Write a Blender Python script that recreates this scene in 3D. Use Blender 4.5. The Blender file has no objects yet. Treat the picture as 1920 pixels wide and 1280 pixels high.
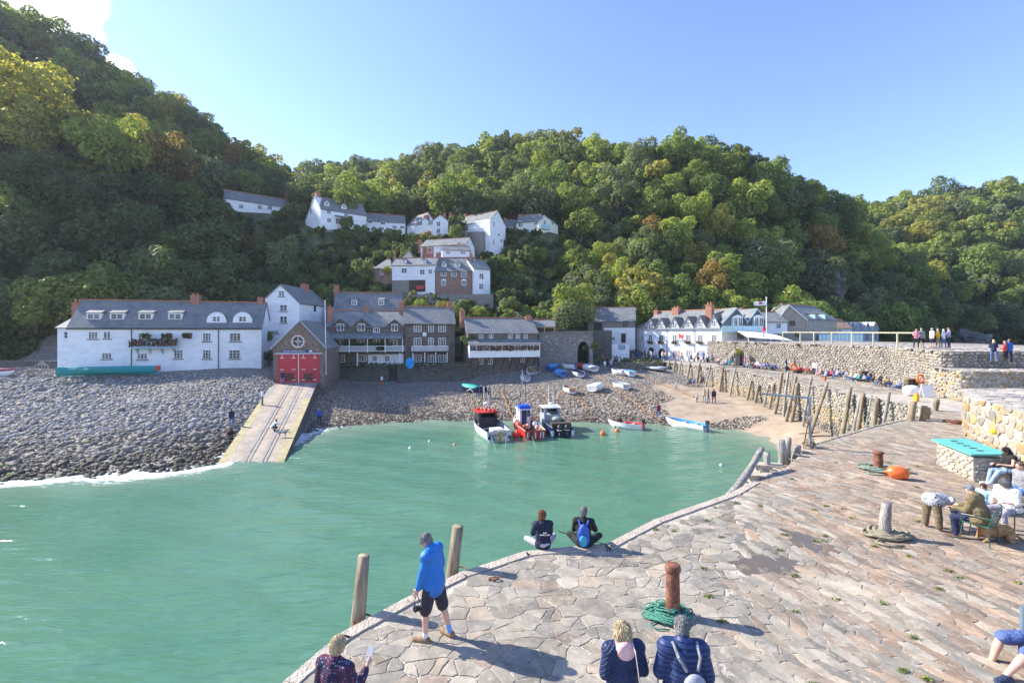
import bpy, bmesh, math, random
import numpy as np
from mathutils import Vector, Matrix, Euler
from math import radians, sin, cos, pi, atan2, sqrt
random.seed(7); NP = np.random.RandomState(7)
SC = bpy.context.scene; COL = SC.collection
# ---------------------------------------------------------------- camera
F, HY, CX, EYE = 880.0, 620.0, 960.0, 10.0      # focal length in photo pixels, horizon row, eye height above the water
cam = bpy.data.cameras.new('camera'); camo = bpy.data.objects.new('camera', cam); COL.objects.link(camo)
cam.sensor_width = 36.0; cam.lens = 36.0*F/1920.0; cam.shift_y = -(640.0-HY)/1920.0
cam.clip_start = 0.1; cam.clip_end = 3000
camo.location = (0, 0, EYE); camo.rotation_euler = (pi/2, 0, 0)
SC.camera = camo
# ---------------------------------------------------------------- sun and sky
SUN_AZ, SUN_EL = radians(20), radians(34)         # azimuth measured from -X towards +Y
SDIR = Vector((-cos(SUN_AZ)*cos(SUN_EL), sin(SUN_AZ)*cos(SUN_EL), sin(SUN_EL)))
sl = bpy.data.lights.new('sun', 'SUN'); sl.energy = 4.5; sl.angle = radians(0.53); sl.color = (1.0, 0.94, 0.84)
so = bpy.data.objects.new('sun', sl); COL.objects.link(so)
so.rotation_euler = SDIR.to_track_quat('Z', 'Y').to_euler(); so.location = (-60, 20, 60)
w = bpy.data.worlds.new('World'); SC.world = w; w.use_nodes = True
nt = w.node_tree; nt.nodes.clear()
sky = nt.nodes.new('ShaderNodeTexSky'); sky.sky_type = 'NISHITA'; sky.sun_disc = False
sky.sun_elevation = SUN_EL; sky.sun_rotation = atan2(SDIR.x, SDIR.y); sky.air_density = 1.0; sky.dust_density = 0.15; sky.ozone_density = 1.9
bg = nt.nodes.new('ShaderNodeBackground'); bg.inputs[1].default_value = 0.15
out = nt.nodes.new('ShaderNodeOutputWorld')
# one cumulus low over the western hill and its scraps, laid out by direction in the sky
geo = nt.nodes.new('ShaderNodeNewGeometry')
def vm(op, a, b=None):
 n = nt.nodes.new('ShaderNodeVectorMath'); n.operation = op
 nt.links.new(a, n.inputs[0])
 if b is not None: n.inputs[1].default_value = b
 return n
def mth(op, a, b, c=None, clamp=False):
 n = nt.nodes.new('ShaderNodeMath'); n.operation = op; n.use_clamp = clamp
 for i, v in enumerate((a, b, c)):
  if v is None: continue
  if isinstance(v, (int, float)): n.inputs[i].default_value = v
  else: nt.links.new(v, n.inputs[i])
 return n.outputs[0]
tc = nt.nodes.new('ShaderNodeTexCoord')
cn = nt.nodes.new('ShaderNodeTexNoise'); cn.inputs['Scale'].default_value = 7; cn.inputs['Detail'].default_value = 9; cn.inputs['Roughness'].default_value = .6
nt.links.new(tc.outputs['Generated'], cn.inputs['Vector'])
def dirpx(px, py): return Vector(((px-CX)/F, 1, -(py-HY)/F)).normalized()
mask = None
for (px, py, r) in ((70, 0, .085), (-30, -50, .11), (222, 132, .024)):
 d = dirpx(px, py); dn = vm('DISTANCE', tc.outputs['Generated'], d)
 m = mth('SUBTRACT', 1.0, mth('DIVIDE', dn.outputs['Value'], r))
 mask = m if mask is None else mth('MAXIMUM', mask, m)
cl = mth('MULTIPLY_ADD', mth('SUBTRACT', cn.outputs['Fac'], .5), 1.7, mask)
cl = mth('MULTIPLY', cl, 3.5, clamp=True)
mx = nt.nodes.new('ShaderNodeMix'); mx.data_type = 'RGBA'
tn = nt.nodes.new('ShaderNodeMix'); tn.data_type = 'RGBA'; tn.blend_type = 'MULTIPLY'; tn.inputs[0].default_value = 1; nt.links.new(sky.outputs[0], tn.inputs[6]); tn.inputs[7].default_value = (.79, .80, 1.0, 1)
nt.links.new(cl, mx.inputs[0]); nt.links.new(tn.outputs[2], mx.inputs[6]); mx.inputs[7].default_value = (5.6, 5.8, 6.2, 1)
nt.links.new(mx.outputs[2], bg.inputs[0]); nt.links.new(bg.outputs[0], out.inputs[0])
SC.view_settings.view_transform = 'Standard'; SC.view_settings.look = 'None'
SC.view_settings.exposure = 1.22; SC.view_settings.gamma = 1.0
SC.cycles.max_bounces = 6; SC.cycles.diffuse_bounces = 4; SC.cycles.glossy_bounces = 3; SC.cycles.transparent_max_bounces = 6
SC.cycles.transmission_bounces = 3; SC.cycles.use_denoising = True; SC.cycles.use_fast_gi = False
# ---------------------------------------------------------------- helpers
def C(px, py, Y): return Vector(((px-CX)*Y/F, Y, EYE-(py-HY)*Y/F))
def G(px, py, z):
 Y = (EYE-z)*F/(py-HY); return Vector(((px-CX)*Y/F, Y, z))
MATS = {}
def newmat(name):
 m = bpy.data.materials.new(name); m.use_nodes = True; n = m.node_tree; b = n.nodes['Principled BSDF']; return m, n, b
def lk(n, a, b): n.links.new(a, b)
def nd(n, t, **kw):
 x = n.nodes.new(t)
 for k, v in kw.items():
  if k in x.inputs: x.inputs[k].default_value = v
  else: setattr(x, k, v)
 return x
def ramp(n, fac, stops, interp='LINEAR'):
 r = nd(n, 'ShaderNodeValToRGB'); r.color_ramp.interpolation = interp
 e = r.color_ramp.elements
 while len(e) < len(stops): e.new(.5)
 for i, (p, c) in enumerate(stops): e[i].position = p; e[i].color = (*c, 1) if len(c) == 3 else c
 lk(n, fac, r.inputs[0]); return r.outputs[0]
def mixc(n, fac, a, b, mode='MIX'):
 m = nd(n, 'ShaderNodeMix', data_type='RGBA', blend_type=mode)
 for i, v in ((0, fac), (6, a), (7, b)):
  if isinstance(v, (int, float)): m.inputs[i].default_value = v
  elif isinstance(v, tuple): m.inputs[i].default_value = (*v, 1)
  else: lk(n, v, m.inputs[i])
 return m.outputs[2]
def mat(name, col, rough=.7, var=.15, scale=3.0, bump=0.0, bscale=None, metal=0.0, stretch=(1, 1, 1), col2=None, spec=.5, backtoo=False):
 """plain painted or natural surface: base colour mottled by noise, optional bump"""
 if name in MATS: return MATS[name]
 m, n, b = newmat(name); MATS[name] = m
 t = nd(n, 'ShaderNodeTexCoord'); mp = nd(n, 'ShaderNodeMapping'); mp.inputs['Scale'].default_value = stretch
 lk(n, t.outputs['Object'], mp.inputs[0])
 no = nd(n, 'ShaderNodeTexNoise', Scale=scale, Detail=6.0, Roughness=.6); lk(n, mp.outputs[0], no.inputs['Vector'])
 c2 = col2 or tuple(min(1, c*(1-var*1.6)) for c in col); c1 = tuple(min(1, c*(1+var)) for c in col)
 lk(n, ramp(n, no.outputs['Fac'], [(.3, c2), (.7, c1)]), b.inputs['Base Color'])
 b.inputs['Roughness'].default_value = rough; b.inputs['Metallic'].default_value = metal
 b.inputs['Specular IOR Level'].default_value = spec
 if bump:
  nb = nd(n, 'ShaderNodeTexNoise', Scale=bscale or scale*4, Detail=5.0); lk(n, mp.outputs[0], nb.inputs['Vector'])
  bp = nd(n, 'ShaderNodeBump', Strength=min(1, bump), Distance=.05*max(1, bump)); lk(n, nb.outputs['Fac'], bp.inputs['Height']); lk(n, bp.outputs[0], b.inputs['Normal'])
 return m
def stonemat(name, cols, mortar, scale, mort=.06, rough=.85, bumpd=.05, zs=1.6):
 """rubble masonry by Voronoi cells in metres: cells take one of cols, joints take mortar"""
 if name in MATS: return MATS[name]
 m, n, b = newmat(name); MATS[name] = m
 t = nd(n, 'ShaderNodeTexCoord'); mp = nd(n, 'ShaderNodeMapping'); mp.inputs['Scale'].default_value = (1, 1, zs)
 no0 = nd(n, 'ShaderNodeTexNoise', Scale=1.3, Detail=2.0)
 lk(n, t.outputs['Object'], mp.inputs[0])
 v = nd(n, 'ShaderNodeTexVoronoi', Scale=scale); lk(n, mp.outputs[0], v.inputs['Vector'])
 ve = nd(n, 'ShaderNodeTexVoronoi', Scale=scale, feature='DISTANCE_TO_EDGE'); lk(n, mp.outputs[0], ve.inputs['Vector'])
 sp = nd(n, 'ShaderNodeSeparateColor'); lk(n, v.outputs['Color'], sp.inputs[0])
 k = len(cols); c = ramp(n, sp.outputs[0], [(i/max(1, k-1), cc) for i, cc in enumerate(cols)])
 no = nd(n, 'ShaderNodeTexNoise', Scale=scale*2.5, Detail=6.0); lk(n, t.outputs['Object'], no.inputs['Vector'])
 c = mixc(n, .6, c, ramp(n, no.outputs['Fac'], [(.25, (.45, .45, .45)), (.75, (1, 1, 1))]), 'MULTIPLY')
 f = nd(n, 'ShaderNodeMapRange'); lk(n, ve.outputs['Distance'], f.inputs[0]); f.inputs[1].default_value = mort*.4; f.inputs[2].default_value = mort
 lk(n, mixc(n, f.outputs[0], mortar, c), b.inputs['Base Color']); b.inputs['Roughness'].default_value = rough
 f2 = nd(n, 'ShaderNodeMapRange'); lk(n, ve.outputs['Distance'], f2.inputs[0]); f2.inputs[2].default_value = mort*3
 ad = nd(n, 'ShaderNodeMath', operation='MULTIPLY_ADD'); lk(n, no.outputs['Fac'], ad.inputs[0]); ad.inputs[1].default_value = .5; lk(n, f2.outputs[0], ad.inputs[2])
 bp = nd(n, 'ShaderNodeBump', Strength=1.0, Distance=bumpd); lk(n, ad.outputs[0], bp.inputs['Height']); lk(n, bp.outputs[0], b.inputs['Normal'])
 return m
def attrmat(name, attr='tint', rough=.85, nscale=6, bump=.4, bd=.02, spec=.3, nvar=.5, smear=None):
 """surface whose own colour is stored per face (each stone has one), with grain"""
 if name in MATS: return MATS[name]
 m, n, b = newmat(name); MATS[name] = m
 a = nd(n, 'ShaderNodeAttribute', attribute_name=attr)
 t = nd(n, 'ShaderNodeTexCoord'); no = nd(n, 'ShaderNodeTexNoise', Scale=nscale, Detail=8.0, Roughness=.65); lk(n, t.outputs['Object'], no.inputs['Vector'])
 g = ramp(n, no.outputs['Fac'], [(.3, (.55, .55, .56)), (.7, (1.15, 1.13, 1.1))])
 c = mixc(n, nvar, a.outputs['Color'], mixc(n, 1.0, a.outputs['Color'], g, 'MULTIPLY'))
 if smear:
  ns = nd(n, 'ShaderNodeTexNoise', Scale=4.5, Detail=9.0, Roughness=.75, Distortion=1.2); lk(n, t.outputs['Object'], ns.inputs['Vector']); c = mixc(n, ramp(n, ns.outputs['Fac'], [(.54, (0, 0, 0)), (.66, (.75, .75, .75))]), c, smear)
 lk(n, c, b.inputs['Base Color'])
 b.inputs['Roughness'].default_value = rough; b.inputs['Specular IOR Level'].default_value = spec
 bp = nd(n, 'ShaderNodeBump', Strength=bump, Distance=bd); lk(n, no.outputs['Fac'], bp.inputs['Height']); lk(n, bp.outputs[0], b.inputs['Normal'])
 return m
ORG = {}
def tag(o, label=None, cat=None, group=None, kind=None):
 if label: o['label'] = label
 if cat: o['category'] = cat
 if group: o['group'] = group
 if kind: o['kind'] = kind
 return o
def thing(name, loc, label, cat, group=None):
 o = bpy.data.objects.new(name, None); COL.objects.link(o); o.location = loc; o.empty_display_size = .2
 ORG[o] = Vector(loc); return tag(o, label, cat, group)
def link(name, me, parent=None):
 o = bpy.data.objects.new(name, me); COL.objects.link(o)
 if parent is not None: o.parent = parent; ORG[o] = ORG.get(parent, Vector())
 return o
class MB:
 """collects shapes given in world metres; build() links them as ONE mesh object in its parent's frame"""
 def __init__(s): s.v = []; s.f = []; s.m = []; s.cur = 0
 def add(s, vs, fs):
  k = len(s.v); s.v += [tuple(x) for x in vs]
  for f in fs: s.f.append([i+k for i in f]); s.m.append(s.cur)
  return s
 def hexa(s, p):
  return s.add(p, [(0, 3, 2, 1), (4, 5, 6, 7), (0, 1, 5, 4), (1, 2, 6, 5), (2, 3, 7, 6), (3, 0, 4, 7)])
 def box(s, c, size, rot=0, M=None):
  hx, hy, hz = [a/2 for a in size]; P = []
  R = M if M is not None else Matrix.Rotation(rot, 3, 'Z')
  for z in (-hz, hz):
   for x, y in ((-hx, -hy), (hx, -hy), (hx, hy), (-hx, hy)): P.append(Vector(c)+R@Vector((x, y, z)))
  return s.hexa(P)
 def tube(s, pts, rad, seg=8, cap=True, closed=False):
  pts = [Vector(p) for p in pts]; n = len(pts)
  if not hasattr(rad, '__len__'): rad = [rad]*n
  rings = []; up = Vector((0, 0, 1)); prev = None
  for i, p in enumerate(pts):
   a = pts[(i-1) % n] if (i > 0 or closed) else p; b = pts[(i+1) % n] if (i < n-1 or closed) else p
   d = (b-a).normalized() if (b-a).length > 1e-9 else Vector((0, 0, 1))
   if prev is None: x = d.cross(up if abs(d.z) < .95 else Vector((1, 0, 0))).normalized()
   else: x = (prev-d*prev.dot(d)); x = x.normalized() if x.length > 1e-6 else d.orthogonal().normalized()
   prev = x; y = d.cross(x)
   rings.append([p+x*cos(2*pi*k/seg)*rad[i]+y*sin(2*pi*k/seg)*rad[i] for k in range(seg)])
  vs = [v for r in rings for v in r]; fs = []
  for i in range(n if closed else n-1):
   for k in range(seg):
    a = i*seg+k; b = i*seg+(k+1) % seg; j = ((i+1) % n)*seg
    fs.append((a, b, j+(k+1) % seg, j+k))
  if cap and not closed: fs.append(tuple(range(seg-1, -1, -1))); fs.append(tuple(range((n-1)*seg, n*seg)))
  return s.add(vs, fs)
 def lathe(s, c, prof, seg=16, M=None, sx=1, sy=1):
  c = Vector(c); vs = []; fs = []
  for r, z in prof:
   for k in range(seg):
    q = Vector((r*cos(2*pi*k/seg)*sx, r*sin(2*pi*k/seg)*sy, z)); vs.append(c+(M@q if M is not None else q))
  for i in range(len(prof)-1):
   for k in range(seg): a = i*seg+k; b = i*seg+(k+1) % seg; fs.append((a, b, b+seg, a+seg))
  fs.append(tuple(range(seg-1, -1, -1))); fs.append(tuple(range((len(prof)-1)*seg, len(prof)*seg)))
  return s.add(vs, fs)
 def ell(s, c, r, M=None, seg=12, rings=7):
  prof = [(max(1e-4, sin(pi*i/rings)), -cos(pi*i/rings)) for i in range(rings+1)]
  D = Matrix.Diagonal(Vector(r)); return s.lathe(c, prof, seg, (M@D if M is not None else D))
 def prism(s, pts, off):
  n = len(pts); off = Vector(off); P = [Vector(p) for p in pts]+[Vector(p)+off for p in pts]
  return s.add(P, [tuple(range(n-1, -1, -1)), tuple(range(n, 2*n))]+[(i, (i+1) % n, n+(i+1) % n, n+i) for i in range(n)])
 def slab(s, q, th):
  """quad q (4 pts, ccw from outside) thickened inwards by th"""
  q = [Vector(p) for p in q]; nn = (q[1]-q[0]).cross(q[3]-q[0]).normalized()
  return s.prism([p-nn*th for p in q], nn*th)
 def build(s, name, mats, parent=None, smooth=False, **tags):
  if not s.v: return None
  o0 = ORG.get(parent, Vector()) if parent is not None else Vector()
  me = bpy.data.meshes.new(name); me.from_pydata([Vector(v)-o0 for v in s.v], [], s.f)
  for m in (mats if isinstance(mats, (list, tuple)) else [mats]): me.materials.append(m)
  me.polygons.foreach_set('material_index', s.m)
  if smooth: me.shade_smooth() if smooth is True else me.shade_auto_smooth(use_auto_smooth=True) if hasattr(me, 'shade_auto_smooth') else None
  bm = bmesh.new(); bm.from_mesh(me); bmesh.ops.recalc_face_normals(bm, faces=bm.faces); bm.to_mesh(me); bm.free()
  o = link(name, me, parent); tag(o, **tags); return o
def npmesh(name, V, Fq, mats, parent=None, tint=None, k=4, smooth=False, matidx=None, **tags):
 """fast mesh from arrays; all faces have k corners; tint = per-face colour"""
 V = np.asarray(V, np.float32); Fq = np.asarray(Fq, np.int32)
 me = bpy.data.meshes.new(name); me.vertices.add(len(V)); me.vertices.foreach_set('co', V.ravel())
 me.loops.add(Fq.size); me.loops.foreach_set('vertex_index', Fq.ravel())
 me.polygons.add(len(Fq)); me.polygons.foreach_set('loop_start', np.arange(len(Fq), dtype=np.int32)*k)
 try: me.polygons.foreach_set('loop_total', np.full(len(Fq), k, np.int32))
 except Exception: pass
 for m in (mats if isinstance(mats, (list, tuple)) else [mats]): me.materials.append(m)
 if matidx is not None: me.polygons.foreach_set('material_index', np.asarray(matidx, np.int32))
 me.polygons.foreach_set('use_smooth', np.full(len(Fq), bool(smooth)))
 me.update(calc_edges=True)
 if tint is not None:
  a = me.color_attributes.new('tint', 'FLOAT_COLOR', 'CORNER'); t = np.ones((len(Fq), k, 4), np.float32); t[:, :, :3] = np.asarray(tint)[:, None, :]
  a.data.foreach_set('color', t.ravel())
 o = link(name, me, parent); tag(o, **tags); return o
def floatattr(o, name, vals):
 a = o.data.attributes.new(name, 'FLOAT', 'POINT'); a.data.foreach_set('value', np.asarray(vals, np.float32))
# thin-plate style interpolation of surveyed heights
class Surf:
 def __init__(s, pts, smooth=.5, eps=0):
  P = np.array([[p[0], p[1], p[2]] for p in pts], float); s.P = P[:, :2]; n = len(P)
  D = np.linalg.norm(s.P[:, None]-s.P[None], axis=2); A = np.zeros((n+3, n+3)); A[:n, :n] = D+0
  A[:n, :n] += -smooth*np.eye(n); A[:n, n] = 1; A[:n, n+1:] = s.P; A[n, :n] = 1; A[n+1:, :n] = s.P.T
  s.w = np.linalg.solve(A, np.r_[P[:, 2], 0, 0, 0])
 def __call__(s, X, Y):
  X = np.atleast_1d(np.asarray(X, float)); Y = np.atleast_1d(np.asarray(Y, float)); sh = X.shape; X = X.ravel(); Y = Y.ravel(); n = len(s.P)
  o = np.empty(len(X))
  for i in range(0, len(X), 20000):
   x = X[i:i+20000]; y = Y[i:i+20000]; D = np.hypot(x[:, None]-s.P[None, :, 0], y[:, None]-s.P[None, :, 1])
   o[i:i+20000] = D@s.w[:n]+s.w[n]+s.w[n+1]*x+s.w[n+2]*y
  return o.reshape(sh)
def vnoise(x, y, seed=0):
 """smooth value noise, numpy"""
 xi = np.floor(x).astype(int); yi = np.floor(y).astype(int); fx = x-xi; fy = y-yi; fx = fx*fx*(3-2*fx); fy = fy*fy*(3-2*fy)
 def h(a, b):
  n = (a*374761393+b*668265263+seed*974711) & 0x7fffffff; n = ((n ^ (n >> 13))*1274126177) & 0x7fffffff; return (n ^ (n >> 16)) % 10007/10007.0
 return (h(xi, yi)*(1-fx)+h(xi+1, yi)*fx)*(1-fy)+(h(xi, yi+1)*(1-fx)+h(xi+1, yi+1)*fx)*fy
def fbm(x, y, seed=0, o=4):
 s = 0; a = .5
 for i in range(o): s = s+a*vnoise(x*2**i, y*2**i, seed+i*17); a *= .5
 return s
def inpoly(X, Y, poly):
 X = np.asarray(X); Y = np.asarray(Y); r = np.zeros(X.shape, bool); n = len(poly)
 for i in range(n):
  x1, y1 = poly[i][:2]; x2, y2 = poly[(i+1) % n][:2]
  c = ((y1 > Y) != (y2 > Y)); xx = (x2-x1)*(Y-y1)/((y2-y1) if y2 != y1 else 1e-9)+x1; r ^= c & (X < xx)
 return r
# ---------------------------------------------------------------- ground heights, surveyed as (photo column, photo row, distance)
PTS = []
def pt(px, py, Y, dz=None):
 c = C(px, py, Y); dz = 0 if dz is None else -(2.0*(3.3+.013*(Y-70))-1.2) if dz in (0, -2.0001) else dz; PTS.append((c.x, c.y, c.z+dz))
def pz(px, py, z): c = G(px, py, z); PTS.append((c.x, c.y, c.z))
for px, py in ((-150, 915), (0, 898), (100, 892), (200, 884), (330, 878), (410, 868)): pz(px, py, 0); c = G(px, py, 0); PTS.append((c.x+1, c.y-9, -1.5))
for px, py in ((555, 835), (585, 802), (650, 798), (760, 790), (880, 786), (1000, 788), (1100, 790), (1200, 792), (1300, 800), (1400, 808), (1455, 822)):
 pz(px, py, 0); c = G(px, py, 0); PTS.append((c.x+(.5 if px > 1200 else 0), c.y-9, -1.2))
PTS += [(-60, 15, -3), (0, 25, -3), (12, 30, -3), (-30, 5, -3), (20, 33, -1.2), (24, 40, .4), (-100, 25, -.5), (-120, 10, -3), (-150, 40, 3)]
pt(-120, 700, 58); pt(0, 712, 56.5); pt(0, 800, 43); pt(200, 800, 42); pt(110, 704, 60); pt(300, 704, 60); pt(490, 700, 61); pt(420, 745, 51.5); pt(500, 728, 57)
pt(350, 800, 42)
pt(640, 722, 69); pt(740, 721, 70); pt(860, 719, 70); pt(640, 757, 58); pt(900, 750, 59)
pt(930, 702, 72); pt(1010, 693, 74); pt(1100, 684, 76); pt(1180, 683, 76); pt(1240, 692, 74); pt(1050, 730, 62); pt(1180, 740, 59)
pt(1300, 713, 68); pt(1350, 737, 60); pt(1400, 753, 54); pt(1450, 776, 48.5); pt(1500, 799, 43); PTS += [(26, 38, .7), (40, 60, 1.5), (35, 75, 4)]
# terraces behind the waterfront
PTS += [(-75, 62, 4.4), (-45, 70, 6), (-58, 76, 10), (-36, 82, 11), (-25, 84, 10), (-12, 84, 9.5), (-3, 82, 9), (8, 84, 9), (18, 92, 9), (30, 94, 6), (45, 98, 6), (60, 95, 6), (70, 110, 5), (85, 100, 4), (60, 70, 3), (100, 80, 2)]
T = 0
# western spur (lit crest) and the gully behind it
for a in ((0, 185, 100), (100, 232, 98), (215, 285, 96), (0, 330, 88), (100, 340, 89), (0, 480, 80), (100, 500, 80), (0, 620, 71), (150, 540, 79), (230, 400, 93)): pt(*a, T)
PTS += [(-122, 118, 50), (-95, 116, 45), (-78, 112, 40), (-150, 92, 62), (-180, 85, 66), (-150, 70, 28), (-110, 72, 25), (-190, 60, 26), (-220, 80, 60), (-140, 55, 8)]
# main western hill up to the skyline
for a in ((0, 18, 150), (100, 75, 150), (200, 132, 150), (300, 185, 150), (400, 238, 150), (460, 305, 150), (300, 300, 132), (200, 240, 135), (330, 250, 140), (100, 170, 135), (420, 330, 135), (0, 120, 132)): pt(*a, T)
for a in ((-200, -100, 150), (-400, -180, 150), (-200, 40, 120)): pt(*a, T)
PTS += [(-200, 200, 95), (-110, 200, 55), (-150, 230, 70), (-300, 150, 120)]
pt(240, 362, 120, -2); pt(350, 352, 118, -3); pt(420, 388, 122); pt(540, 396, 120); pt(350, 420, 105, T); pt(450, 430, 108, T); pt(600, 430, 114); pt(690, 440, 118)
pt(300, 520, 86, T); pt(420, 500, 92, T); pt(520, 500, 96, T); pt(600, 500, 102, T); pt(660, 470, 110, -3); pt(640, 520, 96, T); pt(460, 560, 86, T)
# the village combe
pt(730, 440, 126); pt(770, 445, 124); pt(850, 450, 124); pt(900, 475, 118, -2); pt(1000, 438, 126); pt(1045, 440, 126); pt(690, 400, 150, T); pt(860, 385, 160, -2)
pt(960, 415, 145, -2); pt(735, 548, 98); pt(820, 555, 98); pt(920, 560, 98); pt(700, 530, 100); pt(790, 495, 108); pt(880, 490, 108); pt(950, 500, 108, -2); pt(1000, 520, 104, T); pt(980, 570, 94, -2); pt(880, 580, 90, -2); pt(760, 570, 92, -1)
pt(600, 318, 215, T); pt(700, 320, 215, T); pt(790, 302, 215, T); pt(560, 345, 190, T); pt(880, 290, 210, T); pt(930, 262, 205, T); pt(1000, 262, 200, T); pt(700, 360, 180, T); pt(850, 340, 180, T); pt(960, 350, 170, T); pt(500, 325, 175, T)
PTS += [(-90, 290, 78), (0, 300, 85), (60, 280, 85)]
# central wooded bluff
for a in ((1060, 262, 175), (1110, 280, 168), (1130, 310, 162), (1162, 352, 152), (1205, 292, 150), (1270, 268, 150), (1380, 275, 150), (1440, 312, 150), (1500, 348, 152), (1560, 365, 155), (1100, 400, 132), (1070, 470, 120), (1060, 540, 106), (1200, 400, 128), (1200, 500, 112), (1300, 400, 128), (1300, 500, 112), (1400, 420, 128), (1400, 520, 112), (1480, 450, 130), (1500, 560, 113), (1130, 560, 100), (1250, 570, 100), (1350, 575, 102)): pt(*a, T)
pt(1560, 520, 130, -2); pt(1600, 440, 145, T); pt(1580, 600, 120, -1)
PTS += [(70, 190, 45), (50, 215, 55), (110, 200, 40)]
# dark spur and the lit headland beyond
for a in ((1650, 480, 150), (1660, 560, 132), (1720, 540, 140), (1760, 620, 132), (1820, 655, 134), (1700, 500, 155), (1640, 405, 215), (1750, 390, 220), (1850, 374, 220), (1930, 362, 220), (1700, 440, 200), (1800, 440, 195), (1920, 440, 190), (1800, 540, 168), (1920, 560, 160), (1880, 640, 150), (1950, 650, 150)): pt(*a, T)
PTS += [(260, 250, 75), (300, 200, 60), (150, 280, 60), (240, 300, 70), (150, 120, -1), (190, 110, -2), (120, 100, 0), (230, 130, 2)]
# footings of the hillside houses
for a in ((425, 394, 115), (480, 399, 119.5), (541, 404, 124), (575, 425, 115), (603, 430, 112), (645, 434, 115), (687, 438, 118.5), (700, 440, 122), (758, 440, 125), (763, 444, 126), (800, 444, 120), (840, 444, 118.5), (858, 446, 121), (885, 448, 118.5), (915, 478, 114.5), (944, 482, 119), (968, 438, 124), (1010, 440, 121.5), (1046, 438, 124), (990, 440, 122), (789, 488, 105), (872, 490, 102), (736, 552, 94.5), (775, 553, 94), (815, 556, 94), (887, 560, 93.5), (920, 562, 95), (700, 530, 98), (735, 532, 98), (845, 386, 154), (876, 384, 149), (950, 402, 144), (972, 402, 144)): pt(*a)
H = Surf(PTS, smooth=.15)
m_earth = mat('earth', (.10, .115, .045), rough=.95, var=.5, scale=.35, bump=1, bscale=3)
m_sandg, n, b = newmat('shingle_ground')
t = nd(n, 'ShaderNodeTexCoord'); at = nd(n, 'ShaderNodeAttribute', attribute_name='sand')
v = nd(n, 'ShaderNodeTexVoronoi', Scale=5.5); lk(n, t.outputs['Object'], v.inputs['Vector'])
sp = nd(n, 'ShaderNodeSeparateColor'); lk(n, v.outputs['Color'], sp.inputs[0])
no = nd(n, 'ShaderNodeTexNoise', Scale=.8, Detail=6.0); lk(n, t.outputs['Object'], no.inputs['Vector'])
peb = ramp(n, sp.outputs[0], [(0, (.12, .11, .10)), (.4, (.23, .205, .17)), (.75, (.30, .255, .20)), (1, (.44, .39, .32))])
snd = ramp(n, no.outputs['Fac'], [(.3, (.27, .20, .135)), (.7, (.41, .33, .24))])
lk(n, mixc(n, at.outputs['Fac'], peb, snd), b.inputs['Base Color']); b.inputs['Roughness'].default_value = .9
bp = nd(n, 'ShaderNodeBump', Strength=1.0, Distance=.12)
ml = nd(n, 'ShaderNodeMath', operation='SUBTRACT'); ml.inputs[0].default_value = 1; lk(n, v.outputs['Distance'], ml.inputs[1])
lk(n, ml.outputs[0], bp.inputs['Height']); ms = nd(n, 'ShaderNodeMath', operation='SUBTRACT'); ms.inputs[0].default_value = 1; lk(n, at.outputs['Fac'], ms.inputs[1])
lk(n, ms.outputs[0], bp.inputs['Strength']); lk(n, bp.outputs[0], b.inputs['Normal'])
def gridmesh(name, xs, ys, zf, mats, **tags):
 X, Y = np.meshgrid(xs, ys); Z = zf(X, Y); nx, ny = len(xs), len(ys)
 V = np.stack([X.ravel(), Y.ravel(), Z.ravel()], 1); i = np.arange(ny-1)[:, None]*nx+np.arange(nx-1)[None]
 i = i.ravel(); Fq = np.stack([i, i+1, i+nx+1, i+nx], 1)
 return npmesh(name, V, Fq, mats, smooth=True, **tags), X, Y, Z
o_beach, X, Y, Z = gridmesh('beach', np.arange(-170, 60.1, .6), np.arange(-10, 78.1, .6), lambda X, Y: H(X, Y)+.10*(fbm(X*.7, Y*.7, 3)-.5), m_sandg, kind='structure')
def sandmask(X, Y):   # tan sand lies along the foot of the harbour arm
 px = CX+X/np.maximum(Y, 1)*F; py = HY+(EYE-H(X, Y))*F/np.maximum(Y, 1)
 e = fbm(X*.25, Y*.25, 9)-.5
 a = np.clip(((X-18.5)+(62-Y)*.28+e*8)/2.0, 0, 1)*np.clip((66-Y+e*6)/2.5, 0, 1)*(X > 8)*(Y > 30)
 hole = np.clip(1-np.hypot((X-23.0)/3.5, (Y-48.5)/1.6)+e, 0, 1)*3
 return np.clip(a-hole, 0, 1)
floatattr(o_beach, 'sand', sandmask(X, Y).ravel())
gx = np.r_[np.arange(-420, -200, 12), np.arange(-200, 240, 3.5), np.arange(240, 520, 12)]
o_hill, X, Y, Z = gridmesh('hillside', gx, np.r_[76:240:3.5, 240:460:10], lambda X, Y: H(X, Y)+1.2*(fbm(X*.12, Y*.12, 5)-.5)*np.clip((Y-90)/10, 0, 1), m_earth, kind='structure')
gridmesh('cliff_ground', np.arange(-420, -164, 6), np.arange(-20, 77, 6), lambda X, Y: H(X, Y), m_earth, kind='structure')
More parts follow.
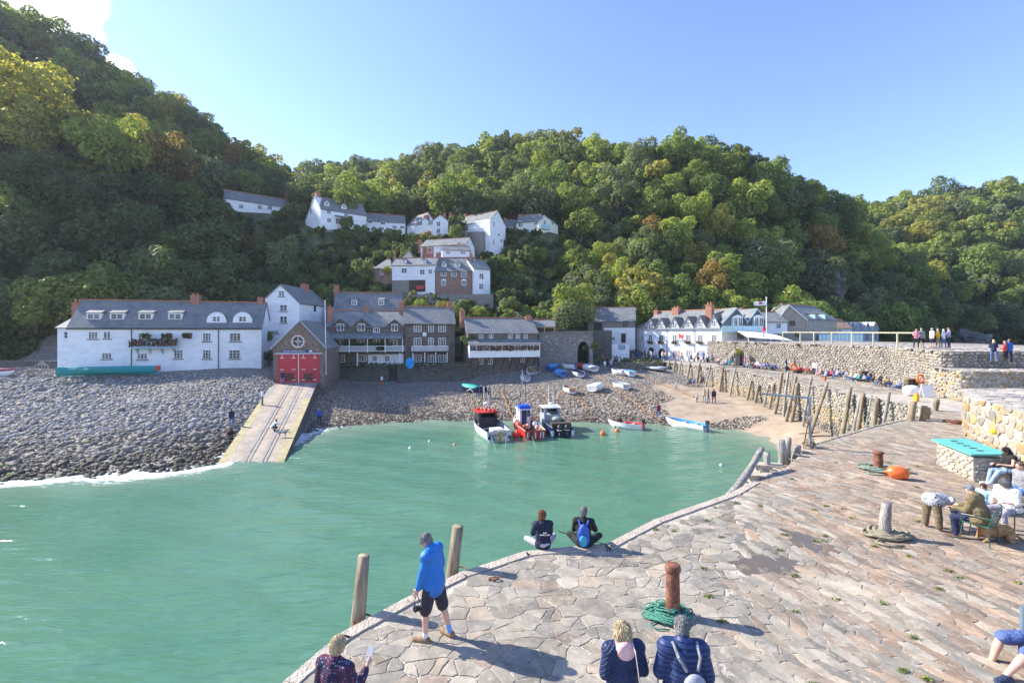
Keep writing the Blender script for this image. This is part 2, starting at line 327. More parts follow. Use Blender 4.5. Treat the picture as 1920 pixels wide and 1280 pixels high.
# ---------------------------------------------------------------- sea
m_sea, n, b = newmat('sea_water')
t = nd(n, 'ShaderNodeTexCoord'); ad = nd(n, 'ShaderNodeAttribute', attribute_name='shallow'); af = nd(n, 'ShaderNodeAttribute', attribute_name='foam')
no = nd(n, 'ShaderNodeTexNoise', Scale=.10, Detail=4.0); lk(n, t.outputs['Object'], no.inputs['Vector'])
deep = ramp(n, no.outputs['Fac'], [(.35, (.075, .185, .118)), (.65, (.105, .22, .145))])
col = mixc(n, ad.outputs['Fac'], deep, (.24, .31, .23))
mp = nd(n, 'ShaderNodeMapping'); mp.inputs['Scale'].default_value = (.50, 2.1, 1); mp.inputs['Rotation'].default_value = (0, 0, radians(-9)); lk(n, t.outputs['Object'], mp.inputs[0])
n1 = nd(n, 'ShaderNodeTexNoise', Scale=1.15, Detail=2.5, Roughness=.5, Distortion=.35); lk(n, mp.outputs[0], n1.inputs['Vector'])
n2 = nd(n, 'ShaderNodeTexNoise', Scale=4.5, Detail=3.0, Roughness=.6); lk(n, mp.outputs[0], n2.inputs['Vector'])
hh = nd(n, 'ShaderNodeMath', operation='MULTIPLY_ADD'); lk(n, n2.outputs['Fac'], hh.inputs[0]); hh.inputs[1].default_value = .09; lk(n, n1.outputs['Fac'], hh.inputs[2])
bp = nd(n, 'ShaderNodeBump', Strength=1.0, Distance=.13); lk(n, hh.outputs[0], bp.inputs['Height']); lk(n, bp.outputs[0], b.inputs['Normal'])
nf = nd(n, 'ShaderNodeTexNoise', Scale=2.2, Detail=9.0, Roughness=.72, Distortion=.5); mf = nd(n, 'ShaderNodeMapping'); mf.inputs['Scale'].default_value = (.6, 1.3, 1); lk(n, t.outputs['Object'], mf.inputs[0]); lk(n, mf.outputs[0], nf.inputs['Vector'])
fs = nd(n, 'ShaderNodeMath', operation='MULTIPLY_ADD'); lk(n, af.outputs['Fac'], fs.inputs[0]); fs.inputs[1].default_value = 1.0; lk(n, nf.outputs['Fac'], fs.inputs[2])
fm = nd(n, 'ShaderNodeMapRange'); lk(n, fs.outputs[0], fm.inputs[0]); fm.inputs[1].default_value = 1.0; fm.inputs[2].default_value = 1.26
lk(n, mixc(n, fm.outputs[0], col, (.85, .87, .86)), b.inputs['Base Color'])
rr = nd(n, 'ShaderNodeMapRange'); lk(n, fm.outputs[0], rr.inputs[0]); rr.inputs[3].default_value = .10; rr.inputs[4].default_value = .8; lk(n, rr.outputs[0], b.inputs['Roughness'])
b.inputs['IOR'].default_value = 1.33; b.inputs['Specular IOR Level'].default_value = .5
xs = np.r_[np.arange(-420, -90, 15), np.arange(-90, 30.1, .35), np.arange(34, 420, 15)]; ys = np.r_[np.arange(-60, 3, 6), np.arange(3, 58, .35), np.arange(58, 140, 8)]
def waves(X, Y): return .030*np.sin(X*.9+Y*2.1+1.5*fbm(X*.2, Y*.2, 1))+.02*np.sin(X*-1.3+Y*3.3)+.10*(fbm(X*.5, Y*.9, 2)-.5)
o_sea, X, Y, Z = gridmesh('sea', xs, ys, waves, m_sea, kind='structure')
bz = H(X, Y); e = fbm(X*.35, Y*.35, 21)-.5
floatattr(o_sea, 'shallow', (np.clip((bz+1.1)/1.1, 0, 1)**1.3).ravel()*.85)
left = np.clip((-14-X)/6, 0, 1)
foam = np.clip(1-np.abs(bz+.22+e*.5)/(.62), 0, 1)*.80*left+np.clip(1-np.abs(bz+.02)/.10, 0, 1)*.45*(1-left)*(X < 6)
foam += np.clip(1-np.abs(np.hypot((X+17.2)*1.2, (Y-37.6)*.7)-.6)/1.5, 0, 1)*.5
floatattr(o_sea, 'foam', np.clip(foam, 0, .8).ravel())
# ---------------------------------------------------------------- boulders and shingle (beyond counting: one object each)
def rockproto(k, rough, sub=2, flat=.6):
 bm = bmesh.new(); bmesh.ops.create_icosphere(bm, subdivisions=sub, radius=1); r = random.Random(k)
 o = Vector((r.random()*50, r.random()*50, 0));
 from mathutils import noise
 V = []
 for v in bm.verts:
  d = 1+rough*noise.noise(v.co*1.1+o)+rough*.5*noise.noise(v.co*2.6+o); V.append((v.co.x*d, v.co.y*d*.8, v.co.z*d*flat))
 Fs = [[q.index for q in f.verts] for f in bm.faces]; bm.free(); return np.array(V), np.array(Fs)
def scatter(name, P, S, cols, protos, mt, smooth=False, label=None, cat=None, tilt=.35):
 Vs, Fs, Ts = [], [], []; k = 0
 for i in range(len(P)):
  V, Fq = protos[NP.randint(len(protos))]; a, bb, cc = NP.rand()*6.28, NP.randn()*tilt, NP.randn()*tilt
  R = np.array(Euler((bb, cc, a)).to_matrix()); Vs.append((V*S[i])@R.T+P[i]); Fs.append(Fq+k); k += len(V); Ts.append(np.repeat(cols[i][None], len(Fq), 0))
 return npmesh(name, np.concatenate(Vs), np.concatenate(Fs), mt, tint=np.concatenate(Ts), k=3, smooth=smooth, kind='stuff', label=label, cat=cat)
m_rock = attrmat('beach_rock', rough=.8, nscale=3, bump=.5, bd=.05)
def beachpts(n, x0, x1, y0, y1, cond):
 X = NP.uniform(x0, x1, n); Y = NP.uniform(y0, y1, n); Z = H(X, Y); k = cond(X, Y, Z); return X[k], Y[k], Z[k]
SLIPL = lambda Y: -22.4+(Y-35.9)*(-30.6+22.4)/24.1; SLIPR = lambda Y: -17.6+(Y-36.4)*(-24.9+17.6)/23.6
protos = [rockproto(i, .45) for i in range(7)]; small = [rockproto(20+i, .5, 1, .62) for i in range(6)]
X, Y, Z = beachpts(42000, -78, -18, 26, 62, lambda X, Y, Z: (Z > -.35) & (X < SLIPL(Y)-.1) & (X > -1.25*Y-2) & ~((X > -60) & (Y > 61)))
s = .08+.20*NP.rand(len(X))**3.0; big = NP.rand(len(X)) < .02; s = np.where(big, s*2.0, s); s = np.where((X > -45) & (Z > 2.6), s*.7, s)
base = np.array([(.27, .265, .26), (.33, .325, .32), (.22, .215, .205), (.32, .285, .24), (.40, .39, .38), (.29, .245, .20)])[NP.randint(0, 6, len(X))]*NP.uniform(.75, 1.15, (len(X), 1))
wet = np.clip((1.5-Z+1.0*(fbm(X*.3, Y*.3, 4)-.5))/1.1, 0, 1)[:, None]; base = base*(1-wet)+wet*base*np.array([.62, .56, .44])
w2 = np.clip((.55-Z)/.5, 0, 1)[:, None]; base = base*(1-w2*.5)
moss = (NP.rand(len(X)) < .012) & (Z < 1.4); base[moss] = (.35, .36, .08)
scatter('boulder_beach', np.stack([X, Y, Z+s*.12], 1), s, base, protos, m_rock, smooth=True, label='grey and tan storm-rounded boulders covering the upper shore in front of the long white cottage', cat='boulders')
X, Y, Z = beachpts(46000, -31, 26, 43, 72, lambda X, Y, Z: (Z > -.2) & (X > SLIPR(Y)+.3) & (sandmask(X, Y) < .35+.3*NP.rand(len(X))) & (X < 27.4))
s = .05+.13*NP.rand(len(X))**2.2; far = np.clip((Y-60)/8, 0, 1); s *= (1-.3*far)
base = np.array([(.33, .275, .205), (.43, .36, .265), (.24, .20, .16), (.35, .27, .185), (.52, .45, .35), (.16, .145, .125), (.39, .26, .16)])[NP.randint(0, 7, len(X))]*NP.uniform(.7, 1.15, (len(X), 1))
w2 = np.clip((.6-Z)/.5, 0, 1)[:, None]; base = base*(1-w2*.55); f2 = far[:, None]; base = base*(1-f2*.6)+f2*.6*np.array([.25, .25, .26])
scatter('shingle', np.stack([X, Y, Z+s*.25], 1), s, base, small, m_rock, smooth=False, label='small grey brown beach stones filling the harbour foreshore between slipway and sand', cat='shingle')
# ---------------------------------------------------------------- stones cut from Voronoi cells
def cells(u0, u1, v0, v1, su, sv, jit=.8, seed=1, brick=True):
 r = np.random.RandomState(seed); nu, nv = int((u1-u0)/su)+3, int((v1-v0)/sv)+3
 P = np.zeros((nv, nu, 2))
 for j in range(nv):
  for i in range(nu):
   P[j, i] = (i-1+.5*(j % 2 if brick else 0)+jit*(r.rand()-.5), j-1+jit*.8*(r.rand()-.5))
 res = []
 for j in range(1, nv-1):
  for i in range(1, nu-1):
   c = P[j, i]; poly = [(c[0]-1.6, c[1]-1.6), (c[0]+1.6, c[1]-1.6), (c[0]+1.6, c[1]+1.6), (c[0]-1.6, c[1]+1.6)]
   for dj in (-2, -1, 0, 1, 2):
    for di in (-2, -1, 0, 1, 2):
     a, b2 = j+dj, i+di
     if (dj == 0 and di == 0) or a < 0 or b2 < 0 or a >= nv or b2 >= nu: continue
     q = P[a, b2]; nx, ny = q[0]-c[0], q[1]-c[1]; d = (q[0]**2+q[1]**2-c[0]**2-c[1]**2)/2
     new = []; L = len(poly)
     for k in range(L):
      A, B = poly[k], poly[(k+1) % L]; fa, fb = A[0]*nx+A[1]*ny-d, B[0]*nx+B[1]*ny-d
      if fa <= 0: new.append(A)
      if (fa < 0) != (fb < 0) and fa != fb: tt = fa/(fa-fb); new.append((A[0]+(B[0]-A[0])*tt, A[1]+(B[1]-A[1])*tt))
     poly = new
     if len(poly) < 3: break
    if len(poly) < 3: break
   if len(poly) < 3: continue
   pl = np.array(poly); pl[:, 0] = u0+pl[:, 0]*su; pl[:, 1] = v0+pl[:, 1]*sv
   pl[:, 0] = np.clip(pl[:, 0], u0, u1); pl[:, 1] = np.clip(pl[:, 1], v0, v1)
   if np.ptp(pl[:, 0]) < su*.15 or np.ptp(pl[:, 1]) < sv*.15: continue
   res.append(pl)
 return res
def stones(name, polys, mapf, gap, hgt, colf, mt, parent=None, seed=3, rnd=1, dome=.5, tilt=.2, rough=.25, **tags):
 """each cell becomes a raised stone: mapf(u, v, h) -> xyz arrays"""
 r = np.random.RandomState(seed); V = []; Fs = []; Tn = []; k = 0
 for pl in polys:
  c = pl.mean(0); R = np.hypot(*(pl-c).T).mean()
  if R < gap*1.5: continue
  q = pl
  for _ in range(rnd):
   nx = np.roll(q, -1, 0); q = np.stack([q*.75+nx*.25, q*.25+nx*.75], 1).reshape(-1, 2)
  gp_ = gap*(.35+1.7*r.rand()**2) if rnd == 0 else gap
  q = c+(q-c)*(1-gp_/np.maximum(np.hypot(*(q-c).T), gap*1.2)[:, None])
  if rnd == 0:
   nx = np.roll(q, -1, 0); e_ = np.hypot(*(nx-q).T)[:, None]; q = np.stack([q*.94+nx*.06, q*.5+nx*.5+(r.rand(*q.shape)-.5)*e_*.16, q*.06+nx*.94], 1).reshape(-1, 2)
  q = q+(r.rand(*q.shape)-.5)*R*rough*.25
  n = len(q); hh = hgt*(.6+.8*r.rand()); tx, ty = (r.rand(2)-.5)*tilt
  def ring(s, h): p = c+(q-c)*s; d = (p-c); return np.column_stack([p, h+d[:, 0]*tx*hgt/R+d[:, 1]*ty*hgt/R])
  A = ring(1.0, -hgt*.6); B = ring(1.0-.06*rnd, hh*.62); D = ring(.80 if dome else .90, hh*.95); E = np.array([[c[0], c[1], hh*(1+.15*dome)]])
  V.append(np.concatenate([A, B, D, E])); i = np.arange(n); j = (i+1) % n
  Fs.append(np.concatenate([np.stack([k+i, k+j, k+n+j], 1), np.stack([k+i, k+n+j, k+n+i], 1), np.stack([k+n+i, k+n+j, k+2*n+j], 1), np.stack([k+n+i, k+2*n+j, k+2*n+i], 1), np.stack([k+2*n+i, k+2*n+j, np.full(n, k+3*n)], 1)]))
  col = np.array(colf(c, r)); Tn.append(np.repeat(col[None], 5*n, 0)); k += 3*n+1
 if not V: return None
 V = np.concatenate(V); xyz = mapf(V[:, 0], V[:, 1], V[:, 2])
 return npmesh(name, xyz, np.concatenate(Fs), mt, parent=parent, tint=np.concatenate(Tn), k=3, smooth=False, **tags)
QZ = 4.9
EDGE = [(-3.75, 3.5), (-3.62, 5.4), (-3.28, 6.8), (-2.86, 7.87), (-2.02, 8.89), (-1.06, 9.86), (.31, 10.8), (2.3, 11.2), (3.88, 12.64), (6.9, 14.7), (8.3, 16.0), (10.3, 17.6), (13.3, 20.9), (19.2, 24.9), (25.4, 28.6), (27.2, 30.4), (27.2, 37.4), (28.2, 46), (28.6, 52.8), (27.6, 62.3), (25, 77.4)]
WB = [(30, 79), (33, 66), (35.5, 58), (37.2, 52), (37.3, 46.7), (35.8, 42), (33.3, 37.4), (32.4, 33.9), (36, 33.6), (36, 25.2), (24.5, 25.2), (22, 22.8), (20.6, 19.9), (19.7, 18.1), (18.4, 15), (17, 10), (16.5, 3.5)]
QPOLY = EDGE+WB
def quayz(x, y): return QZ+0*x
m_mortar = mat('lime_mortar', (.50, .435, .35), rough=.95, var=.22, scale=2.2, bump=1, bscale=22)
m_stone = attrmat('slate_flag', rough=.8, nscale=3.2, bump=.8, bd=.03, spec=.3, nvar=.9, smear=(.50, .44, .36))
m_wallst = attrmat('wall_stone', rough=.9, nscale=5, bump=.9, bd=.05, nvar=.9)
mb = MB(); mb.prism([(x, y, -4) for x, y in QPOLY], (0, 0, QZ+4-.005)); quay = mb.build('quay', m_mortar, kind='structure')
def flagcol(c, r):
 x, y = c; red = np.clip((x-4.2-(y-8)*.3)/4, 0, 1)*np.clip(1.2-(y-14)/12, .25, 1); t_ = r.rand()
 if t_ < red*.75: col = np.array([(.36, .29, .235), (.40, .31, .24), (.32, .275, .235), (.42, .33, .255)][r.randint(4)])
 elif t_ < .80: col = np.array([(.34, .325, .29), (.39, .37, .33), (.30, .295, .275), (.42, .40, .355)][r.randint(4)])
 else: col = np.array([(.45, .40, .33), (.35, .295, .25), (.46, .425, .36), (.40, .355, .295)][r.randint(4)])
 if ((x-6.6-(y-8.9)*-.3)/1.0)**2+((y-9.0)/.75)**2 < 1+.5*r.rand(): col = .35*col+.65*np.array((.54, .49, .42))
 if ((x-5.5)/.75)**2+((y-10.25)/.42)**2 < 1+.4*r.rand() or ((x-7.2)/.35)**2+((y-11.3)/.6)**2 < 1+.4*r.rand(): col = col*.55
 return col*np.array((.97, .91, .82))*(.70+.42*r.rand())
# wide random flags near the water's edge
pa = [p for p in cells(-4, 12.4, 3.4, 24, .44, .34, 1.0, 11) if p.mean(0)[0] < 2.6+(p.mean(0)[1]-6)*.55 and inpoly([p.mean(0)[0]], [p.mean(0)[1]], [(x+.28 if i < 12 else x, y-.22) for i, (x, y) in enumerate(QPOLY)])[0]]
pa2 = []
for p in pa:      # some cells cut in two for a mix of sizes
 c = p.mean(0)
 if NP.rand() < .38:
  a = NP.rand()*pi; d = np.array([cos(a), sin(a)]); s_ = (p-c)@d
  for sg in (1, -1):
   new = []
   for k in range(len(p)):
    A, B = p[k], p[(k+1) % len(p)]; fa, fb = s_[k]*sg, s_[(k+1) % len(p)]*sg
    if fa >= 0: new.append(A)
    if (fa < 0) != (fb < 0): new.append(A+(B-A)*fa/(fa-fb))
   if len(new) > 2: pa2.append(np.array(new))
 else: pa2.append(p)
idm = lambda u, v, h: np.stack([u, v, QZ+h], 1)
stones('flagstone_paving', pa2, idm, .013, .008, flagcol, m_stone, rnd=0, dome=0, tilt=.7, rough=.35, kind='structure')
# narrow flags on edge, coursed along the quay
ca, sa = cos(radians(109)), sin(radians(109))
pb = []
for p in cells(-5, 45, -36, 6, .52, .175, .62, 12):
 q = np.stack([p[:, 0]*ca-p[:, 1]*sa, p[:, 0]*sa+p[:, 1]*ca], 1); q[:, 0] += .25*np.sin(q[:, 1]*.6)+.08*np.sin(q[:, 1]*2.3); c = q.mean(0)
 if 3.2 < c[1] < 78 and not (c[0] < 2.6+(c[1]-6)*.55 and c[1] < 24 and c[0] < 12.4) and abs(c[0]) < 1.13*c[1]+3 and c[1] < 41: pb.append(q)
pb = [p for p, k in zip(pb, inpoly([p.mean(0)[0] for p in pb], [p.mean(0)[1] for p in pb], QPOLY)) if k]
stones('pitched_stone_paving', pb, idm, .010, .007, flagcol, m_stone, rnd=0, dome=0, tilt=.7, rough=.35, kind='structure')
pc = [p for p in cells(24, 39, 38, 79, .9, .8, .9, 13) if inpoly([p.mean(0)[0]], [p.mean(0)[1]], QPOLY)[0]]
stones('walkway_paving', pc, idm, .03, .015, flagcol, m_stone, rnd=1, dome=0, kind='structure')
m_cope = mat('coping_concrete', (.48, .41, .33), rough=.9, var=.15, scale=4, bump=1, bscale=20)
mb = MB()
for i in range(0, 10):
 a, b2 = Vector((*EDGE[i], 0)), Vector((*EDGE[i+1], 0));
 if i in (9,): b2 = a+(b2-a)*.9
 d = (b2-a).normalized(); nn = Vector((d.y, -d.x, 0)); wd = .20
 mb.prism([(a.x-.03*nn.x, a.y-.03*nn.y, QZ-.12), (b2.x-.03*nn.x, b2.y-.03*nn.y, QZ-.12), (b2.x+wd*nn.x, b2.y+wd*nn.y, QZ-.12), (a.x+wd*nn.x, a.y+wd*nn.y, QZ-.12)], (0, 0, .15))
mb.build('quay_kerb', m_cope, kind='structure')
# harbour wall faces: rounded beach stone
def wallmap(path, zt, zb, out=0.0):
 P = np.array(path, float); L = np.r_[0, np.cumsum(np.hypot(*np.diff(P, axis=0).T))]
 def f(u, v, h):
  x = np.interp(u, L, P[:, 0]); y = np.interp(u, L, P[:, 1]); i = np.clip(np.searchsorted(L, u, side='right')-1, 0, len(P)-2)
  d = (P[i+1]-P[i])/np.maximum(np.hypot(*(P[i+1]-P[i]).T), 1e-6)[:, None]; nx, ny = d[:, 1], -d[:, 0]
  return np.stack([x+nx*(h+out), y+ny*(h+out), v], 1)
 return f, L[-1]
def pick(cols): return lambda c, r: np.array(cols[r.randint(len(cols))])*(.8+.4*r.rand())
def facecol(c, r):
 z = c[1]; t_ = r.rand()
 if z < 2.2+(r.rand()-.5)*1.0: col = (.16, .15, .135) if t_ < .6 else (.25, .225, .19)
 elif z < 3.3: col = (.35, .31, .235) if t_ < .6 else (.41, .31, .17)
 else: col = (.38, .345, .29) if t_ < .65 else (.29, .265, .235)
 return np.array(col)*(.8+.35*r.rand())
fa_path = list(reversed(EDGE[15:]))       # from far end to the near corner, harbour side is on its right... normal flips below
f, L = wallmap(EDGE[12:], QZ, -.5)
stones('harbour_wall_face', cells(0, L, -.8, QZ+.05, .36, .26, .8, 21), lambda u, v, h: f(u, v, -h), .022, .09, facecol, m_wallst, rnd=1, dome=.5, kind='structure')
f, L = wallmap(EDGE[0:13], QZ, -.5)
stones('quay_face', cells(0, L, -.6, QZ-.1, .6, .4, .8, 22), lambda u, v, h: f(u, v, -h), .02, .08, facecol, m_wallst, rnd=1, dome=1, kind='structure')
# ---------------------------------------------------------------- upper harbour wall in three stages
m_wmort = mat('pale_pointing', (.46, .415, .35), rough=.95, var=.2, scale=3, bump=1, bscale=14)
upcol = pick([(.36, .33, .285), (.31, .285, .25), (.40, .365, .31), (.25, .23, .205), (.37, .315, .24)])
buff = pick([(.38, .335, .27), (.42, .29, .14), (.34, .30, .24), (.43, .38, .32), (.30, .275, .24), (.40, .31, .19)])
def upper(name, foot, back, zt, su, sv, colf, label, seed, gap=.03, hg=.09, zb=QZ-.02, topmat=None):
 r = thing(name, (foot[0][0], foot[0][1], zb), label, 'harbour wall')
 mb = MB(); mb.prism([(x, y, zb-1) for x, y in foot+back], (0, 0, zt-zb+1)); mb.build('core', topmat or m_wmort, r)
 f, L = wallmap(foot, zt, zb)
 V = stones('stone_face', cells(0, L, zb, zt+.02, su, sv, .8, seed), f, gap, hg, colf, m_wallst, None, rnd=1, dome=1)
 V.parent = r; V.location = -ORG[r]
 return r
m_wdark = mat('wall_joint_earth', (.27, .24, .20), rough=.95, var=.25, scale=2, bump=1, bscale=12)
W1 = upper('upper_wall', [(27.5, 92), (31, 79), (33.4, 66), (35.7, 58), (37.3, 52), (37.4, 46.7), (35.9, 42), (33.6, 36.8), (34.2, 36.4), (54, 35.2)], [(58, 60), (44, 92)], 8.4, .40, .24, upcol, 'high grey rubble harbour wall with the timber handrail along its top', 31, topmat=m_wdark)
W2 = upper('stepped_wall', [(33.4, 37.4), (32.5, 34.0), (33.2, 33.7), (48, 32.8)], [(52, 35.1), (34.1, 36.3)], 7.1, .42, .30, buff, 'lower buff stone stage of the harbour wall where two walkers stand', 32, gap=.045)
W3 = upper('corner_block_wall', [(24.6, 25.6), (22.1, 22.8), (20.7, 19.9), (19.8, 18.1), (18.5, 15), (17.1, 10), (16.6, 3.5)], [(34, 3.5), (36, 25.6)], 6.84, .62, .46, buff, 'massive golden corner wall with white pointing behind the teal bench', 33, gap=.038, hg=.06)
def topstones(poly, z, par, seed):
 us = [p[0] for p in poly]; vs = [p[1] for p in poly]
 ps = [p for p in cells(min(us), max(us), min(vs), max(vs), 1.0, .6, .9, seed)]
 ps = [p for p, k in zip(ps, inpoly([p.mean(0)[0] for p in ps], [p.mean(0)[1] for p in ps], poly)) if k]
 o = stones('coping_slabs', ps, lambda u, v, h: np.stack([u, v, z+h], 1), .03, .03, pick([(.42, .38, .33), (.36, .33, .30), (.47, .42, .35)]), m_wallst, None, rnd=1, dome=0)
 o.parent = par; o.location = -ORG[par]
topstones([(31, 79), (33.4, 66), (35.7, 58), (37.3, 52), (37.4, 46.7), (35.9, 42), (33.6, 36.8), (50, 35.6), (50, 50), (42, 79)], 8.4, W1, 41)
topstones([(33.4, 37.2), (32.5, 34.0), (33.2, 33.7), (47, 32.9), (47, 36)], 7.1, W2, 42)
topstones([(24.6, 25.6), (22.1, 22.8), (20.7, 19.9), (19.8, 18.1), (28, 17), (34, 25.4)], 6.84, W3, 43)
# ---------------------------------------------------------------- slipway
m_conc = mat('slip_concrete', (.40, .33, .25), rough=.9, var=.2, scale=1.2, bump=1, bscale=7)
m_alg = mat('slip_edge_concrete', (.37, .31, .18), rough=.9, var=.3, scale=1.1, bump=.6, col2=(.27, .24, .10))
m_rail = mat('slip_rail_plank', (.30, .27, .24), rough=.8, var=.25, scale=5, stretch=(1, .2, 1))
m_darkst = stonemat('dark_rubble', [(.10, .10, .09), (.17, .155, .13), (.13, .125, .11), (.22, .20, .17)], (.12, .11, .095), 2.6)
TL, TR, BL, BR = Vector((-30.6, 60, 3.35)), Vector((-24.9, 60, 3.35)), Vector((-22.4, 35.9, .02)), Vector((-17.6, 36.4, .02))
def SL(a, t_, dz=0):      # across 0..1, down 0..1 (beyond 1 runs under water)
 p = (TL.lerp(TR, a)).lerp(BL.lerp(BR, a), t_); return Vector((p.x, p.y, TL.z+(BL.z-TL.z)*t_+dz))
mb = MB(); t1 = 1.22
mb.hexa([SL(0, 0, -5), SL(1, 0, -5), SL(1, t1, -5), SL(0, t1, -5), SL(0, 0), SL(1, 0), SL(1, t1), SL(0, t1)])
slip = mb.build('slipway', [m_darkst], kind='structure')
def strip(mb, a0, a1, dz, th=.05, t0=0.0, t2=t1): mb.hexa([SL(a0, t0, dz-th), SL(a1, t0, dz-th), SL(a1, t2, dz-th), SL(a0, t2, dz-th), SL(a0, t0, dz), SL(a1, t0, dz), SL(a1, t2, dz), SL(a0, t2, dz)])
mb = MB(); strip(mb, .13, .87, .03); mb.build('slipway_surface', m_conc, kind='structure')
mb = MB(); strip(mb, .0, .13, .035, t0=.3); strip(mb, .87, 1.0, .035, t0=.3); mb.build('slipway_edging', m_alg, kind='structure')
mb = MB(); strip(mb, .0, .13, .035, t2=.3); strip(mb, .87, 1.0, .035, t2=.3); strip(mb, .34, .41, .06); strip(mb, .45, .47, .06); strip(mb, .60, .67, .06); strip(mb, .71, .73, .06); mb.build('slipway_rails', m_rail, kind='structure')
# ---------------------------------------------------------------- building kit: facades are vertical planes; openings are given by photo pixel on that plane
class Face:
 def __init__(s, ax, ay, bx, by):
  s.a = Vector((ax, ay)); s.b = Vector((bx, by)); s.L = (s.b-s.a).length; s.d = (s.b-s.a)/s.L; s.n = Vector((s.d.y, -s.d.x))
 def P(s, u, z, o=0.0): q = s.a+s.d*u+s.n*o; return Vector((q.x, q.y, z))
 def off(s, o): a = s.a+s.n*o; b = s.b+s.n*o; return Face(a.x, a.y, b.x, b.y)
 def uz(s, px, py):
  r = Vector(((px-CX)/F, 1.0)); det = r.x*(-s.d.y)+s.d.x*r.y     # a+u d = t r
  t = (s.a.x*(-s.d.y)+s.d.x*s.a.y)/det; q = r*t-s.a; return q.dot(s.d), EYE-(py-HY)*t/F
 def m(s, px): r = s.uz(px, HY)[0]; q = s.a+s.d*r; return q.y/F      # metres per photo pixel there
def PF(p1, Y1, p2, Y2): return Face((p1-CX)*Y1/F, Y1, (p2-CX)*Y2/F, Y2)
def fb(mb, f, u0, u1, z0, z1, o0, o1):
 return mb.hexa([f.P(u0, z0, o1), f.P(u1, z0, o1), f.P(u1, z0, o0), f.P(u0, z0, o0), f.P(u0, z1, o1), f.P(u1, z1, o1), f.P(u1, z1, o0), f.P(u0, z1, o0)])
m_white = mat('whitewash', (.84, .85, .86), rough=.85, var=.06, scale=.9, bump=.7, bscale=3.5, stretch=(1, 1, 2.2), col2=(.70, .715, .73))
m_cream = mat('cream_render', (.72, .74, .62), rough=.85, var=.05, scale=1)
m_paint = mat('white_paint', (.80, .80, .79), rough=.5, var=.03, scale=2)
m_black = mat('black_paint', (.02, .022, .024), rough=.5, var=.1)
m_slate, n, b = newmat('roof_slate')
t = nd(n, 'ShaderNodeTexCoord'); mp = nd(n, 'ShaderNodeMapping'); mp.inputs['Scale'].default_value = (1, 1, 1); lk(n, t.outputs['Object'], mp.inputs[0])
no = nd(n, 'ShaderNodeTexNoise', Scale=.7, Detail=7.0, Roughness=.65); lk(n, t.outputs['Object'], no.inputs['Vector'])
sx = nd(n, 'ShaderNodeSeparateXYZ'); lk(n, t.outputs['Object'], sx.inputs[0]); ax = nd(n, 'ShaderNodeMath', operation='ADD'); lk(n, sx.outputs[0], ax.inputs[0]); lk(n, sx.outputs[1], ax.inputs[1])
cx = nd(n, 'ShaderNodeCombineXYZ'); lk(n, ax.outputs[0], cx.inputs[0]); zz = nd(n, 'ShaderNodeMath', operation='MULTIPLY'); lk(n, sx.outputs[2], zz.inputs[0]); zz.inputs[1].default_value = 1.5; lk(n, zz.outputs[0], cx.inputs[1])
br = nd(n, 'ShaderNodeTexBrick', Scale=1.0); br.inputs['Brick Width'].default_value = .36; br.inputs['Row Height'].default_value = .26; br.inputs['Mortar Size'].default_value = .018
br.inputs['Color1'].default_value = (.19, .205, .215, 1); br.inputs['Color2'].default_value = (.27, .275, .265, 1); br.inputs['Mortar'].default_value = (.08, .08, .085, 1); lk(n, cx.outputs[0], br.inputs['Vector'])
lk(n, mixc(n, .75, br.outputs['Color'], ramp(n, no.outputs['Fac'], [(.3, (.55, .58, .62)), (.5, (.95, .95, .93)), (.72, (1.25, 1.18, 1.0))]), 'MULTIPLY'), b.inputs['Base Color'])
b.inputs['Roughness'].default_value = .62; bp = nd(n, 'ShaderNodeBump', Strength=.7, Distance=.03); lk(n, br.outputs['Fac'], bp.inputs['Height']); bp.invert = True; lk(n, bp.outputs[0], b.inputs['Normal'])
def brickmat(name, c1, c2, mo, bw=.23, rh=.09, zs=1.0, nz=.6):
 m, n, b = newmat(name)
 t = nd(n, 'ShaderNodeTexCoord'); sx = nd(n, 'ShaderNodeSeparateXYZ'); lk(n, t.outputs['Object'], sx.inputs[0]); ax = nd(n, 'ShaderNodeMath', operation='ADD'); lk(n, sx.outputs[0], ax.inputs[0]); lk(n, sx.outputs[1], ax.inputs[1])
 cx = nd(n, 'ShaderNodeCombineXYZ'); lk(n, ax.outputs[0], cx.inputs[0]); lk(n, sx.outputs[2], cx.inputs[1])
 br = nd(n, 'ShaderNodeTexBrick', Scale=1.0); br.inputs['Brick Width'].default_value = bw; br.inputs['Row Height'].default_value = rh; br.inputs['Mortar Size'].default_value = rh*.1
 for k, c in (('Color1', c1), ('Color2', c2), ('Mortar', mo)): br.inputs[k].default_value = (*c, 1)
 lk(n, cx.outputs[0], br.inputs['Vector']); no = nd(n, 'ShaderNodeTexNoise', Scale=1.4, Detail=6.0); lk(n, t.outputs['Object'], no.inputs['Vector'])
 lk(n, mixc(n, nz, br.outputs['Color'], ramp(n, no.outputs['Fac'], [(.3, (.55, .55, .55)), (.7, (1.15, 1.12, 1.1))]), 'MULTIPLY'), b.inputs['Base Color']); b.inputs['Roughness'].default_value = .9
 return m
m_brick = brickmat('red_brick', (.36, .12, .07), (.46, .17, .10), (.40, .33, .28))
m_brick2 = brickmat('brown_brick', (.24, .13, .095), (.33, .18, .13), (.30, .26, .22))
m_brownst = stonemat('brown_rubble', [(.13, .10, .08), (.20, .155, .12), (.16, .14, .12), (.26, .20, .155)], (.20, .175, .15), 3.4, mort=.05, bumpd=.03)
m_greyst = stonemat('grey_rubble', [(.22, .20, .175), (.32, .29, .25), (.27, .25, .22), (.38, .34, .29)], (.30, .27, .235), 3.2, mort=.05, bumpd=.03)
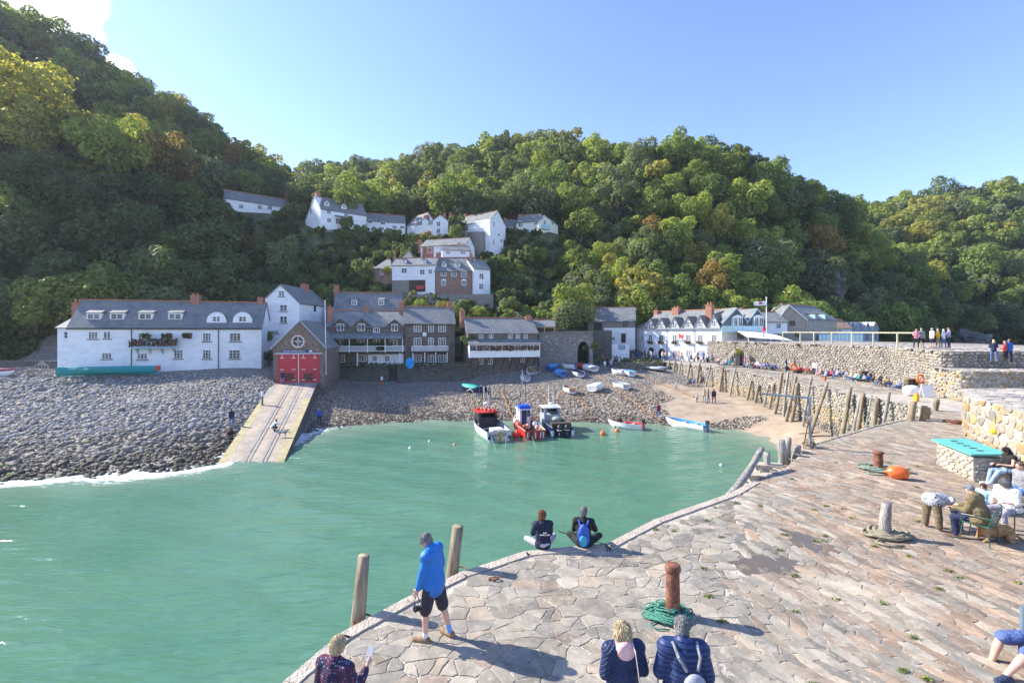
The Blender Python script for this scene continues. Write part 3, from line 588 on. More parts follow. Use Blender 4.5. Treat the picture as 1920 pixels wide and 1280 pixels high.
m_buffst = stonemat('buff_rubble', [(.34, .29, .23), (.44, .38, .31), (.38, .34, .29), (.50, .43, .35)], (.46, .41, .35), 2.8, mort=.05, bumpd=.03)
m_glass, n, b = newmat('window_glass'); b.inputs['Base Color'].default_value = (.10, .125, .15, 1); b.inputs['Roughness'].default_value = .08; b.inputs['Specular IOR Level'].default_value = .3
no = nd(n, 'ShaderNodeTexNoise', Scale=1.5, Detail=1.0); t = nd(n, 'ShaderNodeTexCoord'); lk(n, t.outputs['Object'], no.inputs['Vector']); lk(n, ramp(n, no.outputs['Fac'], [(.38, (.025, .03, .04)), (.62, (.12, .14, .17))]), b.inputs['Base Color'])
m_lead = mat('lead_flashing', (.42, .44, .46), rough=.5, var=.1)
m_terra = mat('terracotta', (.50, .20, .11), rough=.85, var=.2, scale=6)
m_wood = mat('dark_timber', (.07, .05, .035), rough=.8, var=.3, scale=4)
m_sky = mat('pale_blue_paint', (.36, .56, .64), rough=.5, var=.05)
m_greyslate = mat('hung_slate', (.16, .18, .20), rough=.7, var=.25, scale=5, bump=.6, bscale=7)
m_red = mat('red_door_paint', (.46, .03, .045), rough=.45, var=.06, scale=1.2)
m_navy = mat('navy_sign', (.012, .045, .16), rough=.4, var=.05)
def window(f, root, px, py, w, h, bars=(2, 2), fr=None, arch=False, sill=None, o=0.0, name='window', uz=None, pane=None, lbl=None):
 """casement: frame box and bars stand proud of the wall, glass pane is its sub-part"""
 s = f.m(px) if uz is None else 1.0; u, z = f.uz(px, py) if uz is None else uz; w *= s; h *= s; fw = min(.085, w*.10); mb = MB()
 u0, u1, z0, z1 = u-w/2, u+w/2, z-h/2, z+h/2
 fb(mb, f, u0, u0+fw, z0, z1, o-.02, o+.07); fb(mb, f, u1-fw, u1, z0, z1, o-.02, o+.07); fb(mb, f, u0+fw, u1-fw, z0, z0+fw, o-.02, o+.066); fb(mb, f, u0+fw, u1-fw, z1-fw, z1, o-.02, o+.066)
 bw = min(.028, w*.032)
 for i in range(1, bars[0]): c = u0+(u1-u0)*i/bars[0]; k = bw*(1.7 if (bars[0] == 2 or (bars[0] == 4 and i == 2)) else 1); fb(mb, f, c-k, c+k, z0+fw, z1-fw, o, o+.055)
 for i in range(1, bars[1]): c = z0+(z1-z0)*i/bars[1]; fb(mb, f, u0+fw, u1-fw, c-bw*.7, c+bw*.7, o, o+.05)
 if arch:
  pts = [f.P(u+(w/2+.02)*cos(a), z1+(w*.28)*sin(a), o-.02) for a in [pi*k/8 for k in range(9)]]; mb.prism(pts, f.P(0, 0, .08)-f.P(0, 0, 0))
 W = mb.build(name, fr or m_paint, root);
 if lbl: W['label'] = lbl
 g = MB(); fb(g, f, u0+fw*.6, u1-fw*.6, z0+fw*.6, z1-fw*.6, o-.03, o+.025); g.build('pane', pane or m_glass, W)
 if sill: g = MB(); fb(g, f, u0-.08, u1+.08, z0-.10, z0-.002, o-.02, o+.14); g.build('sill', sill, W)
 return W
def chimney(root, f, px, py_top, py_bot, w, o, pots=2, mt=None, d=None):
 ff = f.off(o); s = ff.m(px); u, zt = ff.uz(px, py_top); _, zb = ff.uz(px, py_bot); hw = w*s/2; mb = MB(); dd = d or hw*.8
 pot_h = min(.45, (zt-zb)*.22); zt2 = zt-pot_h
 fb(mb, ff, u-hw, u+hw, zb-1.6, zt2-.12, -dd, dd); fb(mb, ff, u-hw-.06, u+hw+.06, zt2-.12, zt2, -dd-.06, dd+.06); c = mb.build('chimney', mt or m_brick, root)
 for i in range(pots): mb = MB(); uu = u+(i-(pots-1)/2)*hw*.95; mb.lathe(ff.P(uu, zt2, 0), [(.13, 0), (.11, pot_h*.8), (.14, pot_h*.85), (.13, pot_h)], 8); mb.build('chimney_pot', m_terra, c)
 return c
def roofslab(mb, A, B, Cc, D, th=.14): mb.slab([A, B, Cc, D], th)
def house(name, f, D, ze, zr, zb, wall, label, cat='house', ridge='u', roof=None, ov=.25, group=None, hipl=0, hipr=0, ze_back=None, drop=3.0, roof_front=0.0, ridge_at=.5):
 """walls + pitched roof. ridge 'u': parallel to the facade; 'n': gable faces the viewer"""
 root = thing(name, tuple(f.P(f.L/2, zb, -D/2)), label, cat, group); mb = MB(); zb2 = zb-drop; L = f.L; ro = roof or m_slate
 if ridge == 'u':
  k = -D*ridge_at
  P = [f.P(0, zb2, 0), f.P(L, zb2, 0), f.P(L, zb2, -D), f.P(0, zb2, -D)]
  mb.add(P+[f.P(0, ze, 0), f.P(L, ze, 0), f.P(L, ze, -D), f.P(0, ze, -D), f.P(hipl, zr-.05, k), f.P(L-hipr, zr-.05, k)],
               [(0, 1, 5, 4), (1, 2, 6, 9, 5) if not hipr else (1, 2, 6, 5), (2, 3, 7, 6), (3, 0, 4, 8, 7) if not hipl else (3, 0, 4, 7), (4, 5, 9, 8), (6, 7, 8, 9)]+([(5, 6, 9)] if hipr else [])+([(7, 4, 8)] if hipl else []))
  mb.build('wall', wall, root); mb = MB(); sl = (zr-ze)/(-k); slb = (zr-ze)/(D+k)
  gl = -ov*.5 if not hipl else -ov; gr = L+ov*.5 if not hipr else L+ov; rl = gl if not hipl else hipl; rr = gr if not hipr else L-hipr
  mb.slab([f.P(gl, ze-ov*sl+.12, ov), f.P(gr, ze-ov*sl+.12, ov), f.P(rr, zr+.12, k), f.P(rl, zr+.12, k)], .14)
  mb.slab([f.P(gr, ze-ov*slb+.12, -D-ov), f.P(gl, ze-ov*slb+.12, -D-ov), f.P(rl, zr+.12, k), f.P(rr, zr+.12, k)], .14)
  if hipl: mb.prism([f.P(gl, ze-ov*sl, ov), f.P(rl, zr, k), f.P(gl, ze-ov*sl, -D-ov)], (0, 0, .12))
  if hipr: mb.prism([f.P(gr, ze-ov*sl, ov), f.P(rr, zr, k), f.P(gr, ze-ov*sl, -D-ov)], (0, 0, .12))
  R = mb.build('roof', ro, root); mb = MB(); fb(mb, f, rl, rr, zr+.08, zr+.21, k-.13, k+.13); mb.build('ridge_tiles', m_terra if name != 'cabin' else ro, R)
 else:
  h = L*ridge_at
  mb.add([f.P(0, zb2, 0), f.P(L, zb2, 0), f.P(L, zb2, -D), f.P(0, zb2, -D), f.P(0, ze, 0), f.P(L, ze_back or ze, 0), f.P(L, ze_back or ze, -D), f.P(0, ze, -D), f.P(h, zr-.05, 0), f.P(h, zr-.05, -D)],
               [(0, 1, 5, 8, 4), (1, 2, 6, 5), (2, 3, 7, 9, 6), (3, 0, 4, 7), (4, 8, 9, 7), (5, 6, 9, 8)])
  mb.build('wall', wall, root); mb = MB(); s1 = (zr-ze)/h; s2 = (zr-(ze_back or ze))/(L-h); zr2 = ze_back or ze
  mb.slab([f.P(-ov, ze-ov*s1+.12, ov*.6), f.P(h, zr+.12, ov*.6), f.P(h, zr+.12, -D-ov), f.P(-ov, ze-ov*s1+.12, -D-ov)], .14)
  mb.slab([f.P(h, zr+.12, ov*.6), f.P(L+ov, zr2-ov*s2+.12, ov*.6), f.P(L+ov, zr2-ov*s2+.12, -D-ov), f.P(h, zr+.12, -D-ov)], .14)
  R = mb.build('roof', ro, root)
 root['_roof'] = 1; return root
def barge(f, root, u0, z0, um, zm, u1, z1, o, mt, w=.18, t=.07):
 mb = MB()
 for (a, za, c, zc) in ((u0, z0, um, zm), (um, zm, u1, z1)):
  mb.hexa([f.P(a, za-w, o+t), f.P(c, zc-w, o+t), f.P(c, zc-w, o), f.P(a, za-w, o), f.P(a, za, o+t), f.P(c, zc, o+t), f.P(c, zc, o), f.P(a, za, o)])
 return mb.build('bargeboard', mt, root)
def dormer(root, f, px, py0, py1, w, ze, slope, kind='flat', fr=None, wallm=None, bars=(2, 2)):
 """dormer whose face sits where the roof plane (starting at the eave ze, rising slope per metre back) meets its sill"""
 z0 = f.uz(px, py1)[1]; o = -(max(0, z0-ze))/slope; ff = f.off(o); u, z0 = ff.uz(px, py1); z1 = ff.uz(px, py0)[1]; s = ff.m(px); hw = w*s/2; mb = MB()
 back = (z1-z0)/slope+.6
 if kind == 'flat':
  fb(mb, ff, u-hw, u+hw, z0-.2, z1, -back, .02); d = mb.build('dormer', wallm or m_white, root)
  mb = MB(); mb.slab([ff.P(u-hw-.1, z1+.08, .2), ff.P(u+hw+.1, z1+.08, .2), ff.P(u+hw+.1, z1+.75, -back-.7), ff.P(u-hw-.1, z1+.75, -back-.7)], .08); mb.build('dormer_roof', m_slate, d)
  window(ff, d, 0, 0, hw*2*.9, (z1-z0)*.85, bars, fr, uz=(u, (z0+z1)/2), o=.02, name='casement')
 elif kind == 'gothic':
  arc = [ff.P(u-hw*cos(a)*(1 if a < pi/2 else 1), z0+(z1-z0)*(sin(a)**.8), .02) for a in [pi*k/12 for k in range(13)]]; mb.prism(arc, ff.P(0, 0, -back)-ff.P(0, 0, 0)); d = mb.build('dormer', wallm or m_white, root)
  mb = MB(); up = [p+Vector((0, 0, .09)) for p in arc]
  for i in range(12): mb.prism([up[i], up[i+1], up[i+1]-Vector((0, 0, .085)), up[i]-Vector((0, 0, .085))], ff.P(0, 0, -back-.1)-ff.P(0, 0, -.0))
  mb.build('dormer_roof', m_slate, d); window(ff, d, 0, 0, hw*.8, (z1-z0)*.5, (2, 2), fr, uz=(u, z0+(z1-z0)*.38), o=.02, name='casement')
 else:
  zm = z1; zs = z0+(z1-z0)*(.55 if kind == 'gable' else .5)
  mb.prism([ff.P(u-hw*.82, z0-.3, .02), ff.P(u+hw*.82, z0-.3, .02), ff.P(u+hw*.82, zs, .02), ff.P(u, zm, .02), ff.P(u-hw*.82, zs, .02)], ff.P(0, 0, -back)-ff.P(0, 0, 0)); d = mb.build('dormer', wallm or m_white, root)
  mb = MB(); A = (zm-zs)/(hw*.82); zl = zm-A*hw
  mb.slab([ff.P(u-hw, zl+.1, .2), ff.P(u, zm+.1, .2), ff.P(u, zm+.1, -back), ff.P(u-hw, zl+.1, -back)], .08); mb.slab([ff.P(u, zm+.1, .2), ff.P(u+hw, zl+.1, .2), ff.P(u+hw, zl+.1, -back), ff.P(u, zm+.1, -back)], .08); mb.build('dormer_roof', m_slate, d)
  window(ff, d, 0, 0, hw*1.0, (zs-z0)*1.15, bars, fr, uz=(u, z0+(zs-z0)*.62), o=.02, name='casement')
 return d
def pipe(root, f, px, py0, py1, o=.1, name='drainpipe', r=.05):
 u, z0 = f.uz(px, py0); _, z1 = f.uz(px, py1); mb = MB(); mb.tube([f.P(u, z0, o), f.P(u, z1, o)], r, 6); return mb.build(name, m_black, root)
def fz(f, px, py): return f.uz(px, py)[1]
def gutter(root, f, z, o=.28, u0=0, u1=None, mt=None):
 mb = MB(); fb(mb, f, u0, f.L if u1 is None else u1, z-.12, z, o-.02, o+.10); return mb.build('gutter', mt or m_black, root)
def text(body, f, u, z, o, size, mt, name, parent, ch=None):
 c = bpy.data.curves.new(name, 'FONT'); c.body = body; c.size = size; c.extrude = .01; c.align_x = 'CENTER'; c.align_y = 'CENTER'
 t_ = bpy.data.objects.new(name, c); COL.objects.link(t_); bpy.context.view_layer.update()
 me = bpy.data.meshes.new_from_object(t_.evaluated_get(bpy.context.evaluated_depsgraph_get())); bpy.data.objects.remove(t_)
 p = f.P(u, z, o)-ORG.get(parent, Vector()); X = Vector((f.d.x, f.d.y, 0)); Z = Vector((0, 0, 1)); N = Vector((f.n.x, f.n.y, 0))
 me.transform(Matrix((( X.x, Z.x, N.x, p.x), (X.y, Z.y, N.y, p.y), (X.z, Z.z, N.z, p.z), (0, 0, 0, 1)))); me.materials.clear(); me.materials.append(mt)
 return link(name, me, parent)
# ---------------------------------------------------------------- long white cottage, west end of the waterfront
f = PF(127, 59.0, 490, 65.5); ze = fz(f, 300, 614.5); zr = fz(f.off(-3.4), 320, 566); zb = 4.0
h = house('long_cottage', f, 6.8, ze, zr, zb, m_white, 'long whitewashed cottage with slate roof and two pointed dormers above the boulders', ridge='u')
sl_ = (zr-ze)/3.4
g = PF(107, 59.2, 128, 59.5); mb = MB(); fb(mb, g, 0, g.L, 1, fz(g, 115, 614), -5, -.05); mb.build('side_annex', m_white, h)
mb = MB(); za = fz(g, 115, 614); mb.slab([g.P(-.15, za, .2), g.P(g.L+.3, za, .2), g.P(g.L+.3, za+1.6, -2.8), g.P(.5, za+1.6, -2.8)], .12); mb.build('annex_roof', m_slate, h)
for px in (176, 219.5, 273, 328.5): dormer(h, f, px, 587, 599.5, 22, ze, sl_, 'flat', bars=(2, 2))
for px in (406, 455): dormer(h, f, px, 585, 606, 33, ze, sl_, 'gothic')
for a in ((146, 561, 590, 14), (367, 550, 568, 14), (488, 556, 569, 9)): chimney(h, f, *a, -3.4)
for a in ((175, 628.5, 15, 14), (201, 628, 12, 14), (388, 632, 14, 16), (441, 632, 19, 16), (200.5, 667, 16, 12), (267, 668, 17, 12), (334.7, 664, 15, 17), (388, 664, 14, 17), (440, 664, 19, 17), (266, 631, 12, 14), (318, 631, 12, 14)): window(f, h, *a, (3 if a[2] > 13 else 2, 3), sill=m_black)
window(g, h, 124, 628, 6, 12, (1, 2))
pipe(h, f, 247, 617, 690); pipe(h, f, 410, 618, 698); gutter(h, f, ze-.02)
u0, z0 = f.uz(249, 651); u1, _ = f.uz(338, 651); mb = MB(); fb(mb, f, u0, u1, z0-.1, z0, 0, 1.1)
bal = mb.build('balcony', m_sky, h)
mb = MB(); zt = z0+.9
fb(mb, f, u0, u1, zt, zt+.06, 1.02, 1.1)
for i in range(12): uu = u0+(u1-u0)*i/11; fb(mb, f, uu-.03, uu+.03, z0, zt, 1.03, 1.09)
mb.build('balcony_rail', m_sky, bal)
for i in range(4): mb = MB(); uu = u0+.6+(u1-u0-1.2)*i/3; mb.prism([f.P(uu-.06, z0-.1, .02), f.P(uu-.06, z0-.1, .9), f.P(uu-.06, z0-.9, .02)], f.P(.12, 0)-f.P(0, 0)); mb.build('bracket', m_sky, bal)
m_flow = attrmat('flower', nscale=3, bump=0)
def blobs(name, fn, n, s, cols, parent=None, mt=None, **tags):
 V, Fq, T_ = [], [], []
 for i in range(n):
  c = np.array(fn()); a = NP.randn(2, 3); a /= np.linalg.norm(a, axis=1)[:, None]; b2 = np.cross(a[0], a[1]); b2 /= np.linalg.norm(b2)+1e-9; ss = s*(.6+.8*NP.rand())
  V += [c-a[0]*ss-b2*ss, c+a[0]*ss-b2*ss, c+a[0]*ss+b2*ss, c-a[0]*ss+b2*ss]; Fq.append([4*i, 4*i+1, 4*i+2, 4*i+3]); T_.append(np.array(cols[NP.randint(len(cols))])*(.7+.6*NP.rand()))
 o0 = np.array(ORG.get(parent, Vector())) if parent is not None else 0
 return npmesh(name, np.array(V)-o0, Fq, mt or m_flow, parent, tint=np.array(T_), **tags)
def flowers(f, u0, u1, z0, z1, o0, o1, n, cols, parent, s=.11): return blobs('flowers', lambda: f.P(random.uniform(u0, u1), random.uniform(z0, z1)-0.0, random.uniform(o0, o1)), n, s, cols, parent)
GRN = [(.05, .09, .03), (.08, .13, .04), (.04, .07, .03)]
flowers(f, u0, u1, z0+.2, zt+.15, .75, 1.3, 420, [(.25, .05, .04), (.30, .10, .08), (.14, .08, .04)]+GRN, bal)
for k in range(3): flowers(f, u0+1.3+k*2.3, u0+2.3+k*2.3, zt+.3, zt+.9, .8, 1.3, 90, [(.22, .07, .05)]+GRN, bal)
# ---------------------------------------------------------------- tall white gable house
f = PF(497, 71, 561, 71); zb = 5.5; zr = fz(f, 526, 533.5); zl = fz(f, 497, 560); z2 = fz(f, 561, 567)
h = house('gable_house', f, 11, zl, zr, zb, m_white, 'tall white house end-on with three stacked windows behind the long cottage', ridge='n', ridge_at=.45, ze_back=z2)
for a in ((528, 550, 11, 11), (532, 577, 14, 12), (532, 599, 14, 13), (516, 622, 14, 5)): window(f, h, *a, (2, 2), sill=m_black)
fr = Face(f.b.x, f.b.y, f.b.x, f.b.y+11)
window(fr, h, 590, 577, 8, 11, (2, 2), fr=m_black, sill=m_black); chimney(h, fr, 571, 531, 542, 13, -2.6)
# ---------------------------------------------------------------- boathouse
f = PF(512, 59.6, 609, 60.6); zb = 3.3; zr = fz(f, 562, 602); zl = fz(f, 512, 652)
m_napped = stonemat('napped_stone', [(.20, .13, .10), (.30, .20, .15), (.35, .27, .21), (.14, .11, .10)], (.24, .21, .185), 3.2, mort=.06)
h = house('lifeboat_house', f, 10, zl, zr, zb, m_napped, 'stone boathouse with big red double doors at the top of the slipway', 'boathouse', ridge='n', ridge_at=.52)
u0, zd = f.uz(520.5, 664.5); u1 = f.uz(599, 664)[0]; zb0 = 3.36
um = (u0+u1)/2
for a, c, nm in ((u0, um-.04, 'door'), (um+.04, u1, 'door')):
 mb = MB(); fb(mb, f, a, c, zb0, zd, -.05, .06); D_ = mb.build(nm, m_red, h)
 for zz_ in (zb0+.35, zb0+(zd-zb0)*.47, zd-.45):
  for uu in (a+.55, c-.55): g_ = MB(); fb(g_, f, uu-.22, uu+.22, zz_-.035, zz_+.035, .06, .09); (fb(g_, f, uu-.03, uu+.03, zd-.42, zd-.05, .06, .088) if zz_ > zd-1 else 0); g_.build('hinge', m_paint, D_)
 g_ = MB(); cc = (a+c)/2+(.2 if a == u0 else -.1); fb(g_, f, cc-.55, cc+.55, zb0+.3, zb0+1.25, .06, .08); g_.build('hatch', mat('rusty_mesh', (.12, .05, .035)), D_)
mb = MB(); fb(mb, f, um-.035, um+.035, zb0, zd, .03, .085); mb.build('door_stop', m_paint, h)
mb = MB(); fb(mb, f, u0-.3, u1+.3, zd+.02, zd+.22, -.05, .10); mb.build('lintel', m_lead, h)
mb = MB(); s0, zs0 = f.uz(528, 660.5); s1, zs1 = f.uz(587, 655.5); fb(mb, f, s0, s1, zs0, zs1, .02, .09); sg = mb.build('sign', m_navy, h)
mb = MB(); fb(mb, f, s1-.45, s1-.08, zs0+.05, zs1-.05, .09, .10); mb.build('sign_flag', m_paint, sg)
text('Clovelly Lifeboat Station', f, (s0+s1)/2-.4, (zs0+zs1)/2, .10, .27, m_paint, 'sign_lettering', sg)
uc, zc = f.uz(559, 640); mb = MB(); MR = Matrix(((f.d.x, 0, f.n.x), (f.d.y, 0, f.n.y), (0, 1, 0))).to_3x3()
mb.lathe(f.P(uc, zc, .0), [(.98, 0), (.98, .05), (.80, .05), (.80, 0)], 28, MR); mb.build('brick_ring', m_brick, h)
mb = MB(); mb.lathe(f.P(uc, zc, .0), [(.78, 0), (.78, .09), (.68, .09), (.68, 0)], 28, MR); mb.lathe(f.P(uc, zc, 0), [(.20, 0), (.20, .10), (.14, .10), (.14, 0)], 16, MR)
for a in range(4): d1 = Vector((cos(a*pi/2), sin(a*pi/2))); q0 = f.P(uc+d1.x*.17, zc+d1.y*.17, .05); q1 = f.P(uc+d1.x*.72, zc+d1.y*.72, .05); mb.tube([q0, q1], .035, 5)
W = mb.build('window', m_paint, h); mb = MB(); mb.lathe(f.P(uc, zc, .0), [(.70, -.02), (.70, .02)], 24, MR); mb.build('pane', m_glass, W)
barge(f, h, -.3, zl-.1, f.L*.52, zr+.16, f.L+.3, zl-.1, .15, m_lead, w=.16)
# ---------------------------------------------------------------- waterfront terrace: brown stone with three gables, then the flat fronted pair
f = PF(613, 70.5, 757, 72.2); zb = 4.85; ze = fz(f, 690, 612); zr = fz(f.off(-3.6), 690, 583)
h = house('gabled_terrace', f, 7.2, ze, zr, zb, m_brownst, 'brown stone terrace with three small gables over a white lattice balcony', 'terrace'); sl_ = (zr-ze)/3.6
for px, w_, py in ((638, 39, 597.7), (678.5, 40, 597.7), (740, 33, 600)):
 u, zt = f.uz(px, py); hw = w_*.5*f.m(px); back = (zt-ze)/sl_
 mb = MB(); mb.prism([f.P(u-hw, ze-.3, .04), f.P(u+hw, ze-.3, .04), f.P(u, zt, .04)], f.P(0, 0, -back)-f.P(0, 0, 0)); gb = mb.build('gable', m_brownst, h)
 mb = MB(); mb.slab([f.P(u-hw-.15, ze-.12, .25), f.P(u, zt+.16, .25), f.P(u, zt+.16, -back-.3), f.P(u-hw-.15, ze-.12, -back-.3)], .1); mb.slab([f.P(u, zt+.16, .25), f.P(u+hw+.15, ze-.12, .25), f.P(u+hw+.15, ze-.12, -back-.3), f.P(u, zt+.16, -back-.3)], .1); mb.build('gable_roof', m_slate, gb)
for a in ((638.6, 613.5, 13, 13), (677.5, 613.5, 13, 13), (740, 614, 12, 13)): window(f, h, *a, (2, 2), o=.05)
window(f, h, 706, 619, 12, 9, (3, 1))
for a in ((638, 642, 12, 10), (677, 641, 14, 10), (706, 643, 12, 14), (738, 642, 14, 12)): window(f, h, *a, (2, 2))
for a in ((638, 672, 16, 14), (680, 671, 15, 13), (741, 673, 11, 12)): window(f, h, *a, (3, 3))
uA, uB = f.uz(690, 665)[0], f.uz(759, 665)[0]; mb = MB(); fb(mb, f, uA, min(uB, f.L-.02), zb, fz(f, 700, 664), 0, .06); mb.build('white_ground_floor', m_white, h)
for a in ((703, 672, 8, 10), (726, 672, 9, 11)): window(f, h, *a, (2, 2), o=.07)
u0, z0 = f.uz(615, 634); u1 = f.uz(757, 634)[0]; z1 = fz(f, 690, 624); mb = MB(); mb.slab([f.P(u0, z0, 1.9), f.P(u1, z0, 1.9), f.P(u1, z1, .05), f.P(u0, z1, .05)], .1); mb.build('verandah_roof', m_slate, h)
fo = f.off(1.7); u0, zf = fo.uz(616, 662); u1, zt = fo.uz(757, 648); mb = MB(); fb(mb, fo, u0, u1, zf, zf+.18, -1.7, .05); bal = mb.build('balcony', m_wood, h)
mb = MB(); zr0, zr1 = zf+.3, zt-.05; fb(mb, fo, u0, u1, zt-.07, zt, -.03, .05); fb(mb, fo, u0, u1, zr0-.08, zr0, -.03, .05)
n_ = 26; st = (u1-u0)/n_
for i in range(n_):
 if .58*n_ < i < .71*n_: continue
 for a, c in ((0, 1), (1, 0)):
  for q in (0, .5):
   pa_, pb_ = fo.P(u0+(i+q)*st if a == 0 else u0+(i+q)*st, zr0 if a == 0 else zr1, .01), fo.P(u0+(i+q+1)*st, zr1 if a == 0 else zr0, .01)
   mb.tube([pa_, pb_], .028, 4)
mb.build('lattice_rail', m_paint, bal)
mb = MB()
for px in (621, 655, 689, 722, 755): uu = fo.uz(px, 640)[0]; fb(mb, fo, uu-.05, uu+.05, zf, z0+.05, -.04, .06)
mb.build('verandah_post', m_paint, bal)
mb = MB()
for px in (630, 670, 750): uu = fo.uz(px, 640)[0]; fb(mb, fo, uu-.07, uu+.07, zb, zf, -.05, .05)
mb.build('post', m_paint, bal)
flowers(fo, u0+2, u0+9, zf+.6, zt+.5, -.7, -.1, 260, GRN, bal, .14)
for a in ((619, 572, 587, 9, -1.0), (687, 572, 587, 9, -3.4)): chimney(h, f, *a, pots=1)
chimney(h, f, 753, 563, 584, 9, -3.0)
pipe(h, f, 758, 608, 680)
# taller roof behind
f = PF(625, 79, 752, 81); ze = fz(f, 690, 583); zr = fz(f.off(-3), 690, 549.5)
h = house('rear_house', f, 6, ze, zr, 8, m_brownst, 'dark slate roofed house with two rooflights rising behind the gabled terrace');
for px in (664, 715): dormer(h, f, px, 562, 572.5, 10, ze, (zr-ze)/3, 'flat')
chimney(h, f, 631, 533, 549, 9, -3)
# flat fronted pair
f = PF(757.5, 72.2, 853, 74.0); zb = 4.85; ze = fz(f, 800, 607); zr = fz(f.off(-3.4), 800, 576)
h = house('flat_fronted_house', f, 6.8, ze, zr, zb, m_brownst, 'three storey brown stone house with picket balcony beside the gabled terrace')
for px, w_ in ((783, 14), (808, 10), (829, 14)):
 window(f, h, px, 614.8, w_, 14, (3 if w_ > 12 else 2, 3)); window(f, h, px, 641, w_, 15, (3 if w_ > 12 else 2, 3)); window(f, h, px, 672, w_+1, 14, (3 if w_ > 12 else 2, 3))
fo = f.off(1.1); u0, zf = fo.uz(772, 661); u1, zt = fo.uz(840, 648); mb = MB(); fb(mb, fo, u0, u1, zf, zf+.2, -1.1, .04); bal = mb.build('balcony', m_black, h)
mb = MB(); fb(mb, fo, u0, u1, zt-.06, zt, -.03, .04)
for i in range(34): uu = u0+(u1-u0)*i/33; fb(mb, fo, uu-.045, uu+.045, zf+.2, zt-.03, -.01, .025)
mb.build('picket_rail', m_paint, bal); mb = MB()
for px in (774, 796.5, 817, 838.5): uu = fo.uz(px, 640)[0]; fb(mb, fo, uu-.06, uu+.06, zb, zf, -.05, .05)
mb.build('post', m_paint, bal); u, z = f.uz(796, 626.5); mb = MB(); fb(mb, f, u-.28, u+.28, z-.28, z+.28, 0, .05); mb.build('plaque', m_paint, h); gutter(h, f, ze)
chimney(h, f, 842.5, 565, 580, 9, -3.2)
# retaining wall in front of the terrace
f = PF(607, 70.2, 884, 70.6)
r = thing('retaining_wall', tuple(f.P(f.L/2, 2, 0)), 'weathered dark rubble wall with a stair gap below the terrace balconies', 'wall')
ua, ub = f.uz(729, 700)[0], f.uz(745, 700)[0]; mb = MB(); fb(mb, f, 0, ua, -.5, 4.85, -3.4, 0); fb(mb, f, ub, f.L, -.5, 4.85, -3.4, 0); mb.build('masonry', m_darkst, r)
mb = MB(); fb(mb, f, -.1, ua-.02, 4.85, 4.97, -1.9, .06); fb(mb, f, ub+.02, f.L, 4.85, 4.97, -1.9, .06); mb.build('coping', m_greyst, r)
mb = MB()
for i in range(9): fb(mb, f, ua+.02, ub-.02, -.5, 1.7+i*.36, -1.9+i*.0, -.25-i*.18)
mb.build('steps', m_darkst, r)
blobs('wall_growth', lambda: f.P(random.uniform(0, f.L), 4.9+random.random()**2*.35-random.random()**3*1.3, random.uniform(-.1, .12)), 900, .10, GRN+[(.12, .13, .05)], r)
# ---------------------------------------------------------------- cottage with the long glazed verandah
f = PF(877, 71.2, 1008, 73.9); zb = 3.2; ze = fz(f, 940, 624); zr = fz(f.off(-3.6), 925, 597)
h = house('verandah_cottage', f, 7.2, ze, zr, zb, m_brownst, 'stone cottage with a full width white glazed verandah of flowers propped on struts', 'cottage')
for px in (902, 921, 956.6, 971, 985.5): window(f, h, px, 629.8, 8, 9.5, (2, 3))
for a in ((902, 677, 8, 11), (919, 677, 9, 11), (956, 673, 3, 6), (980, 673, 8, 11)): window(f, h, *a, (2, 2))
fo = f.off(1.6); u0, zf = fo.uz(880.5, 669); u1, z1 = fo.uz(1012, 657); zt = fz(fo, 940, 644.5); zw = fz(f, 940, 635.5)
mb = MB(); mb.slab([fo.P(u0-.2, zt, .25), fo.P(u1+.2, zt, .25), fo.P(u1+.2, zw, -1.58), fo.P(u0-.2, zw, -1.58)], .1); v_ = mb.build('verandah_roof', m_slate, h)
mb = MB(); fb(mb, fo, u0, u1, zf-.12, zf, -1.6, .06); fb(mb, fo, u0, u1, zf, z1, -.05, .0); fb(mb, fo, u0, u1, z1, z1+.08, -.08, .06)
for i in range(12): uu = u0+(u1-u0)*i/11; fb(mb, fo, uu-.05, uu+.05, zf, zt-.08, -.04, .05)
fb(mb, fo, u0, u1, zt-.2, zt-.09, -.04, .06); fb(mb, fo, u0, u0+.06, zf, zt-.1, -1.6, -.05); mb.build('verandah', m_paint, h)
mb = MB(); fb(mb, fo, u0+.1, u1-.1, z1+.08, zt-.2, -.06, -.03); mb.build('verandah_glazing', m_glass, h)
flowers(fo, u0+1, u1-.3, z1+.05, zt-.3, .0, .2, 420, GRN+[(.45, .10, .10), (.55, .30, .15), (.5, .5, .45), (.4, .2, .25)], v_, .10)
mb = MB()
for i in range(9): uu = u0+.5+(u1-u0-1)*i/8; mb.tube([fo.P(uu, zf-.1, -.1), fo.P(uu-.35, zf-2.1, -1.6)], .06, 5)
mb.build('strut', m_black, h)
chimney(h, f, 867, 579, 596, 9, -3.6); chimney(h, f, 990.5, 590, 606, 12, -3.4)
# lean-to shed behind
f = PF(1000, 76, 1040, 76); h = house('log_store', f, 4, fz(f, 1020, 612), fz(f, 1020, 600), 8, m_wood, 'low dark timber shed with a pale beam behind the verandah cottage', 'shed')
mb = MB(); z = fz(f, 1020, 613); fb(mb, f, 0, f.L, z-.1, z+.1, .05, .2)
for u in (0, f.L/2, f.L-.15): fb(mb, f, u, u+.15, z-1.6, z-.1, .05, .2)
mb.build('beam', mat('new_timber', (.5, .33, .12), rough=.7), h)
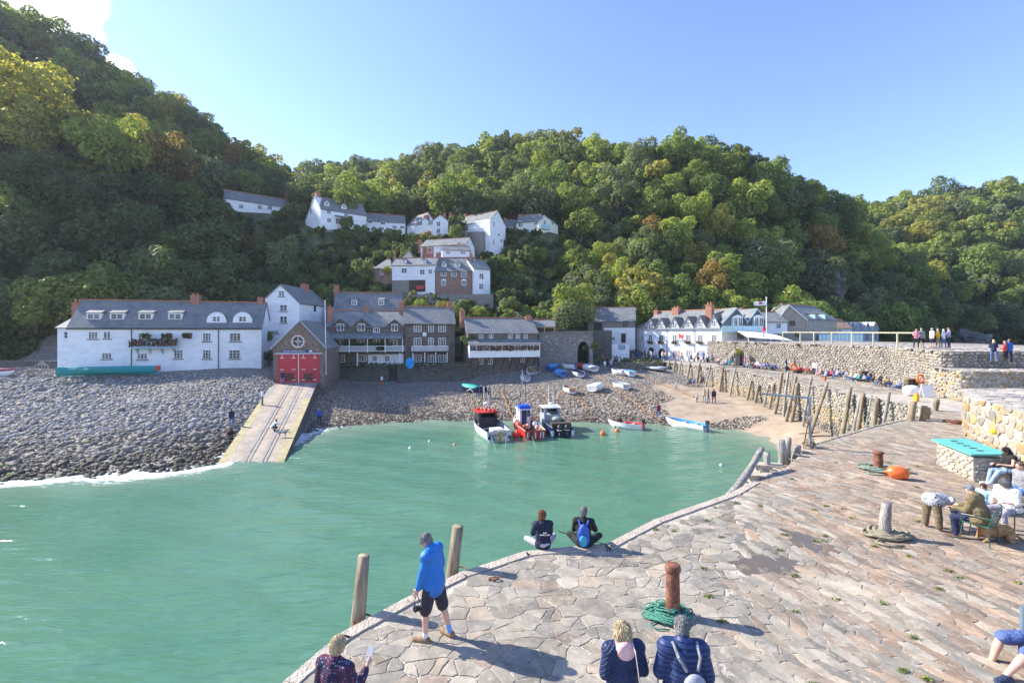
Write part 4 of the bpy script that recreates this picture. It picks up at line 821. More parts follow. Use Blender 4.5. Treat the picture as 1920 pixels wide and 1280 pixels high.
# lime kiln
f = PF(1010, 74.6, 1078, 74.6); f2 = Face(f.b.x, f.b.y, (1112-CX)*74.4/F, 74.4)
zt = fz(f, 1040, 625); r = thing('lime_kiln', tuple(f.P(f.L/2, 4, -2)), 'broad lichen streaked stone kiln wall with a dark pointed archway', 'kiln')
m_kiln = stonemat('kiln_stone', [(.16, .15, .14), (.28, .26, .235), (.22, .205, .19), (.42, .39, .35)], (.24, .22, .20), 2.4, mort=.07)
fk = Face(f.a.x, f.a.y, f2.b.x, f2.b.y); uc, zk0 = fk.uz(1094, 676); zk1 = fz(fk, 1094, 640); hw = 11*fk.m(1094)
arc = [(uc-hw, -1), (uc-hw, zk0+1.4)]+[(uc-hw+hw*(1-cos(a)), zk0+1.4+(zk1-zk0-1.4)*sin(a)) for a in (pi/8, pi/4, 3*pi/8)]+[(uc, zk1)]+[(uc+hw*cos(a), zk0+1.4+(zk1-zk0-1.4)*sin(a)) for a in (3*pi/8, pi/4, pi/8)]+[(uc+hw, zk0+1.4), (uc+hw, -1)]
mb = MB(); L = fk.L; mb.prism([fk.P(0, -1)]+[fk.P(0, zt), fk.P(L, zt), fk.P(L, -1)]+[fk.P(u, z) for u, z in reversed(arc)], fk.P(0, 0, -5)-fk.P(0, 0, 0)); mb.build('masonry', m_kiln, r)
mb = MB(); fb(mb, fk, uc-hw, uc+hw, -1, zk1, -5.2, -4); mb.build('arch_dark_fill', m_black, r)  # black slab stands in for the shade deep in the archway
for k in range(34):
 pass
mb = MB()
for i in range(46): u = i*L/46; fb(mb, fk, u+.02, u+L/46-.04, zt, zt+.22+.06*random.random(), -.45, .05)
mb.build('coping', m_kiln, r)
mb = MB(); fb(mb, fk.off(-5.5), -3, L+4, 2, zt+.5, -6, 0); mb.build('platform', m_darkst, r)
# stone barn
f = PF(1102, 88, 1191, 86); zb = fz(f, 1150, 645); ze = fz(f, 1150, 602); zr = fz(f.off(-3.6), 1150, 577)
h = house('stone_barn', f, 7.2, ze, zr, zb, m_greyst, 'grey stone barn half whitewashed with rough slate roof left of the white hotel', 'barn')
g = PF(1087, 92, 1102, 88)
mb = MB(); u0, z0 = f.uz(1132, 614.5); fb(mb, f, u0, f.L, zb-2, z0, 0, .08); mb.build('whitewashed_wall', m_white, h)
mb = MB(); u, z = f.uz(1121.5, 609); fb(mb, f, u-.75, u+.75, z-1.0, z+.8, 0, .06); mb.build('loft_door', m_black, h)
mb = MB(); u, z = f.uz(1169, 633.5); fb(mb, f, u-.42, u+.42, z-.85, z+.85, .08, .13); mb.build('door', m_wood, h)
window(f, h, 1149, 634.5, 8, 6, (2, 2), o=.08); window(f, h, 1172.5, 608, 9, 8, (3, 2), fr=m_wood)
mb = MB(); u0 = f.uz(1114, 640)[0]; u1 = f.uz(1132, 640)[0]; fb(mb, f, u0, u1, zb-2, fz(f, 1120, 626), 0, 1.6); mb.build('timber_porch', m_black, h)
f = PF(1133, 80, 1180, 80); mb = MB(); fb(mb, f, 0, f.L, 3, fz(f, 1150, 645.5), -.4, 0);
r = thing('white_yard_wall', tuple(f.P(f.L/2, 5, 0)), 'low white wall with a notice board in front of the stone barn', 'wall'); mb.build('masonry', m_white, r)
mb = MB(); u, z = f.uz(1166, 650); fb(mb, f, u-.6, u+.6, z-.5, z+.35, .01, .05); mb.build('notice_board', mat('notice', (.25, .42, .5)), r)
# ---------------------------------------------------------------- the white hotel
f = PF(1208, 85, 1353, 74); zb = fz(f, 1280, 668); ze = fz(f, 1280, 615)
zr = fz(f.off(-4.2), 1260, 584)
h = house('white_hotel', f, 8.4, ze, zr, zb, m_white, 'long brilliant white hotel with six gabled dormers and a red lion sign', 'hotel'); sl_ = (zr-ze)/4.2
PXS = (1220, 1240, 1265, 1290.5, 1313, 1339)
for i, px in enumerate(PXS):
 w_ = 19+i*1.3; ap = 598-(px-1220)*.062; bs = 617;
 u, zt = f.uz(px, ap); hw = w_*.5*f.m(px)
 zs = ze+.35; back = (zt-ze)/sl_
 mb = MB(); mb.prism([f.P(u-hw*.85, ze-.5, .03), f.P(u+hw*.85, ze-.5, .03), f.P(u+hw*.85, zs, .03), f.P(u, zt, .03), f.P(u-hw*.85, zs, .03)], f.P(0, 0, -back-.2)-f.P(0, 0, 0)); gb = mb.build('gable', m_white, h)
 k_ = (zt-zs)/(hw*.85); zl_ = zt-k_*hw*1.08
 mb = MB(); mb.slab([f.P(u-hw*1.08, zl_+.12, .25), f.P(u, zt+.12, .25), f.P(u, zt+.12, -back-.4), f.P(u-hw*1.08, zl_+.12, -back-.4)], .09); mb.slab([f.P(u, zt+.12, .25), f.P(u+hw*1.08, zl_+.12, .25), f.P(u+hw*1.08, zl_+.12, -back-.4), f.P(u, zt+.12, -back-.4)], .09); mb.build('gable_roof', m_slate, gb)
 window(f, h, px, 611.5-(px-1220)*.045, 7.5, 11, (2, 2), o=.04); window(f, h, px, 634, 9.5, 13, (2, 3), arch=True)
 uu, zz_ = f.uz(px, 642.5); mb = MB(); fb(mb, f, uu-.5, uu+.5, zz_-.12, zz_+.05, .05, .32); bx_ = mb.build('window_box', m_wood, h); flowers(f, uu-.55, uu+.55, zz_-.15, zz_+.3, .1, .4, 60, GRN+[(.5, .2, .08), (.45, .3, .1)], bx_, .08)
for px in (1266, 1291, 1314.5): window(f, h, px, 662.5, 11, 13, (4, 4), arch=True)
mb = MB(); fb(mb, f, 0, f.L, fz(f, 1208, 616.5)-.05, fz(f, 1208, 616.5)+.03, 0, .06); z_ = fz(f, 1208, 649.5); fb(mb, f, 0, f.L, z_-.04, z_+.04, 0, .07); mb.build('string_course', m_paint, h)
def archdoor(f, px, py0, py1, w, mt, nm, par):
 u, z0 = f.uz(px, py1); z1 = fz(f, px, py0); hw = w*.5*f.m(px); zs = z1-hw
 mb = MB(); mb.prism([f.P(u-hw, z0, 0), f.P(u+hw, z0, 0)]+[f.P(u+hw*cos(a), zs+hw*sin(a), 0) for a in [pi*k/10 for k in range(11)]], f.P(0, 0, .05)-f.P(0, 0, 0)); return mb.build(nm, mt, par)
archdoor(f, 1241, 653, 671, 13, m_black, 'archway', h); archdoor(f, 1221, 651, 668, 12, m_black, 'archway', h); archdoor(f, 1339, 656.5, 677, 12, mat('pale_door', (.55, .55, .45)), 'door', h)
m_lion = mat('lion_red', (.75, .05, .03), rough=.5, var=.03)
uc, zc = f.uz(1277.5, 630.5); s = f.m(1277)*11
lion = [(-.42, -.42), (-.28, -.42), (-.24, -.15), (-.12, -.05), (.02, -.12), (.05, -.42), (.20, -.42), (.18, -.12), (.34, -.30), (.46, -.24), (.30, .02), (.34, .18), (.48, .22), (.44, .34), (.30, .32), (.18, .22), (-.05, .22), (-.16, .30), (-.14, .46), (-.26, .52), (-.40, .48), (-.50, .36), (-.46, .28), (-.36, .24), (-.52, .12), (-.56, .0), (-.46, .02), (-.34, .08), (-.36, -.18)]
mb = MB(); mb.prism([f.P(uc+x*s, zc+y*s*.95, .02) for x, y in lion], f.P(0, 0, .06)-f.P(0, 0, 0)); mb.build('lion_emblem', m_lion, h)
text('HOTEL', f, uc, zc-.78*s, .06, .62, m_black, 'hotel_lettering', h)
for a in ((1231, 580, 590, 8), (1268.5, 573.5, 588, 13), (1330.5, 566, 596, 12)): chimney(h, f, *a, -3.6 if a[0] < 1300 else -2.2)
gutter(h, f, ze-.02, mt=m_lead)
for px in (1251, 1302): pipe(h, f, px, 616, 668, r=.04)
# hipped west annex of the hotel
fa = PF(1193, 88, 1208, 86); zea = fz(fa, 1200, 614); mb = MB(); fb(mb, fa, 0, fa.L+.1, zb-1, zea, -7, 0); an = mb.build('side_annex', m_white, h)
mb = MB(); zt_ = fz(fa.off(-3.5), 1205, 595); mb.add([fa.P(-.3, zea, .3), fa.P(fa.L+.3, zea, .3), fa.P(fa.L+.3, zea, -7), fa.P(-.3, zea, -7), fa.P(1.8, zt_, -3.5), fa.P(fa.L+.3, zt_, -3.5)], [(0, 1, 5, 4), (1, 2, 5), (2, 3, 4, 5), (3, 0, 4), (0, 3, 2, 1)]); mb.build('annex_roof', m_slate, an)
for a in ((1205, 618, 4, 8), (1205, 633, 4, 9)): window(fa, an, *a, (2, 2))
# two slate-hung gables with bays, balcony and awning: harbour end of the hotel
f = PF(1353, 74, 1436, 74.5); zb2 = fz(f, 1400, 640); ze = fz(f, 1390, 603);
root2 = thing('harbour_wing', tuple(f.P(f.L/2, zb2, -4)), 'hotel wing of two slate hung gables with pale blue balcony and awning', 'hotel wing')
mb = MB(); fb(mb, f, 0, f.L, zb2-4.5, fz(f, 1400, 619), -9, 0); mb.build('lower_wall', m_white, root2)
for (pa_, pm, pb_, pt_) in ((1355, 1379, 1399.5, 577.5), (1400, 1418, 1435.5, 579)):
 u0, um, u1 = f.uz(pa_, 600)[0], f.uz(pm, 600)[0], f.uz(pb_, 600)[0]; zt = fz(f, pm, pt_)
 mb = MB(); mb.prism([f.P(u0, ze-1.6, .02), f.P(u1, ze-1.6, .02), f.P(u1, ze, .02), f.P(um, zt, .02), f.P(u0, ze, .02)], f.P(0, 0, -9)-f.P(0, 0, 0)); gb = mb.build('gable', m_greyslate, root2)
 k1, k2 = (zt-ze)/(um-u0), (zt-ze)/(u1-um)
 mb = MB(); mb.slab([f.P(u0-.25, ze-.25*k1+.12, .3), f.P(um, zt+.12, .3), f.P(um, zt+.12, -9), f.P(u0-.25, ze-.25*k1+.12, -9)], .1); mb.slab([f.P(um, zt+.12, .3), f.P(u1+.05, ze-.05*k2+.12, .3), f.P(u1+.05, ze-.05*k2+.12, -9), f.P(um, zt+.12, -9)], .1); mb.build('gable_roof', m_slate, gb)
 barge(f, gb, u0-.25, ze-.25*k1+.1, um, zt+.1, u1+.05, ze-.05*k2+.1, .3, m_sky, w=.25)
 uw, zw = f.uz(pm+1, 604.5); hw = 9*f.m(pm); mb = MB(); fb(mb, f, uw-hw, uw+hw, zw-.95, zw+.85, .02, .55); mb.prism([f.P(uw-hw-.1, zw+.86, .02), f.P(uw+hw+.1, zw+.86, .02), f.P(uw, zw+1.2, .02)], f.P(0, 0, .65)-f.P(0, 0, 0)); by = mb.build('bay', m_paint, gb)
 for k in (-1, 1): window(f, by, 0, 0, hw*.8, 1.5, (2, 1), uz=(uw+k*hw*.5, zw), o=.56)
fo = f.off(1.3); u0, zf = fo.uz(1354, 621.5); u1, zt = fo.uz(1431, 611); mb = MB(); fb(mb, fo, u0, u1, zf-.12, zf, -1.3, .05); bal = mb.build('balcony', m_sky, root2)
mb = MB(); fb(mb, fo, u0, u1, zf, zt-.05, 0, .03); mb.build('glass_balustrade', mat('frosted_glass', (.42, .62, .66), rough=.25, var=.04), bal); mb = MB(); fb(mb, fo, u0, u1, zt-.05, zt+.02, -.03, .06)
for i in range(9): uu = u0+(u1-u0)*i/8; fb(mb, fo, uu-.03, uu+.03, zf, zt, -.02, .055)
mb.build('balcony_rail', m_sky, bal)
mb = MB(); a0 = f.P(f.uz(1371, 619)[0], fz(f, 1371, 619), 1.4); a1 = f.P(f.uz(1430, 619)[0], fz(f, 1430, 622), 1.4); mb.slab([a0+Vector((0, -3.6, -1.0)), a1+Vector((1.8, -3.6, -1.3)), a1, a0], .06); mb.build('awning', mat('awning_cloth', (.78, .77, .72), rough=.8, var=.03), root2)
mb = MB()
for q in (a0+Vector((.2, -3.4, -1)), a1+Vector((1.6, -3.4, -1.3)), a0.lerp(a1, .5)+Vector((1, -3.4, -1.1))): mb.tube([q, Vector((q.x, q.y, 7.6))], .05, 6)
mb.build('awning_post', m_paint, root2)
for a in ((1388, 630, 16, 14), (1411, 631, 14, 14)): window(f, root2, *a, (3, 3))
chimney(root2, f, 1391, 576, 584, 6, -5, pots=1)
# white wing east of the gables
f = PF(1436.5, 76, 1476, 76); ze = fz(f, 1455, 603.5); zr = fz(f.off(-3.5), 1440, 586)
h = house('white_annex', f, 7, ze, zr, 7, m_white, 'plain two storey white wing with pale blue windows right of the flagpole', 'annex', drop=4)
window(f, h, 1460, 611, 8, 9, (2, 2), fr=m_sky); mb = MB(); fb(mb, f, 0, f.L, 4, fz(f, 1450, 625), 0, .05); mb.build('grey_ground_floor', m_greyst, h); window(f, h, 1450, 636, 8, 12, (1, 1), fr=m_sky, o=.05)
# stone gable-end house
f = PF(1464, 78, 1510, 77); zr = fz(f, 1478, 572); ze0 = fz(f, 1464, 593); ze1 = fz(f, 1510, 598.5)
h = house('stone_gable_house', f, 9.5, ze0, zr, 6, m_buffst, 'buff stone house, gable end toward the harbour, with two slate-roofed skylight dormers', 'house', ridge='n', ridge_at=.33, ze_back=ze1)
barge(f, h, -.3, ze0-.2, f.L*.33, zr+.12, f.L+.3, ze1-.1, .12, m_paint, w=.2)
for a in ((1485.5, 606, 9, 9), (1495, 628, 8, 7)): window(f, h, *a, (2, 2), fr=m_wood)
# its eastern flank swings into view: rebuilt as a wing parallel to the front
f2 = PF(1510.5, 78.5, 1569, 84); z2 = fz(f2, 1540, 599); zt2 = fz(f2.off(-4), 1520, 574)
h2 = house('stone_wing', f2, 8, z2, zt2, 6, m_buffst, 'long stone wing with two blue framed balcony doors behind the handrail', 'house')
for px in (1529.5, 1548): dormer(h2, f2, px, 590, 600, 8, z2, (zt2-z2)/4, 'flat', fr=m_sky, wallm=m_sky); window(f2, h2, px, 606, 8, 12, (2, 2), fr=m_sky); window(f2, h2, px, 625, 9, 12, (2, 2), fr=m_sky)
mb = MB(); fc = f.off(-1.2); chimney(h, f, 1469.5, 582, 600, 6, -1.2, pots=1)
# rust roofed store and blue boat store with zigzag roof
f = PF(1569, 90, 1597, 90); h = house('rust_roof_store', f, 6, fz(f, 1580, 615), fz(f.off(-3), 1580, 599), 5, mat('pale_blue_render', (.45, .58, .66), rough=.7), 'small store with rust coloured roof between stone wing and blue zigzag building', 'store', roof=mat('rusty_roof', (.26, .17, .13), rough=.9, var=.25))
window(f, h, 1575, 620, 8, 6, (2, 1))
f = PF(1590, 92, 1647, 92); zb_ = 4; m_blu = mat('blue_grey_boards', (.20, .29, .36), rough=.7, var=.12, scale=2, stretch=(5, 5, .3))
root3 = thing('boat_store', tuple(f.P(f.L/2, 5, -4)), 'blue grey building with four zigzag glass gables behind the handrail', 'store'); mb = MB(); z_e = fz(f, 1620, 619); z_p = fz(f, 1620, 604.5)
fb(mb, f, 0, f.L, zb_, z_e, -8, 0); mb.build('wall', m_blu, root3); k = 4; W_ = f.L/k
for i in range(k):
 u0, um, u1 = i*W_, (i+.5)*W_, (i+1)*W_; mb = MB(); mb.prism([f.P(u0, z_e, 0), f.P(u1, z_e, 0), f.P(um, z_p, 0)], f.P(0, 0, -8)-f.P(0, 0, 0)); gb = mb.build('gable', m_blu, root3)
 mb = MB(); mb.slab([f.P(u0, z_e+.1, .25), f.P(um, z_p+.14, .25), f.P(um, z_p+.14, -8), f.P(u0, z_e+.1, -8)], .08); mb.slab([f.P(um, z_p+.14, .25), f.P(u1, z_e+.1, .25), f.P(u1, z_e+.1, -8), f.P(um, z_p+.14, -8)], .08); mb.build('gable_roof', m_lead, gb)
 window(f, root3, 0, 0, W_*.5, 1.3, (2, 1), fr=m_blu, uz=(um, z_e-1.3))
# blue sea-front deck with glass screens
f = PF(1535, 80, 1618, 84); root4 = thing('sun_deck', tuple(f.P(f.L/2, 6, -1)), 'raised deck with pale blue glass screens behind the timber handrail', 'deck'); mb = MB(); z0 = fz(f, 1570, 640); z1 = fz(f, 1570, 626); fb(mb, f, 0, f.L, 4, z0, -3, 0); mb.build('deck', m_blu, root4)
mb = MB(); fb(mb, f, 0, f.L, z1-.08, z1, -.05, .05)
for i in range(13): u = f.L*i/12; fb(mb, f, max(0, u-.06), min(f.L, u+.06), z0, z1-.08, -.05, .05)
mb.build('screen_frame', m_sky, root4); mb = MB(); fb(mb, f, 0, f.L, z0, z1-.1, -.01, .01); mb.build('screen_glass', MATS['frosted_glass'], root4)
# ---------------------------------------------------------------- the hillside village
f = PF(423, 116, 541, 125); ze = fz(f, 480, 380); zr = fz(f.off(-2.5), 480, 366)
h = house('hill_bungalow', f, 5, ze, zr, fz(f, 480, 398), m_white, 'long low white cottage with worn slate roof standing alone highest on the left', 'cottage', drop=5)
for px in (452, 487, 506, 530): window(f, h, px, 387+(px-452)*.05, 8, 8, (3, 3))
chimney(h, f, 537, 362, 372, 5, -2.5)
f = PF(582, 118, 590.5, 114); f = PF(601, 113, 687, 120); ze = fz(f, 640, 397); zr = fz(f.off(-3.2), 620, 374)
h = house('upper_white_house', f, 6.4, ze, zr, fz(f, 640, 428), m_white, 'tall white house with green bargeboards and two dormers above the bracken slope', drop=6)
fs_ = Face(f.a.x-.0+f.n.x*-6.4, f.a.y-f.n.y*6.4, f.a.x, f.a.y)
for a in ((616.5, 397, 8, 8), (649, 404, 8, 8), (617, 413, 8, 8), (649, 419, 8, 8), (669, 425, 11, 9)): window(f, h, *a, (3, 2))
window(f, h, 635, 415, 12, 11, (4, 2)); mb = MB(); u, z = f.uz(635, 406); fb(mb, f, u-1.1, u+1.1, z-.1, z+.1, 0, 1.2); mb.build('porch_roof', m_sky, h)
for px in (613, 645): dormer(h, f, px, 376 if px < 630 else 382, 385 if px < 630 else 391, 11, ze, (zr-ze)/3.2, 'gable')
chimney(h, f, 596, 358, 372, 8, -3.2); chimney(h, f, 650, 373, 384, 9, -3.2)
fg = PF(572, 117, 601, 113); mb = MB(); zt = fz(fg, 590, 372); mb.prism([fg.P(.2, fz(fg, 590, 410)-5, 0), fg.P(fg.L, fz(fg, 590, 410)-5, 0), fg.P(fg.L, ze, 0), fg.P(fg.L*.62, zr-.1, 0), fg.P(.2, ze-2.0, 0)], fg.P(0, 0, -4)-fg.P(0, 0, 0)); gw = mb.build('gable_wall', m_white, h)
barge(fg, gw, 0, ze-2.0, fg.L*.62, zr+.1, fg.L+.2, ze+.1, .05, mat('green_paint', (.12, .30, .28), rough=.5), w=.25); window(fg, gw, 583, 396, 5, 10, (1, 2))
def vh(name, p1, Y1, p2, Y2, pe, pr, pb, mt, label, wins=(), chims=(), D=6, **kw):
 f = PF(p1, Y1, p2, Y2); pm = (p1+p2)/2; ze = fz(f, pm, pe)
 if kw.get('ridge') == 'n': zr = fz(f, pm, pr)
 else: zr = fz(f.off(-D/2), pm, pr)
 h = house(name, f, D, ze, zr, fz(f, pm, pb), mt, label, drop=5, **kw)
 for a in wins: window(f, h, a[0], a[1], a[2]*1.2, a[3]*1.1, a[4] if len(a) > 4 else (2, 2))
 for a in chims: chimney(h, f, *a, -D/2 if kw.get('ridge') != 'n' else -1.5)
 return h, f
vh('village_house', 688, 124, 760, 127, 416, 403, 436, m_white, 'low white cottages with two tall chimneys right of the tall upper house', [(694, 415, 6, 7), (718, 418, 7, 6), (716, 429, 6, 6), (740, 426, 7, 5), (754, 426, 7, 5)], [(671, 384, 398, 10), (727, 399, 414, 8), (752, 405, 412, 4)])
vh('village_house', 763, 128, 786, 124, 420, 408, 442, m_white, 'narrow white gabled cottage at left end of the hilltop cluster', [(787.5, 419, 8, 7)], [(776, 409, 417, 6)], ridge='u')
vh('village_house', 781, 122, 812, 121, 422, 408, 442, m_white, 'white cottage with sharp gable and lean-to in the hilltop cluster', [(787.5, 419, 8, 7, (3, 3))], [(800, 402, 415, 9)], ridge='n')
vh('village_house', 811, 120, 840, 120, 414, 403, 438, m_white, 'white two storey cottage with steep double roof in the hilltop cluster', [(822, 420, 6, 8), (822, 433, 6, 8), (806, 418, 5, 8)], [(833, 400, 413, 6), (845, 398, 412, 6)], ridge='n')
vh('village_house', 838, 130, 858, 130, 420, 411, 436, m_white, 'small white cottage set back between its neighbours on the hilltop')
hA, fA = vh('village_house', 856, 123, 918, 117, 419, 404, 440, m_white, 'big white house with pale slate roof above a curved stone bastion', [(870, 424, 6, 9), (888, 422, 5, 8), (907, 420, 7, 9, (2, 3)), (906, 432, 7, 7)], [(873, 401, 410, 5), (926, 405, 412, 5)], D=7)
f = PF(919, 116.5, 944, 121); mb = MB(); zt = fz(f, 920, 412); mb.prism([f.P(0, fz(f, 930, 480)), f.P(f.L, fz(f, 930, 480)), f.P(f.L, fz(f, 944, 432)), f.P(0, fz(f, 919, 410))], f.P(0, 0, -6)-f.P(0, 0, 0)); w_ = mb.build('east_wall', m_white, hA)
for a in ((926, 420, 4, 9), (935, 440, 8, 5), (940, 451, 6, 7), (940, 468, 5, 9), (925, 454, 4, 10)): window(f, w_, *a, (2, 2))
mb = MB(); c_ = fA.P(fA.uz(899, 436)[0], fz(fA, 899, 460), .8); zt = fz(fA, 899, 437); mb.lathe(c_-Vector((0, -.5, 0)), [(3.0, -3), (2.9, zt-c_.z), (2.5, zt-c_.z), (2.5, zt-c_.z-.4)], 18, sx=.95, sy=.6)
mb.build('stone_bastion', m_greyst, hA)
vh('village_house', 968, 126, 1010, 124, 416, 404, 434, m_cream, 'cream cottage with pale blue bay windows and pointed dormers at the right of the village', [(976, 420, 6, 10), (987, 434, 9, 7), (1001, 434, 8, 8)], [(976, 401, 412, 8)], D=6)
vh('village_house', 944, 127, 968, 127, 424, 413, 436, m_white, 'small white cottage wedged between the big white house and the cream cottage', [(951, 429, 5, 6), (961, 429, 5, 6)], [(947, 408, 418, 5)])
hB, fB = vh('village_house', 1010.5, 123, 1046, 127, 420, 406, 432, m_cream, 'pale yellow end house with blue balcony beside the wooded bluff', [(1021, 417, 5, 8), (1036, 418, 5, 7)], ridge='n', ridge_at=.3)
mb = MB(); u0, z0 = fB.uz(1011, 428); fb(mb, fB, u0, u0+3.2, z0, z0+1.1, .6, .7); fb(mb, fB, u0, u0+3.2, z0-.1, z0, 0, .7); mb.build('balcony', m_sky, hB)
vh('village_house', 845, 155, 876, 150, 378, 366, 384, m_white, 'lone white house half hidden by trees high behind the village', [(852, 380, 5, 4)], [(878, 358, 366, 4)])
vh('summer_house', 950, 145, 972, 145, 398, 383, 404, m_white, 'small gabled summerhouse on the green terrace above the village', [(961, 396, 6, 5)], ridge='n')
# middle cluster
hC, fC = vh('middle_house', 789, 106, 872, 103, 460, 449, 484, m_white, 'white house with broad slate roof and one red brick bay behind the arch house', [(806, 469, 8, 9), (861, 457, 7, 5), (877, 472, 8, 6)], [(787, 449, 462, 7), (876, 452, 464, 4)])
mb = MB(); u0, z0 = fC.uz(792, 464); u1, z1 = fC.uz(813, 484); fb(mb, fC, u0, u1, z1, z0, 0, .06); mb.build('brick_bay', m_brick, hC)
vh('middle_house', 829, 100, 880, 101, 469, 462, 490, m_white, 'low white lean-to building with a skylight roof under the broad slate roof', [(840, 474, 7, 5), (868, 474, 8, 5)], [(880, 467, 482, 6)], D=4)
hD, fD = vh('arch_house', 735, 96, 815.5, 95, 497, 484.5, 548, m_white, 'white house bridging an open passage, two dormers and a lantern', [(758, 507.5, 9, 9), (792, 510, 8, 9), (807, 509, 6, 8)], [(740, 470, 484, 4)])
for px in (758, 795): dormer(hD, fD, px, 484.5, 491.5, 9, fz(fD, 775, 497), .9, 'gable')
u0, z0 = fD.uz(736, 525.5); u1 = fD.uz(767, 525)[0]; mb = MB(); fb(mb, fD, .0, u1, z0-6, z0, 0, .07); mb.build('stone_base', m_greyst, hD)
u2 = fD.uz(797.5, 525)[0]; mb = MB(); fb(mb, fD, u1, u2, z0-2.4, z0, 0, .06); mb.build('passage', m_wood, hD); mb = MB(); fb(mb, fD, u1+1.6, u2-.2, z0-1.9, z0-1.2, .06, .5); mb.build('red_cart', m_red, hD)
hE, fE = vh('brick_house', 816, 95, 887, 94.5, 507.5, 484, 554, m_brick2, 'red brown brick house with arched lower windows in the middle of the hillside', [(832, 513, 9, 9, (3, 3)), (851, 513.5, 9, 9, (3, 3)), (870, 514.5, 9, 9, (3, 3))], [(822, 472, 486, 8), (883, 474, 490, 5)])
for px in (832, 870): window(fE, hE, px, 530.5, 9, 10, (3, 3), arch=True)
for px in (833, 858): dormer(hE, fE, px, 488.5, 499, 10, fz(fE, 850, 506), .95, 'gable')
pipe(hE, fE, 885, 510, 550)
vh('white_end_house', 888, 94, 919, 96, 504, 489, 556, m_white, 'narrow white end house joined to the brick house on the hillside', [(902.5, 518, 8, 10), (902, 537, 8, 10)])
vh('privy_house', 701, 99, 734, 98, 503, 487, 528, m_brick2, 'small brick outhouse with pyramid slate roof left of the arch house', [(716, 511, 6, 8)], D=5, hipl=1.7, hipr=1.7)
vh('roof_house', 752, 100, 775, 100, 486, 472, 490, m_greyst, 'steep slate pyramid roof peeping over the arch house', hipl=1.2, hipr=1.2, D=4)
f = PF(230, 121, 262, 119); vh('garden_shed', 231, 121, 262, 119, 352, 346, 364, m_sky, 'turquoise corrugated shed half buried in the trees of the left hill', D=3, roof=m_sky)
f = PF(1567, 110, 1586, 112); mb = MB()
# garden walls of the hill
for (p1, Y1, p2, Y2, pt_, pb_, lab, mt) in ((600, 112, 690, 118, 430, 437, 'stone garden wall under the tall upper white house', m_greyst), (700, 120, 762, 123, 438, 446, 'terraced stone wall below the low white cottages', m_greyst), (738, 93, 925, 92, 552, 566, 'rough stone revetment under the brick house', m_greyst), (930, 92, 1060, 84, 574, 600, 'sloping pinkish stone ramp wall descending to the kiln', m_greyst)):
 f = PF(p1, Y1, p2, Y2); z0a, z1a = fz(f, p1, pt_), fz(f, p1, pb_)-2; zt2 = z0a if p1 != 930 else fz(f, p2, 612); mb = MB(); mb.prism([f.P(0, z1a-1), f.P(f.L, z1a-4), f.P(f.L, zt2), f.P(0, z0a)], f.P(0, 0, -.6)-f.P(0, 0, 0)); tag(mb.build('garden_wall', mt), lab, 'wall')
# ---------------------------------------------------------------- woodland
def leafmat(name, useattr):
 m, n, b = newmat(name)
 if useattr: src = nd(n, 'ShaderNodeAttribute', attribute_name='tint').outputs['Color']
 else: src = nd(n, 'ShaderNodeObjectInfo').outputs['Color']
 lf = nd(n, 'ShaderNodeAttribute', attribute_name='tone')
 t = nd(n, 'ShaderNodeTexCoord'); g = nd(n, 'ShaderNodeNewGeometry'); no = nd(n, 'ShaderNodeTexNoise', Scale=.55, Detail=3.0); lk(n, g.outputs['Position'], no.inputs['Vector'])
 c = mixc(n, 1.0, src, ramp(n, no.outputs['Fac'], [(.32, (.62, .70, .66)), (.55, (1, 1, 1)), (.75, (1.35, 1.2, .8))]), 'MULTIPLY')
 c = mixc(n, 1.0, c, ramp(n, lf.outputs['Fac'], [(0, (.7, .75, .72)), (1, (1.35, 1.28, 1.15))]), 'MULTIPLY')
 lk(n, c, b.inputs['Base Color']); b.inputs['Roughness'].default_value = .62; b.inputs['Specular IOR Level'].default_value = .25
 tr = nd(n, 'ShaderNodeBsdfTranslucent'); lk(n, mixc(n, 1.0, c, (1.5, 1.45, .55), 'MULTIPLY'), tr.inputs['Color'])
 mxs = nd(n, 'ShaderNodeMixShader'); mxs.inputs[0].default_value = .48; o = n.nodes['Material Output']
 lk(n, b.outputs[0], mxs.inputs[1]); lk(n, tr.outputs[0], mxs.inputs[2]); lk(n, mxs.outputs[0], o.inputs[0]); return m
m_leaf, m_leafa = leafmat('tree_leaves', False), leafmat('wood_leaves', True)
m_bark = mat('bark', (.13, .105, .08), rough=.9, var=.3, scale=3, bump=1, bscale=12)
